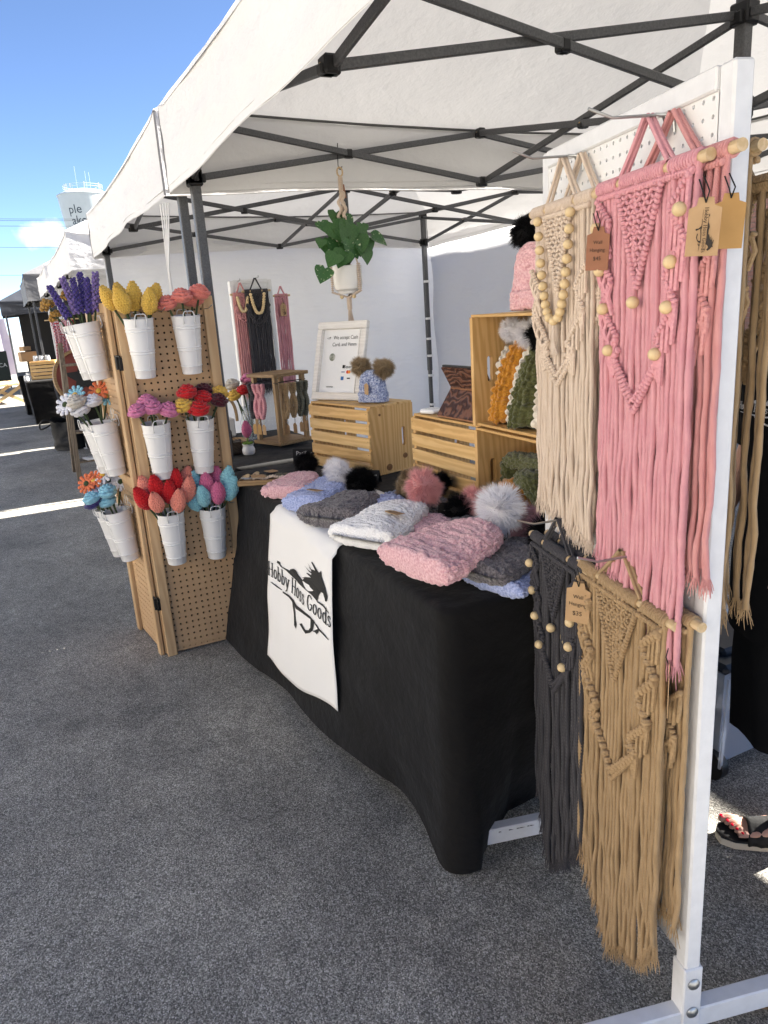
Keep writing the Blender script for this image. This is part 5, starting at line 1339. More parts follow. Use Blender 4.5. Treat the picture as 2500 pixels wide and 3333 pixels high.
wall_hanging('second tan hanging behind the knotted V one', 0.195, 0.032, 0.980, 0.335, 'tan', lambda u: 0.66, 32, cr=0.0052, design='plain', seed=10, apex=0.075,
             tagf=lambda t: tag_card(t, (0.135, -0.030, -0.085), -0.6, [], False, sc=1.2))
# back of the stand
bk_loc = SN0+SU*0.222-SNn*0.062
wall_hanging('tan hanging on the back of the white stand', 0, 0, 1.755, 0.30, 'tan', lambda u: 0.78+0.16*u, 20, cr=0.0055, design='plain', parent_frame=(tuple(bk_loc), YAW+math.pi), seed=11, apex=0.08)
bk_loc = SN0+SU*0.205-SNn*0.100
wall_hanging('outer tan hanging on the back of the white stand', 0, 0, 1.705, 0.30, 'tan', lambda u: 0.74-0.08*u, 20, cr=0.0055, design='knots', parent_frame=(tuple(bk_loc), YAW+math.pi), seed=12, apex=0.11)

# ------------------------------------------------------------------ second table and what stands on it
T2X0, T2X1, T2Y0, T2Y1 = -4.95, -3.735, 0.93, 1.60
t2 = thing('folding_table', 'black clothed back table carrying the bracelet stand', 'table', ((T2X0+T2X1)/2, (T2Y0+T2Y1)/2, 0))
m = MB(); m.box((0, 0, TZ-.03), (T2X1-T2X0-.09, T2Y1-T2Y0-.09, .034), None, .01); m.build('tabletop', MATS['table_grey'], t2)
for sx in (-1, 1):
    for sy in (-1, 1):
        m = MB(); m.tube([(sx*.45, sy*.22, 0), (sx*.45, sy*.22, TZ-.05)], .014, 8); m.build('leg', blk_plastic, t2)
P = cloth_over(T2X0, T2X1, T2Y0, T2Y1, TZ-.003, lambda x, y: 0.03, lambda x, y: 0.01, seed=14, folds=(0.02, 16.0), n_per=.03)
tag(MB().grid(P, True).build('tablecloth', black_cloth, angle=None), 'black tablecloth on the back table under the bracelet stand', 'tablecloth')

stain = M('walnut_stain', (0.24, 0.145, 0.065), (0.33, 0.21, 0.10), 0.55, 'wood', 3, 0.08, 0.002, stretch=(1, 4, 4))
stain_v = M('walnut_post', (0.25, 0.15, 0.068), (0.33, 0.21, 0.10), 0.55, 'wood', 3, 0.08, 0.002, stretch=(5, 5, .5))
bs = thing('bracelet_stand', 'stained wood tower stand hung with macrame wristlets', 'display stand', (-4.24, 1.372, TZ+.004), R_(20))
S2 = 0.235
for (z, nm, sz) in ((0.022, 'base_board', S2+.02), (0.415, 'top_board', S2+.025)):
    m = MB(); m.box((0, 0, z), (sz, sz, 0.020), None, .003); m.build(nm, stain, bs)
m = MB(); m.lathe([(0.0001, 0.012), (0.08, 0.012), (0.085, 0.0), (0.0001, 0.0)], 20); m.build('turntable', blk_plastic, bs)
for sx in (-1, 1):
    for sy in (-1, 1):
        m = MB(); m.box((sx*(S2/2-.018), sy*(S2/2-.018), 0.218), (0.026, 0.026, 0.375), None, .002); m.build('post', stain_v, bs)
for sx in (-1, 1):
    m = MB(); m.tube([(sx*(S2/2-.01), -S2/2, .375), (sx*(S2/2-.01), S2/2, .375)], .003, 6); m.build('rod', blk_plastic, bs)
m = MB(); m.tube([(-S2/2-.01, -S2/2+.012, .370), (S2/2+.012, -S2/2+.012, .370)], .003, 6); m.build('rod', blk_plastic, bs)
def wristlet(label, x, y, z, mat, L=0.20, tw=0.006):
    t = thing('macrame_wristlet', label, 'wristlet', (bs.location.x+math.cos(R_(20))*x-math.sin(R_(20))*y, bs.location.y+math.sin(R_(20))*x+math.cos(R_(20))*y, bs.location.z+z), R_(20), 'macrame wristlets on the bracelet stand')
    m = MB(); rs = random.Random(int(abs(x)*1000+abs(y)*100))
    for sgn in (-1, 1):
        n = 20
        for k in range(n):
            q = k/n; a = q*9+sgn
            m.ball((0.016*math.cos(a*.55)*sgn*.9, 0.012*math.sin(a*.55), -q*L), (0.0165, 0.014, 0.0095), 8)
    m.build('braid', KM[mat], t)
    m = MB(); m.tube([(0, 0, -L), (0.006, 0, -L-.02), (0, 0, -L-.032), (-.006, 0, -L-.02), (0, 0, -L)], .0018, 5); m.build('clasp', steel, t)
    m = MB(); m.poly([(-.017, -.004, -L-.09), (.017, -.004, -L-.09), (.017, -.004, -L-.042), (.006, -.004, -L-.030), (-.006, -.004, -L-.030), (-.017, -.004, -L-.042)], (0, .0012, 0)); m.build('tag', MATS['kraft_card2'] if (int(x*100) % 2) else kraft, t, smooth=False)
sage = M('knot_sage', (0.12, 0.115, 0.085), (0.18, 0.175, 0.13), 0.9, 'yarn', 190, .6, .002); KM['sage'] = sage
h2 = S2/2
wristlet('black braided wristlet by the stand corner', -h2-.012, -h2+.03, .365, 'char')
for i, (x, k, lab) in enumerate(((-.095, 'c', 'black knotted wristlet left of the pink ones'), (-.05, 'rose', 'pink braided wristlet, left of the pair'), (-.005, 'rose', 'pink braided wristlet, right of the pair'))):
    wristlet(lab, x, -h2-.012, .362, 'char' if k == 'c' else 'pink')
for (y, k, lab) in ((-.06, 'tan', 'tan twisted wristlet by the front post'), (-.005, 'tan', 'tan knotted wristlet in the middle'), (.045, 'sage', 'sage twisted wristlet beside the tan ones'), (.085, 'sage', 'sage braided wristlet at the back corner')):
    wristlet(lab, h2+.012, y, .362, k)

# glass jar of crocheted flowers
glass = M('jar_glass', (0.9, 0.93, 0.93), rough=0.05, spec=0.6, alpha=0.16)
jar = thing('glass_jar', 'clear glass jar with crocheted roses behind the bracelet stand', 'jar', (-4.52, 1.255, TZ))
m = MB(); m.lathe([(0.0001, .003), (.052, .003), (.058, .012), (.060, .12), (.052, .16), (.040, .185), (.040, .20), (.046, .205), (.048, .215), (.044, .215), (.036, .20), (.048, .158), (.056, .12), (.054, .016), (.0001, .008)], 24); m.build('glass', glass, jar)
for i, (kind, p) in enumerate((('rose_red', (792, 1267)), ('rose_yellow', (758, 1281)), ('ranunculus_grey', (755, 1259)), ('rose_orchid', (820, 1244)), ('rose_maroon', (818, 1270)))):
    pos = {'rose_red': (-4.68, 1.29, 1.17), 'rose_yellow': (-4.70, 1.235, 1.14), 'ranunculus_grey': (-4.78, 1.25, 1.195), 'rose_orchid': (-4.78, 1.36, 1.23), 'rose_maroon': (-4.74, 1.345, 1.17)}[kind]
    pos = (pos[0]*.958, pos[1]*.958-.015, 1.495+(pos[2]-1.55)*.958); flower(kind, (-4.52+.02*math.cos(i*2.2), 1.255+.02*math.sin(i*2.2), TZ+.03), pos, 'standing in the glass jar', 1.05)
# basket with rope handle, dark caddy, wooden bowl
bk = thing('white_box', 'white box with rope handle at the back table end', 'box', (-4.86, 1.16, TZ))
m = MB(); m.box((0, 0, .06), (.16, .13, .12), None, .008); m.build('box_body', M('white_card', (0.62, 0.60, 0.56), rough=.8), bk)
m = MB(); tube_uv(m, [(.085, -.01, .11)]+bez((.088, -.01, .12), (.10, .0, .26), (.085, .05, .24), 8)+bez((.085, .05, .24), (.08, .085, .2), (.085, .08, .10), 6), .010, 8); m.build('rope_handle', CM['tan'], bk)
cd = thing('wooden_caddy', 'small dark wooden caddy beside the pink tulip pot', 'caddy', (-4.18, 1.015, TZ), .25)
for (c_, d_) in (((0, 0, .006), (.15, .09, .012)), ((0, -.042, .035), (.15, .008, .07)), ((0, .042, .035), (.15, .008, .07)), ((-.071, 0, .035), (.008, .076, .07)), ((.071, 0, .035), (.008, .076, .07))):
    m = MB(); m.box(c_, d_, None, .002); m.build('board', M('dark_wood', (0.045, 0.032, 0.022), (0.08, 0.058, 0.04), .6, 'wood', 4, .1, .002, stretch=(.6, 4, 4)), cd)
m = MB(); m.tube([(-.05, 0, .03), (-.05, 0, .13), (-.035, 0, .145), (.035, 0, .145), (.05, 0, .13), (.05, 0, .03)], .006, 8); m.build('handle', blk_plastic, cd)
bw = thing('wooden_tray', 'pale wooden tray of dark trinkets behind the caddy', 'tray', (-4.42, 1.09, TZ), .2)
m = MB(); m.lathe([(.0001, .006), (.095, .006), (.11, .035), (.116, .035), (.10, 0), (.0001, 0)], 24); m.build('tray_body', stain, bw)
m = MB(); rs = random.Random(2)
for k in range(14): m.ball((rs.uniform(-.06, .06), rs.uniform(-.06, .06), .018+rs.uniform(0, .012)), (rs.uniform(.012, .02), .012, .010), 7)
tag(m.build('trinkets', M('trinket', (0.02, 0.02, 0.02), (0.06, 0.05, 0.04), .6, 'noise', 40)), None, None); bpy.data.objects['trinkets'].parent = bw
# crocheted tulip in a pot
pt = thing('flower_pot', 'tiny white pot with a pink crocheted tulip', 'plant pot', (-4.06, 1.10, TZ))
m = MB(); m.lathe([(.0001, .002), (.030, .002), (.036, .012), (.037, .030), (.028, .050), (.034, .062), (.030, .062), (.0001, .055)], 20); m.build('pot', M('pot_white', (.75, .75, .76), rough=.3), pt)
m = MB(); [m.ball((.018*math.cos(a), .018*math.sin(a), .066), (.018, .014, .008), 8) for a in (0, 1.6, 3.1, 4.7)]; m.build('leaf', M('yarn_green', (.12, .22, .03), (.18, .30, .05), .9, 'yarn', 260, .5, .002), pt)
m = MB(); m.tube([(0, 0, .06), (.002, 0, .11)], .004, 6); m.build('stem', MATS['yarn_green'], pt)
b_ = bpy.data.objects.new('bloom', bloom_mesh('tulip', Y['magenta'])[0]); col.objects.link(b_); b_.parent = pt; b_.location = (0, 0, .098); b_.scale = (.85,)*3

# small white pegboard with hangings on the back table
sp = thing('table_pegboard', 'small white pegboard standing on the back table', 'pegboard', (-4.84, 1.335, TZ), R_(90))
m = pegsheet(.225, .985, .0256, .0032, .006); o_ = MB(); o_.add(m.v, m.f); o_.build('pegboard_sheet', peg_white, sp)
for x in (-.012, .242):
    m = MB(); m.box((x, .02, .49), (.026, .05, .98), None, .003); m.build('post', peg_white, sp)
m = MB(); m.box((.115, .02, .97), (.23, .046, .02), None, .003); m.build('top_rail', peg_white, sp)
fr_ = lambda x, d: ((-4.84+d, 1.335+x), R_(90))
wall_hanging('small pink hanging on the table pegboard', 0, 0, 1.695, .12, 'rose', lambda u: .62+.04*u, 16, cr=.0058, design='necklace', parent_frame=fr_(.035, .03), seed=41, apex=.07, full=False, dow=.007, group='small hangings on the table pegboard')
wall_hanging('small charcoal hanging with bead string on the table pegboard', 0, 0, 1.71, .165, 'char', lambda u: .62, 22, cr=.0058, design='necklace', parent_frame=fr_(.130, .05), seed=42, apex=.08, full=False, dow=.007, group='small hangings on the table pegboard')
wall_hanging('narrow pink hanging behind the table pegboard', 0, 0, 1.675, .10, 'pink', lambda u: .60, 12, cr=.0058, design=None, parent_frame=((-4.88, 1.66), R_(270)), seed=43, apex=.06, full=False, dow=.007, group='small hangings on the table pegboard',
             tagf=lambda t: tag_card(t, (0.0, .03, -.05), math.pi+.3, [], True, sc=1.0))
for (y, z, lab) in ((1.365, 1.775, 'thin steel hook holding the small pink hanging'), (1.485, 1.79, 'thin steel hook holding the small charcoal hanging')):
    m = MB(); m.tube([(-4.84, y, z), (-4.71, y-.02, z), (-4.68, y-.03, z+.008)], .0024, 6); tag(m.build('peg_hook', steel), lab, 'hook', 'hooks on the table pegboard')

# ------------------------------------------------------------------ on the main table
tr = thing('wooden_tray', 'shallow wooden tray of pacifier clips on the black cloth', 'tray', (-3.285, 0.955, TZ+.003), R_(62))
for (c_, d_, nm) in (((0, 0, .004), (.24, .13, .008), 'tray_base'), ((0, -.063, .012), (.24, .006, .024), 'rim'), ((0, .063, .012), (.24, .006, .024), 'rim'), ((-.118, 0, .012), (.006, .122, .024), 'rim'), ((.118, 0, .012), (.006, .122, .024), 'rim')):
    m = MB(); m.box(c_, d_, None, .0015); m.build(nm, stain, tr)
def on_tray(x, y, z): a = R_(62); return (-3.285+math.cos(a)*x-math.sin(a)*y, .955+math.sin(a)*x+math.cos(a)*y, TZ+.003+z)
for i, (x, y, k, lab) in enumerate(((.02, -.02, 'cream', 'cream braided pacifier clip in the wooden tray'), (.045, .012, 'sage', 'sage braided pacifier clip in the wooden tray'), (-.01, .035, 'char', 'black braided pacifier clip across the tray back'))):
    t = thing('pacifier_clip', lab, 'pacifier clip', on_tray(x, y, .026), R_(70+12*i), 'pacifier clips')
    m = MB()
    for q in range(13):
        for s_ in (-1, 1): m.ball((-.07+.011*q, s_*.0055, .004*math.sin(q)), (.0078, .0075, .007), 7)
    m.build('braid', KM[k], t)
    m = MB(); m.box((-.10, 0, .002), (.035, .016, .008), None, .003); m.build('clip', steel, t)
for i, (x, y, rz, lab) in enumerate(((-.03, -.03, .3, 'kraft tag lying at the front of the clip tray'), (.02, .045, 1.0, 'kraft tag lying at the back of the clip tray'))):
    m = MB(); m.poly([(-.03, -.02, 0), (.03, -.02, 0), (.04, 0, 0), (.03, .02, 0), (-.03, .02, 0)], (0, 0, .0012)); o = m.build('price_tag', kraft, smooth=False); o.location = on_tray(x, y, .036+.004*i); o.rotation_euler = (.12, .1, rz+1.1); tag(o, lab, 'tag', 'kraft tags in the clip tray')
for i, (x, y, lab) in enumerate(((-.085, -.015, 'round wooden clip disc at the tray front corner'), (-.05, .03, 'round wooden clip disc at the tray back'))):
    m = MB(); m.lathe([(.0001, 0), (.018, 0), (.02, .003), (.018, .006), (.0001, .006)], 16); o = m.build('wooden_disc', dowel_m); o.location = on_tray(x, y, .03); o.rotation_euler = (.5, .2, 0); tag(o, lab, 'wooden disc', 'wooden clip discs')
chalk = M('chalkboard', (.012, .012, .013), (.02, .02, .021), .8, 'noise', 20)
chalk_w = M('chalk_white', (.62, .62, .62), rough=.9)
def chalk_sign(label, loc, yaw, w, h, lines, lean=.25, frame=True):
    t = thing('chalk_sign', label, 'sign', loc, yaw, 'small chalkboard signs')
    for s_ in (-1, 1):
        m = MB(); m.box((0, 0, h/2), (w, .003, h), Matrix.Translation((0, s_*h*math.sin(lean)*1.0, 0)) @ Matrix.Rotation(s_*lean, 4, 'X')); o = m.build('board', chalk, t, smooth=False)
        if s_ < 0:
            p = MB(); mt = Matrix.Translation((0, s_*h*math.sin(lean), 0)) @ Matrix.Rotation(s_*lean, 4, 'X')
            for (tx, z, sz) in lines: text_to(p, tx, lambda a, b: mt @ Vector((a, -.0025, b)), sz, 0, z)
            if lines: p.build('chalk_lettering', chalk_w, o, smooth=False)
    return t
chalk_sign('chalk sign reading Pacifier Clips behind the tray', (-3.56, 1.255, TZ+.003), R_(52), .125, .078, [('Pacifier', .046, .030), ('Clips', .012, .030)], .12)
chalk_sign('small black chalk tent sign at the foot of the sign crate', (-2.93, 1.335, TZ+.003), R_(40), .085, .06, [('0-6 months', .034, .014)], .35)
chalk_sign('black chalk tent sign reading 6-12 months between the crates', (-2.62, 1.355, TZ+.003), R_(42), .10, .085, [('6-12 months', .055, .017), ('velvet beanie', .026, .016)], .30)
chalk_sign('black chalk tent sign reading 2 years under the slat crate', (-2.18, 1.30, TZ+.003), R_(40), .10, .07, [('2 years', .03, .02)], .35)
chalk_sign('plain black tent sign beside the white fur pompom', (-1.83, 1.25, TZ+.003), R_(38), .075, .085, [], .45)

# framed payment sign
fw, fh = 0.315, 0.385
f_a = gv = R_(26)
fs = thing('framed_sign', 'white wood framed sign listing payment options on the crate', 'framed sign', (-3.388, 1.382, TZ+.329), R_(26.4))
leanM = Matrix.Rotation(-R_(16), 4, 'X')
frame_m = M('whitewash_frame', (.72, .69, .65), (.78, .75, .71), .6, 'wood', 3, .1, .002, stretch=(1, 4, 4))
for (c_, d_) in (((0, 0, .019), (fw, .026, .038)), ((0, 0, fh-.019), (fw, .026, .038)), ((-fw/2+.019, 0, fh/2), (.038, .026, fh-.076)), ((fw/2-.019, 0, fh/2), (.038, .026, fh-.076))):
    m = MB(); m.box(c_, d_, leanM, .004); m.build('frame_bar', frame_m, fs)
for (c_, d_) in (((0, -.015, .034), (fw-.052, .006, .005)), ((0, -.015, fh-.034), (fw-.052, .006, .005)), ((-fw/2+.034, -.015, fh/2), (.005, .006, fh-.073)), ((fw/2-.034, -.015, fh/2), (.005, .006, fh-.073))):
    m = MB(); m.box(c_, d_, leanM, .001); m.build('inner_bead', frame_m, fs)
m = MB(); m.box((0, .004, fh/2), (fw-.06, .004, fh-.06), leanM); pp = m.build('paper', M('paper', (.80, .80, .80), rough=.5), fs, smooth=False)
ink = M('sign_ink', (.012, .012, .012), rough=.6)
F3 = lambda a, b: leanM @ Vector((a, .0005, b))
p = MB(); text_to(p, 'We accept Cash', F3, .0255, .022, .300, sx=.92); text_to(p, 'Card, and Venm', F3, .0255, .018, .266, sx=.92)
text_to(p, 'Square', F3, .021, .062, .158); text_to(p, 'venmo', F3, .016, -.052, .062)
logo_to(p, lambda u, v: F3(-.10+.028*u, .306+.028*v)); p.build('lettering', ink, pp, smooth=False)
p = MB(); p.lathe([(.0001, 0), (.019, 0)], 20, leanM @ Matrix.Translation((-.052, .0006, .212)) @ Matrix.Rotation(R_(90), 4, 'X')); p.build('round_picture', M('pic', (.10, .12, .07), (.55, .55, .5), .6, 'noise', 60), pp)
def card(x, z, w, h, mat): 
    p = MB(); p.poly([F3(x-w/2, z-h/2), F3(x+w/2, z-h/2), F3(x+w/2, z+h/2), F3(x-w/2, z+h/2)]); return p.build('payment_mark', mat, pp, smooth=False)
card(.028, .165, .014, .016, ink); card(.028, .139, .022, .004, M('visa_blue', (.02, .04, .22), rough=.5)); card(.026, .108, .018, .018, M('amex_blue', (.02, .12, .35), rough=.5)); card(.066, .108, .020, .006, ink)
p = MB(); p.lathe([(.0001, 0), (.0085, 0)], 16, leanM @ Matrix.Translation((.056, .0006, .139)) @ Matrix.Rotation(R_(90), 4, 'X')); p.build('payment_mark', M('mc_red', (.65, .03, .02), rough=.5), pp)
p = MB(); p.lathe([(.0001, 0), (.0085, 0)], 16, leanM @ Matrix.Translation((.067, .0004, .139)) @ Matrix.Rotation(R_(90), 4, 'X')); p.build('payment_mark', M('mc_orange', (.75, .25, .02), rough=.5), pp)
p = MB(); p.box((0, .004, fh/2), (.004, .004, .004), leanM); 
m = MB(); m.beam((0, .115, fh*.66), (0, .17, 0.002), .05, .004); m.build('easel_leg', blk_plastic, fs)

# tablet in a tooled leather case, card reader
tool = M('tooled_leather', (.045, .016, .010), (.17, .075, .045), .5, 'tooled', 16, .7, .003)
tan_l = M('tan_leather', (.25, .11, .05), (.30, .14, .065), .6, 'noise', 30)
tcase = thing('tablet_case', 'brown tooled leather tablet case propped open on the slat crate', 'tablet case', (-2.345, 1.50, TZ+.330), .03)
def slab(p0, p1, w, th, mat, name, par, x=0.0):
    m = MB(); m.beam((x, p0[0], p0[1]), (x, p1[0], p1[1]), w, th, bev=.003, up=(1, 0, 0)); 
    return m.build(name, mat, par)
def panel(y0, z0, y1, z1, w0, w1, mat, name, th=.009):
    m = MB(); d = Vector((0, y1-y0, z1-z0)).normalized(); n = Vector((0, -d.z, d.y))*th
    m.poly([(-w0/2, y0, z0), (w0/2, y0, z0), (w1/2, y1, z1), (-w1/2, y1, z1)], tuple(n)); return m.build(name, mat, tcase, smooth=False)
panel(-.055, .004, .010, .105, .29, .27, tool, 'lower_panel'); panel(.010, .108, -.030, .190, .27, .28, tool, 'upper_panel'); panel(-.06, .001, .10, .001, .292, .292, tan_l, 'base_panel', .006)
m = MB(); m.box((0, -.027, .193), (.276, .016, .008), None, .002); m.build('tablet_edge', blk_plastic, tcase)
for z in (.056, .060): 
    m = MB(); m.tube([(-.138, -.0335+z*.62, z), (.138, -.0335+z*.62, z)], .0012, 5); m.build('stitching', tan_l, tcase)
m = MB(); m.tube([(-.134, -.001, .106), (.134, -.001, .106)], .0028, 6); m.build('hinge_edge', tan_l, tcase)
cr_ = thing('card_reader', 'small white square card reader on the slat crate', 'card reader', (-2.60, 1.475, TZ+.330), .3)
m = MB(); m.box((0, 0, .009), (.075, .075, .017), None, .006); m.build('reader_body', M('white_plastic', (.80, .80, .81), rough=.25), cr_)
m = MB(); m.lathe([(.016, .0178), (.018, .0182), (.020, .0178)], 20); m.build('ring', M('grey_ring', (.6, .6, .6), rough=.3), cr_)

# ------------------------------------------------------------------ hanging plant
hp = thing('hanging_plant', 'trailing pothos in a white pot on a cream macrame hanger', 'hanging plant', (-3.48, 1.535, 1.63))
cot = CM['cream']; kn = KM['cream']
m = MB(); m.lathe([(.0001, .0), (.045, .0), (.050, .006), (.052, .012), (.066, .022), (.072, .045), (.073, .12), (.074, .13), (.068, .13), (.066, .05), (.0001, .04)], 32); m.build('pot', M('pot_cream', (.76, .74, .71), rough=.28), hp)
m = MB(); m.lathe([(.0001, .115), (.066, .115)], 20); m.build('soil', M('soil', (.03, .02, .012), rough=.95), hp)
m = MB()
ring = [(0.0, .014*math.cos(R_(a)), .555+.020*math.sin(R_(a))) for a in range(0, 361, 20)]; m.tube(ring, .0042, 8, cap=False); m.build('wood_ring', dowel_m, hp)
m = MB()
for k in range(16): m.lathe([(.0105, -.0018), (.0125, 0), (.0105, .0018)], 10, Matrix.Translation((0, .0, .53-.0036*k)))
m.tube([(0, 0, .535), (0, 0, .47)], .010, 8); m.build('wrapped_neck', kn, hp)
for i, (a, sgn) in enumerate(((.4, 1), (2.5, -1), (4.4, 1))):
    ca, sa = math.cos(a), math.sin(a); m = MB()
    for k in range(26):
        q = k/25; z = .465-.11*q; b = q*11*sgn; r = .006+.010*q
        m.ball((r*ca+.007*math.cos(b), r*sa+.007*math.sin(b), z), (.0085, .0085, .0052), 7)
    m.build('spiral_knots', kn, hp)
    m = MB(); 
    for d_ in (-.003, .003): tube_uv(m, bez((.016*ca+d_, .016*sa, .355), (.03*ca+d_, .03*sa, .26), (.075*ca+d_, .075*sa, .135), 8), .0028, 6)
    m.build('strand', cot, hp)
    m = MB()
    for k in range(22):
        q = k/21; 
        if q < .62: p_ = Vector((.078*ca, .078*sa, .135-.125*(q/.62)))
        else: w_ = (q-.62)/.38; p_ = Vector((.078*ca*(1-w_*.9), .078*sa*(1-w_*.9), .010-.026*w_))
        for s_ in (-1, 1): m.ball((p_.x-sa*.005*s_, p_.y+ca*.005*s_, p_.z), (.0068, .0068, .0048), 7)
    m.build('square_knots', kn, hp)
    put(bead_mesh(.010), 'bead', hp, (.035*ca, .035*sa, -.014))
m = MB(); m.tube([(0, 0, -.015), (0, 0, -.075)], .0115, 10); [m.lathe([(.0112, -.0018), (.0132, 0), (.0112, .0018)], 10, Matrix.Translation((0, 0, -.022-.0038*k))) for k in range(14)]; m.build('wrapped_neck', kn, hp)
m = MB(); rs = random.Random(4)
for k in range(12): a = k*.9; tube_uv(m, bez((.006*math.cos(a), .006*math.sin(a), -.075), (.012*math.cos(a), .012*math.sin(a), -.13), (.018*math.cos(a)+.004, .020*math.sin(a)+.01, -.185-rs.uniform(0, .025)), 6), .0028, 6)
m.build('tassel', cot, hp)
m = MB(); m.poly([(-.002, -.006, .50), (.004, .016, .50), (.006, .022, .44), (.0, .002, .438)], (.0012, 0, 0)); m.build('tag', MATS['brown_card'], hp, smooth=False)
m = MB(); m.tube([(-.0, .0, .68)]+bez((0, -.002, .66), (-.002, -.004, .62), (0, -.006, .585), 5)+bez((0, -.004, .572), (0, .006, .556), (0, .014, .580), 6), .0022, 6); tag(m.build('wire_hook', M('black_wire', (.01, .01, .01), rough=.4)), 'thin black wire hook holding up the hanging plant', 'hook').location = hp.location
leaf_m = M('pothos_leaf', (.04, .12, .035), (.60, .66, .42), .35, 'leafv', 5, .1, .003, spec=.5, transl=.2)
leaf_d = M('pothos_dark', (.032, .095, .028), (.075, .18, .05), .32, 'noise', 14, .1, .002, spec=.5, transl=.2)
def leaf_mesh(mat):
    nu, nv = 9, 7; P = np.zeros((nu, nv, 3))
    for i in range(nu):
        s = i/(nu-1); w = .62*math.sin(math.pi*min(1, s*.86+.14)**0.72)*(1-s*.15) if s > 0 else .16
        for j in range(nv):
            v = j/(nv-1)*2-1
            notch = -.16*(abs(v))*(1-s)**3
            P[i, j] = (w*v, s+notch, -.22*s*s+.16*v*v*w-.02)
    return MB().grid(P).mesh('leaf', mat)
LM = [leaf_mesh(leaf_d), leaf_mesh(leaf_m)]
LV = [(-.15, .075, .105, .10, 1), (-.085, .10, .10, .10, 0), (-.045, .16, .02, .11, 1), (-.10, .185, -.03, .09, 0), (-.065, .245, .03, .12, 0), (-.02, .30, -.02, .11, 0), (.02, .235, .05, .12, 0), (.045, .175, .06, .13, 0), (.065, .21, .04, .10, 0),
      (.15, .225, .02, .11, 1), (.11, .175, .03, .07, 0), (.10, .255, .0, .07, 0), (-.01, .205, .08, .10, 0), (-.10, .27, -.03, .07, 1), (.0, .15, .085, .10, 1), (.07, .13, .07, .12, 0), (-.035, .11, .09, .11, 0), (-.12, .22, .02, .06, 0), (.02, .29, .0, .08, 1)]
# leaf positions: along Y (view right), height, and +X towards the viewer
for i, (dy, dz, dx, sz, v) in enumerate(LV):
    dz = dz+.045 if abs(dy) < .12 else dz+.01; sz = sz*.80; dy = dy*1.18; b = Vector((dx*.35, dy*.45, .12+dz*.28)); tip = Vector((dx*.9, dy*.92, dz*.98+.015))
    m = MB(); m.tube(bez((0, 0, .118), tuple(b*0.9+Vector((0, 0, .05))), tuple(tip), 7), .0022, 5); m.build('vine', M('vine', (.05, .12, .03), rough=.6), hp)
    o = put(LM[v], 'leaf', hp, tip, sc=sz)
    out = Vector((.45, dy*3.2, -.85)).normalized(); nrm = Vector((.85, dy*.8, .45)).normalized()
    yv = out; zv = (nrm-yv*nrm.dot(yv)).normalized(); xv = yv.cross(zv)
    R3 = Matrix((xv, yv, zv)).transposed(); o.rotation_mode = 'QUATERNION'; o.rotation_quaternion = R3.to_quaternion() @ Euler((.15*math.sin(i*3), .3*math.sin(i*2), .5*math.sin(i*5))).to_quaternion()
    o.location = tip-yv*sz*.35

# ------------------------------------------------------------------ the rest of the place
# unseen pale buildings added across the street to bounce sunlight into the tents
def bounce_building(label, x, w, h, c1, c2, y=-13.0):
    t = thing('bounce_building', label, 'building', (x, y, 0), 0, 'unseen buildings added across the street to bounce sunlight')
    m = MB(); m.box((0, -4, h/2), (w, 8, h)); m.build('wall', M('stucco_%d' % int(x), c1, c2, .85, 'noise', 1.5, .2, .01), t, smooth=False)
    m = MB(); m.box((0, -4, h+.15), (w+.3, 8.3, .3)); m.build('cornice', MATS.get('stone_cap'), t, smooth=False)
    n = int(w//3)
    for i in range(n):
        for z in ([1.5, 4.6] if h < 8 else [1.5, 4.6, 7.4]):
            xx = -w/2+(i+.5)*w/n
            m = MB(); m.box((xx, .03, z), (1.5, .1, 1.9 if z < 2 else 1.5)); f = m.build('window', MATS['window_frame'], t, smooth=False)
            m = MB(); m.box((xx, .07, z), (1.3, .06, 1.7 if z < 2 else 1.3)); m.build('pane', MATS['dark_glass'], f, smooth=False)
bounce_building('unseen pale stucco building added across the street to bounce sunlight', -6, 15, 8.5, (.44, .41, .36), (.50, .47, .42))
bounce_building('unseen cream brick building added across the street to bounce sunlight', 9.5, 15, 7.5, (.42, .38, .32), (.48, .44, .38))
bounce_building('unseen white painted building added across the street to bounce sunlight', -22, 15, 8.0, (.48, .46, .43), (.54, .52, .49))

# water tower
wt = thing('water_tower', 'white water tower with dark lettering beyond the tents', 'water tower', (-250, 27.0, 0))
wt_m = M('tower_white', (.40, .44, .45), (.44, .48, .49), .5, 'noise', .3)
m = MB(); m.lathe([(.0001, 24.6), (3.2, 25.4), (5.6, 28.3), (6.1, 28.6), (6.4, 29.4), (7.45, 38.7), (7.55, 39.4), (7.3, 39.7), (5.0, 40.7), (2.4, 41.2), (.0001, 41.3)], 48); m.build('tank', wt_m, wt)
m = MB(); m.lathe([(1.6, 0), (1.5, 12), (1.5, 22), (2.2, 25.2)], 24); m.build('stem', wt_m, wt)
m = MB(); m.lathe([(7.4, 39.2), (7.7, 39.2), (7.7, 39.5), (7.4, 39.5)], 48); m.build('rim', wt_m, wt)
def on_tank(a, z):   # a: metres round the tank from the side facing the market, z height
    r = 6.4+(z-29.4)/(38.7-29.4)*1.05+.03; th = a/7.0
    return Vector((r*math.cos(th), r*math.sin(th), z))
p = MB(); text_to(p, 'ple', on_tank, 3.4, -3.9, 33.9, 'c'); text_to(p, 'ake', on_tank, 3.4, -3.3, 30.9, 'c'); p.build('lettering', M('tower_ink', (.03, .045, .06), rough=.6), wt, smooth=False)
rs = random.Random(9)
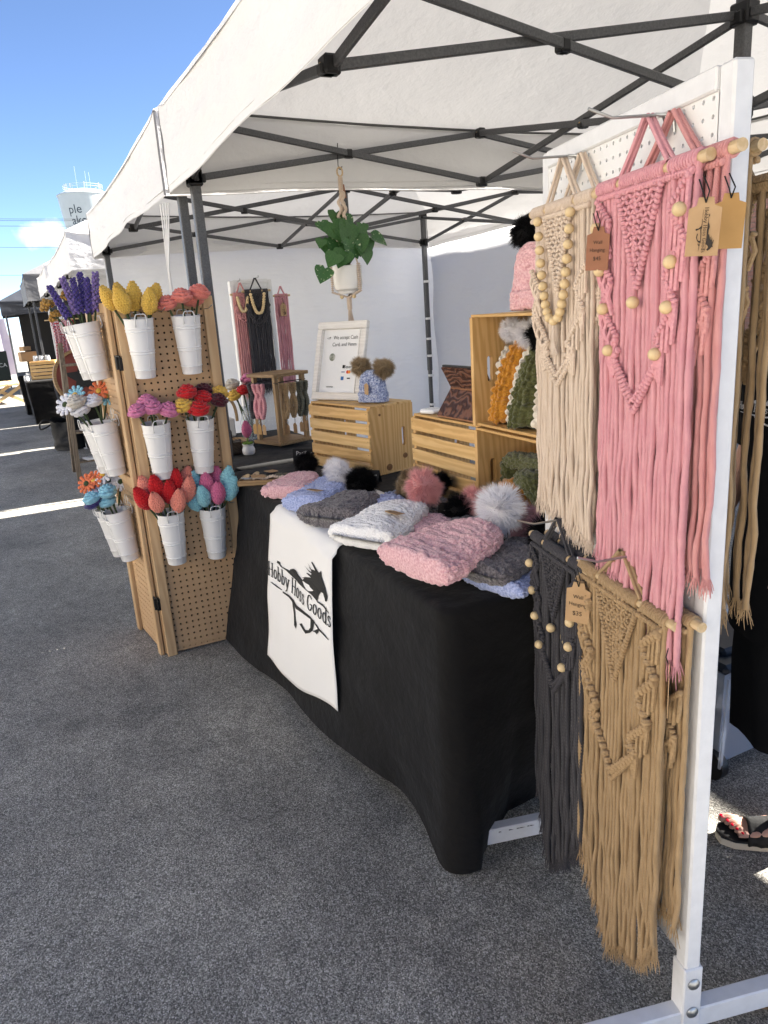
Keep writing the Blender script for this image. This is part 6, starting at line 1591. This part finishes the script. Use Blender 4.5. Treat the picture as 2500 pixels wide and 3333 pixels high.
for k in range(8):
    a = k*.8; r = 4.6+1.6*(k % 2); h = (2.2, 1.4, 2.9)[k % 3]
    an = MB(); x, y = r*math.cos(a), r*math.sin(a)
    an.beam((x, y, 39.8), (x, y, 41.2+h*.55), .12); an.box((x+.15, y, 41.0+h*.4), (.25, .35, h*.7)); an.build('antenna', MATS['tower_white'], wt, smooth=False)
for (x, y, h) in ((0, -1.5, 6.5), (0, 1.2, 5.2), (.5, 2.2, 4.8)):
    an = MB(); an.tube([(x, y, 41), (x, y, 41+h)], .04, 5); an.build('whip_antenna', MATS['tower_white'], wt)
rl = MB(); [rl.tube([(5.6*math.cos(t/20*6.283), 5.6*math.sin(t/20*6.283), 41.5+dz) for t in range(21)], .05, 5, cap=False) for dz in (0, .6)]; [rl.beam((5.6*math.cos(t/10*6.283), 5.6*math.sin(t/10*6.283), 40.4), (5.6*math.cos(t/10*6.283), 5.6*math.sin(t/10*6.283), 42.1), .08) for t in range(10)]; rl.build('railing', MATS['tower_white'], wt)

# overhead lines on poles
wire_m = M('wire', (.03, .03, .035), rough=.5)
for (z0, z1, lab) in ((9.17, 9.10, 'highest overhead line, upper of the close pair'), (9.06, 8.99, 'overhead line just under the highest one'), (8.71, 8.63, 'third overhead line from the top'), (7.34, 7.18, 'fourth overhead line crossing the cloud'), (5.49, 5.32, 'lowest overhead line above the far tents')):
    m = MB(); n = 24; ya, yb = -22, 26
    m.tube([(-60, ya+(yb-ya)*i/n, (z0+(z1-z0)*(ya+(yb-ya)*i/n)/4.6)+.9*((2*i/n-1)**2-.003)*.6-.0) for i in range(n+1)], .013, 5)
    tag(m.build('overhead_line', wire_m), 'thin dark '+lab, 'cable', 'overhead lines')
for y, lab in ((-22, 'wooden utility pole by the street'), (26, 'wooden utility pole behind the tents')):
    t = thing('utility_pole', lab, 'pole', (-60, y, 0)); m = MB(); m.tube([(0, 0, 0), (0, 0, 10.3)], [.17, .12], 10); m.build('post', M('pole_wood', (.12, .09, .07), rough=.9), t)
    m = MB(); m.beam((-1, 0, 9.7), (1, 0, 9.7), .12); m.build('crossarm', MATS['pole_wood'], t)

# neighbouring stalls -------------------------------------------------------
def stall_table(label, x0, x1, y0, y1, z, seed, hem=.01):
    P = cloth_over(x0, x1, y0, y1, z, lambda x, y: hem, lambda x, y: -.06, seed=seed, n_per=.08, folds=(.02, 9))
    o = MB().grid(P, True).build('stall_table', black_cloth, angle=None); return tag(o, label, 'table', 'clothed tables in the next stalls')
stall_table('far black clothed stall table with crates and jars', -15.7, -14.0, .10, .75, .74, 51)
stall_table('second black clothed stall table behind the first', -17.4, -15.8, .0, .6, .76, 52)
sc1 = crate('pale pine crate on the far black stall table', (-14.42, .22, .745), R_(75), .42, .30, .30, 'back', name='wooden_crate'); sc1['group'] = 'crates in the next stalls'
bxm = M('cardboard', (.34, .21, .11), (.40, .26, .14), .8, 'noise', 8)
def carton(label, loc, d, rz, lid=True):
    t = thing('cardboard_box', label, 'box', loc, rz, 'cardboard boxes in the next stalls')
    m = MB(); m.box((0, 0, d[2]/2), d, None, .004); m.build('carton', bxm, t, smooth=False)
    m = MB(); m.box((0, 0, d[2]+.001), (d[0]*.16, d[1]*1.002, .002)); m.build('tape', M('tape', (.45, .33, .2), rough=.4), t, smooth=False)
    for s_ in (-1, 1):
        m = MB(); m.box((s_*d[0]*.28, 0, d[2]+.004), (d[0]*.42, d[1]*.98, .004), Matrix.Rotation(s_*.05, 4, 'Y')); m.build('flap', bxm, t, smooth=False)
    return t
carton('cardboard box stacked on the far pale crate', (-14.62, .22, 1.06), (.22, .26, .16), .2)
carton('brown cardboard box beside the leafy plant', (-13.2, .72, .72), (.25, .3, .28), .3)
carton('small brown box on top of the stacked box', (-14.62, .2, 1.24), (.14, .14, .07), .5)
stall_table('low dark table under the cardboard box and leafy plant', -13.5, -12.4, .5, 1.0, .71, 53)
jar_m = M('jar_white', (.7, .7, .7), (.5, .5, .5), .2, 'noise', 3)
for i, (x, y, z, lab) in enumerate(((-14.25, .13, .745, 'small jar at the near table corner'), (-14.35, .05+.12, .745, 'small jar behind the corner jar'), (-14.9, .2, .745, 'jar in the row along the stall table front'), (-15.2, .18, .745, 'jar at the far end of the stall table'), (-14.30, .42, 1.06, 'bright jar on the pale crate, near end'), (-14.28, .52, 1.06, 'bright jar on the pale crate, far end'), (-14.34, .33, 1.06, 'bright jar on the pale crate, middle'))):
    t = thing('glass_jar', lab, 'jar', (x, y, z), 0, 'jars on the far stall'); m = MB(); m.lathe([(.0001, 0), (.04, 0), (.042, .06), (.036, .075)], 14); m.build('glass', jar_m, t); m = MB(); m.lathe([(.038, .075), (.038, .092), (.0001, .092)], 14); m.build('lid', steel, t)
pl = thing('leafy_plant', 'bright green leafy plant on the low dark table', 'plant', (-12.75, .62, .72)); m = MB()
rs = random.Random(8)
for k in range(26):
    a = rs.uniform(0, 6.28); q = Matrix.Translation((.07*math.cos(a), .07*math.sin(a), rs.uniform(.05, .2))) @ Matrix.Rotation(a, 4, 'Z') @ Matrix.Rotation(rs.uniform(-.9, .3), 4, 'Y'); m.ball((.04, 0, 0), (.05, .022, .004), 8, q)
m.build('leaves', M('lettuce', (.10, .24, .03), (.18, .36, .06), .5, 'noise', 20), pl); m = MB(); m.lathe([(.0001, 0), (.05, 0), (.06, .08), (.0001, .07)], 14); m.build('pot', bxm, pl)
# timber trestle table
xt = thing('trestle_table', 'pale timber trestle table with crossed legs at the street end', 'table', (-19.6, -.35, 0), R_(8))
pinep = M('pale_timber', (.42, .29, .15), (.50, .36, .20), .6, 'wood', 2, .05, .002, stretch=(4, 1, 4))
for i in range(4):
    m = MB(); m.box((0, -.30+.2*i, .43), (1.5, .185, .035), None, .004); m.build('plank', pinep, xt)
for x in (.62, -.62):
    for s_ in (-1, 1): m = MB(); m.beam((x+.03*s_, -.36*s_, .0), (x+.03*s_, .34*s_, .41), .05, .07); m.build('leg', pinep, xt)
# round star sign, easel ladder, gingham strips, bag
ss = thing('round_sign', 'round red sign with dark star leaning in the next stall', 'sign', (-9.6, .70, .98), R_(100), None); mt = Matrix.Rotation(R_(78), 4, 'X')
m = MB(); m.lathe([(.0001, .0), (.31, .0), (.34, .015), (.34, .04), (.31, .04), (.305, .02), (.0001, .02)], 40, mt); m.build('disc', M('sign_red', (.16, .035, .025), (.21, .05, .035), .6, 'noise', 10), ss)
m = MB(); m.lathe([(.31, .0), (.345, -.004), (.345, .046), (.31, .043)], 40, mt); m.build('rim', stain, ss)
m = MB(); pts = []
for k in range(10):
    r = .24 if k % 2 == 0 else .10; a = R_(90+36*k); pts.append((r*math.cos(a), r*math.sin(a), .024))
m.poly(pts, (0, 0, .004), mt); m.build('star', M('sign_black', (.02, .02, .02), rough=.6), ss, smooth=False)
ld = thing('wooden_ladder', 'weathered brown wooden ladder rack beside the flower pegboard', 'ladder', (-8.15, .55, 0))
grey_w = M('weathered_wood', (.13, .10, .07), (.20, .155, .11), .8, 'wood', 3, .15, .003, stretch=(4, 4, .5))
for y in (-.16, .34):
    m = MB(); m.beam((.0, y, 0), (-.18, y*.8+.02, 1.42), .045, .07); m.build('rail', grey_w, ld); m = MB(); m.beam((-.75, y, 0), (-.25, y*.8+.02, 1.38), .04, .06); m.build('rear_rail', grey_w, ld)
for z in (.22, .52, .86, 1.2):
    m = MB(); m.box((-.06-.1*z, .09, z), (.16, .46, .022), None, .003); m.build('step', grey_w, ld)
for i, (z, w_, lab) in enumerate(((.235, .3, 'pale folded print on the lowest ladder step'), (.535, .26, 'white framed print on the second ladder step'))):
    t = thing('framed_print', lab, 'print', (-8.2, .62, z), .3, 'prints on the ladder'); m = MB(); m.box((0, 0, .012), (.14, w_, .02), None, .003); m.build('frame', white_metal, t); m = MB(); m.box((0, 0, .0235), (.10, w_-.05, .002)); m.build('picture', M('print_grey', (.25, .25, .25), (.6, .6, .58), .6, 'noise', 14), t)
gm = M('gingham', (.50, .02, .06), (.72, .66, .66), .85, 'gingham', 55, stretch=(1, 1, 1)); gm2 = M('gingham_pink', (.62, .30, .36), (.70, .40, .44), .85, 'noise', 8); gm3 = M('red_cotton', (.45, .012, .03), rough=.85)
for i, (y, ma, lab) in enumerate(((.50, gm, 'red gingham cloth strip hanging at the left'), (.56, gm, 'second red gingham cloth strip in the next stall'), (.615, gm2, 'dusty pink cloth strip between the gingham ones'), (.66, gm, 'third red gingham cloth strip in the next stall'), (.71, gm3, 'plain red cloth strip hanging at the right'))):
    P = np.zeros((16, 10, 3))
    for a in range(16):
        for b in range(10): q = a/15; P[a, b] = (-9.9+.02*math.sin(b*1.3+i)+.02*math.sin(q*5+i), y+(b/9-.5)*.085*(1-.35*q)+.015*math.sin(q*4+i), 1.66-.46*q-.02*(b % 2)*q)
    o = MB().grid(P).build('cloth_strip', ma, angle=None); tag(o, lab, 'cloth', 'cloth strips hanging in the next stall')
rod = MB(); rod.tube([(-9.9, .40, 1.67), (-9.9, .80, 1.67)], .008, 6); tag(rod.build('hanging_rod', dowel_m), 'thin wooden rod holding the cloth strips', 'rod')
wp = thing('table_pegboard', 'white pegboard under the gingham strips', 'pegboard', (-10.2, .52, .72), R_(90)); m = pegsheet(.36, .52, .045, .007, .01); o_ = MB(); o_.add(m.v, m.f); o_.build('pegboard_sheet', peg_white, wp); m = MB(); m.box((.18, .02, .0), (.4, .16, .02)); m.build('base', peg_white, wp)
stall_table('low black table under the white pegboard', -10.9, -9.6, .62, 1.3, .71, 55)
bg = thing('black_bag', 'slumped black fabric bag with loop handles on the asphalt', 'bag', (-10.75, .50, 0), .3)
P = np.zeros((18, 36, 3))
for i in range(18):
    s = i/17
    for j in range(36):
        a = 2*math.pi*j/36; r = (.22+.05*math.sin(3*a+1)*s)*(1-.15*s); P[i, j] = (r*math.cos(a)*.85, r*math.sin(a), .40*s+.03*math.sin(2*a)*s)
P = sheet(P, .03, 3); bm_ = MB().grid(P, True); bm_.f.append(tuple(range(35, -1, -1))); bm_.build('bag_body', M('bag_nylon', (.010, .010, .011), (.016, .016, .017), .6, 'cloth', 8, .5, .03), bg, angle=None)
for s_ in (-1, 1):
    m = MB(); m.tube(bez((.05, .18*s_, .38), (.12, .40*s_, .50), (-.05, .36*s_, .33), 8)+bez((-.08, .34*s_, .30), (-.1, .25*s_, .3), (-.05, .17*s_, .38), 5), .011, 6); m.build('handle', MATS['bag_nylon'], bg)
# far end: white banner and stand
bn = thing('feather_banner', 'pale lilac feather banner beyond the last canopy', 'banner', (-26.2, -.25, 0)); P = np.zeros((16, 8, 3))
for i in range(16):
    s = i/15
    for j in range(8): P[i, j] = (.02*math.sin(j), (j/7-.5)*.55*(1-.5*abs(s-.3)), .3+1.7*s)
MB().grid(P).build('flag', M('banner_lilac', (.55, .48, .62), (.68, .62, .70), .7, 'noise', 2), bn, angle=None); m = MB(); m.tube([(0, .28, 0), (0, .28, 2.1)], .015, 6); m.build('pole', steel, bn)
sg = thing('standing_sign', 'dark standing sign with pale letters at the street edge', 'sign', (-24.6, -.42, 0), R_(90)); m = MB(); m.box((0, 0, .62), (.5, .04, .9), None, .01); m.build('board', M('sign_green', (.02, .03, .025), rough=.6), sg); m = MB(); text_to(m, 'ICA', lambda a, b: Vector((a, -.025, b)), .16, .08, .62); m.build('lettering', chalk_w, sg, smooth=False)
for s_ in (-1, 1): m = MB(); m.beam((s_*.2, 0, 0), (s_*.2, 0, .2), .04); m.build('leg', blk_plastic, sg)

# ------------------------------------------------------------------ seller at the right edge, storage tote, bin
tote = thing('storage_tote', 'clear plastic wheeled storage tote with dark lid under the tent', 'storage box', (-1.72, 2.00, 0), R_(0))
clr = M('clear_plastic', (.55, .60, .68), rough=.25, spec=.5, alpha=.42)
def tub(w0, d0, w1, d1, h, th=.004):
    m = MB(); vs = []
    for (w_, d_, z) in ((w0, d0, .05), (w1, d1, h)):
        for (a, b) in ((-1, -1), (1, -1), (1, 1), (-1, 1)): vs.append((a*w_/2, b*d_/2, z))
    m.add(vs, [(3, 2, 1, 0), (0, 1, 5, 4), (1, 2, 6, 5), (2, 3, 7, 6), (3, 0, 4, 7)]); return m
tub(.56, .36, .62, .42, .40).build('tub', clr, tote, smooth=False)
m = MB(); m.box((0, 0, .415), (.66, .46, .035), None, .012); m.box((0, 0, .44), (.56, .36, .03), None, .01); m.build('lid', M('lid_navy', (.015, .022, .035), rough=.35), tote)
m = MB(); m.box((0, 0, .15), (.48, .30, .16), None, .03); m.build('contents', M('folded_navy', (.03, .04, .07), (.06, .075, .12), .8, 'noise', 6), tote)
m = MB(); m.box((.05, -.02, .28), (.32, .24, .10), Matrix.Rotation(.2, 4, 'Y'), .03); m.build('contents', M('folded_white', (.6, .6, .62), rough=.8), tote)
for sx in (-1, 1):
    m = MB(); m.lathe([(.0001, -.015), (.05, -.015), (.05, .015), (.0001, .015)], 18, Matrix.Translation((.27, sx*.19, .05)) @ Matrix.Rotation(R_(90), 4, 'X')); m.build('wheel', blk_plastic, tote)
for k in range(3):
    m = MB(); m.beam((-.31+.31*k, -.205, .06), (-.33+.33*k, -.213, .39), .012, .008); m.build('rib', clr, tote)
bin_ = thing('turquoise_bin', 'turquoise plastic bin behind the stall', 'bin', (-6.1, 8.1, 0)); tub(.9, .6, 1.1, .8, .62).build('tub', M('turq', (.08, .52, .50), rough=.4), bin_, smooth=False); m = MB(); m.box((0, 0, .64), (1.16, .86, .05), None, .012); m.build('rim', MATS['turq'], bin_)

# seller: body grown round a skeleton
def skin_body(name, verts, edges, mat, parent, sub=2):
    me = bpy.data.meshes.new(name); me.from_pydata([v[0] for v in verts], edges, []); o = bpy.data.objects.new(name, me); col.objects.link(o); o.parent = parent
    md = o.modifiers.new('skin', 'SKIN'); md.use_smooth_shade = True
    sv = me.skin_vertices[0].data if me.skin_vertices else None
    if sv is None:
        bpy.context.view_layer.objects.active = o
        sv = me.skin_vertices[0].data
    for i, v in enumerate(verts): sv[i].radius = v[1] if hasattr(v[1], '__len__') else (v[1], v[1])
    sv[0].use_root = True
    s = o.modifiers.new('sub', 'SUBSURF'); s.levels = sub; s.render_levels = sub
    me.materials.append(mat)
    return o
pe = thing('person', 'person in a black apron and black sandals standing behind the stand', 'person', (-1.10, 1.66, 0), R_(76))
skin_m = M('skin', (.52, .30, .22), (.56, .33, .25), .5, 'noise', 20)
blk_c = M('black_cotton', (.005, .005, .0055), (.008, .008, .0085), .85, 'cloth', 8, .3, .01, spec=.1)
# faces local -X
V_ = [((.02, 0, .93), (.11, .14)), ((.02, 0, 1.10), (.10, .125)), ((.0, 0, 1.28), (.11, .145)), ((.01, 0, 1.42), (.08, .13)), ((.02, 0, 1.50), .052), ((.005, 0, 1.55), .055), ((-.012, 0, 1.64), (.098, .078)), ((-.005, 0, 1.72), (.075, .062)),
      ((.0, .17, 1.40), .050), ((.03, .235, 1.14), .040), ((-.10, .20, .97), .032), ((-.17, .17, .93), (.028, .018)),
      ((.0, -.17, 1.40), .050), ((.03, -.235, 1.14), .040), ((-.10, -.20, .97), .032), ((-.17, -.17, .93), (.028, .018)),
      ((.02, .09, .84), .085), ((.01, .07, .48), .055), ((.05, .05, .30), .052), ((.095, .032, .10), .034), ((.02, -.09, .84), .085), ((.0, -.14, .48), .055), ((.05, -.17, .30), .052), ((.095, -.198, .10), .034)]
for sgn, b_i in ((1, 11), (-1, 15)):      # fingers: four and a thumb from the side of the palm
    base = Vector(V_[b_i][0]); n0 = len(V_)
E_ = [(0, 1), (1, 2), (2, 3), (3, 4), (4, 5), (5, 6), (6, 7), (3, 8), (8, 9), (9, 10), (10, 11), (3, 12), (12, 13), (13, 14), (14, 15), (0, 16), (16, 17), (17, 18), (18, 19), (0, 20), (20, 21), (21, 22), (22, 23)]
body = skin_body('body', V_, E_, skin_m, pe)
for sgn, b_i in ((1, 11), (-1, 15)):
    bs_ = Vector(V_[b_i][0])
    for f_ in range(5):
        off = (f_-1.5)*.017 if f_ < 4 else -.028*sgn*sgn
        p0 = bs_+Vector((0.0, off*.9*sgn, .0)) if f_ < 4 else bs_+Vector((.02, -.026*sgn, .004))
        L_ = (.062, .072, .068, .052, .045)[f_]; d1 = Vector((-.95, .05*off, -.30)) if f_ < 4 else Vector((-.75, -.45*sgn, -.2)); d2 = Vector((-.6, 0, -.8)) if f_ < 4 else Vector((-.9, -.1*sgn, -.3))
        m = MB(); q1 = p0+d1.normalized()*L_*.55; m.tube([p0, q1, q1+d2.normalized()*L_*.3, q1+d2.normalized()*L_*.5], [.0095, .0085, .0078, .0045], 8); m.build('finger', skin_m, body)
# face
for sy in (-1, 1):
    m = MB(); m.ball((-.098, .030*sy, 1.655), (.010, .014, .009), 10); m.build('eye', M('eye_white', (.7, .68, .66), rough=.2), body); m = MB(); m.ball((-.105, .030*sy, 1.655), (.005, .006, .006), 8); m.build('iris', M('iris', (.03, .02, .015), rough=.2), body)
    m = MB(); m.ball((.0, .078*sy, 1.645), (.018, .010, .030), 8); m.build('ear', skin_m, body)
m = MB(); m.ball((-.108, 0, 1.63), (.018, .013, .024), 8); m.build('nose', skin_m, body); m = MB(); m.ball((-.096, 0, 1.588), (.010, .026, .008), 8); m.build('mouth', M('lips', (.40, .12, .11), rough=.4), body)
# long brown hair
hair_m = M('brown_hair', (.045, .022, .013), (.085, .045, .026), .45, 'noise', 50, stretch=(1, 1, .1))
P = np.zeros((22, 40, 3))
for i in range(22):
    s = i/21
    for j in range(40):
        a = -2.15+4.3*j/39; r = .112 if s < .35 else .112+.05*(s-.35)
        if s < .35: t_ = s/.35*1.45; P[i, j] = (.012+r*math.sin(t_)*math.cos(a)*1.0, .90*r*math.sin(t_)*math.sin(a), 1.66+.125*math.cos(t_))
        else: q = (s-.35)/.65; P[i, j] = (.012+r*math.cos(a)*(1-.15*q)-.03*q*(abs(a) > 1.2), .92*r*math.sin(a)*(1+.15*q), 1.675-.36*q)
P = sheet(P, .018, 6); hr = MB().grid(P).build('hair', hair_m, pe, angle=None); hr.modifiers.new('thick', 'SOLIDIFY').thickness = .02
# black dress and apron
prof = [(1.455, .060, .115, .012), (1.42, .095, .185, .0), (1.36, .125, .195, -.002), (1.25, .135, .180, -.004), (1.12, .120, .160, .006), (1.0, .130, .175, .01), (.88, .145, .185, .012), (.72, .145, .180, .012), (.60, .142, .175, .012), (.50, .140, .170, .012), (.40, .138, .168, .012)]
def dress_ring(z, sx, sy, cx, grow=0.0, n=44, fold=0.0): return [(cx+(sx+grow)*math.cos(2*math.pi*k/n)+fold*math.sin(7*2*math.pi*k/n), (sy+grow)*math.sin(2*math.pi*k/n)+fold*math.cos(9*2*math.pi*k/n), z+.01*math.sin(5*2*math.pi*k/n)*fold*60) for k in range(n)]
P = np.array([dress_ring(z, a, b, c, 0, fold=.006*max(0, (1.0-z)*2)) for (z, a, b, c) in prof]); ds = MB().grid(sheet(P, .012, 9), True).build('dress', blk_c, pe, angle=None)
for sgn in (-1, 1):
    m = MB(); m.tube([(0, .13*sgn, 1.42), (.0, .18*sgn, 1.39), (.02, .215*sgn, 1.27), (.03, .238*sgn, 1.14)], [.075, .072, .058, .052], 14, cap=False); m.build('sleeve', blk_c, ds)
def chest(u, v):      # u across (0..1), v up
    a = math.pi+(u-.5)*1.55; z = 1.255+v*.30
    k = [q for q in range(len(prof)-1) if prof[q+1][0] <= z <= prof[q][0]]; k = k[0] if k else 3
    f = (prof[k][0]-z)/(prof[k][0]-prof[k+1][0]); sx = prof[k][1]*(1-f)+prof[k+1][1]*f; sy = prof[k][2]*(1-f)+prof[k+1][2]*f; cx = prof[k][3]*(1-f)+prof[k+1][3]*f
    return Vector((cx+(sx+.016)*math.cos(a), (sy+.016)*math.sin(a), z))
ap = []
for i in range(12):
    ap.append([chest(.06+.88*j/13, .62-3.15*i/11*1.0 if False else .55-i*.22) for j in range(14)])
A_ = np.array([[tuple(p) for p in r] for r in ap]); apo = MB().grid(A_).build('apron', M('apron_black', (.006, .006, .0065), rough=.9, spec=.1), pe, angle=None)
m = MB(); logo_to(m, lambda u, v: (lambda p: Vector((p.x+(-.006)*1.0, p.y*1.03, p.z)))(chest(1-(.22+.56*(1-u)) if False else .22+.56*u, v*.62+.05))); m.build('printed_mark', M('white_print', (.6, .6, .6), rough=.8), apo, smooth=False)
# feet in slide sandals with painted nails
for sgn, (fx, fy, yw) in ((-1, (.085, -.200, -.36)), (1, (.085, .030, -.46))):
    F_ = lambda p: Matrix.Translation((fx, fy, 0)) @ Matrix.Rotation(yw, 4, 'Z') @ Vector(p)
    P = np.zeros((16, 20, 3))
    for i in range(16):
        s = i/15; x = .055-.215*s; w = (.026+.016*math.sin(min(1, s*1.15)*math.pi*.5)) if s > .02 else .012; h = .075*(1-s)**1.1+.020
        if s < .08: w *= .7
        for j in range(20):
            a = 2*math.pi*j/20; P[i, j] = F_((x, w*math.cos(a), .032+h*.5+h*.5*math.sin(a)))
    ft = MB().grid(P, True); ft.f.append(tuple(range(20))); fo = ft.build('foot', skin_m, body, angle=None)
    for k in range(5):
        ty = (-.030+.0155*k)*sgn*-1; tl = (.052, .044, .040, .035, .028)[k]; tr_ = (.0125, .0088, .0084, .008, .0075)[k]; x0 = -.150+.006*k
        m = MB(); m.tube([F_((x0, ty, .046)), F_((x0-tl*.55, ty*1.05, .050)), F_((x0-tl*.9, ty*1.05, .043)), F_((x0-tl, ty*1.05, .040))], [tr_*.95, tr_, tr_*.85, tr_*.35], 9); te = m.build('toe', skin_m, fo)
        m = MB(); m.ball((0, 0, 0), (tr_*.85, tr_*.78, .003), 8, Matrix.Translation(F_((x0-tl*.80, ty*1.05, .046+tr_*.62))) @ Matrix.Rotation(.35, 4, 'Y')); m.build('nail', M('red_nail', (.55, .006, .03), rough=.15), te)
    ol = [(.075, .0), (.06, .030), (.0, .040), (-.10, .048), (-.17, .048), (-.205, .030), (-.215, 0), (-.205, -.030), (-.17, -.046), (-.10, -.044), (0, -.038), (.06, -.030)]
    m = MB(); m.poly([F_((x, y, .004)) for x, y in ol], (0, 0, .020)); sn = m.build('sandal', M('sole_cream', (.60, .54, .44), rough=.7), pe)
    m = MB(); m.poly([F_((x*.99, y*.97, .024)) for x, y in ol], (0, 0, .007)); m.build('insole', M('insole_black', (.015, .015, .015), rough=.7), sn)
    P = np.zeros((8, 16, 3))
    for i in range(8):
        for j in range(16): a = math.pi*j/15; x = -.060-.075*i/7; P[i, j] = F_((x, (.048+.003*math.sin(i*2))*math.cos(a), .020+(.068-.018*i/7)*math.sin(a)))
    st_ = MB().grid(P).build('strap', M('woven_strap', (.010, .010, .010), (.015, .015, .015), .75, 'yarn', 120, .3, .002), sn, angle=None); st_.modifiers.new('thick', 'SOLIDIFY').thickness = .006

lf = thing('dry_leaf', 'small dry brown leaf on the asphalt beside the stand foot', 'leaf', (-0.80, 1.24, 0.004), 0.8)
P = np.zeros((9, 7, 3))
for i in range(9):
    for j in range(7): s = i/8; v = j/6*2-1; P[i, j] = ((s-.5)*.06, v*.016*math.sin(math.pi*min(1, s*.95+.03)), .004+.012*v*v+.008*math.sin(s*5))
MB().grid(P).build('blade', M('dry_leaf', (.22, .13, .06), (.32, .2, .1), .8, 'noise', 60), lf, angle=None)
m = MB(); m.tube([(.03, 0, .006), (.05, .004, .003)], .0012, 5); m.build('stalk', MATS['dry_leaf'], lf)
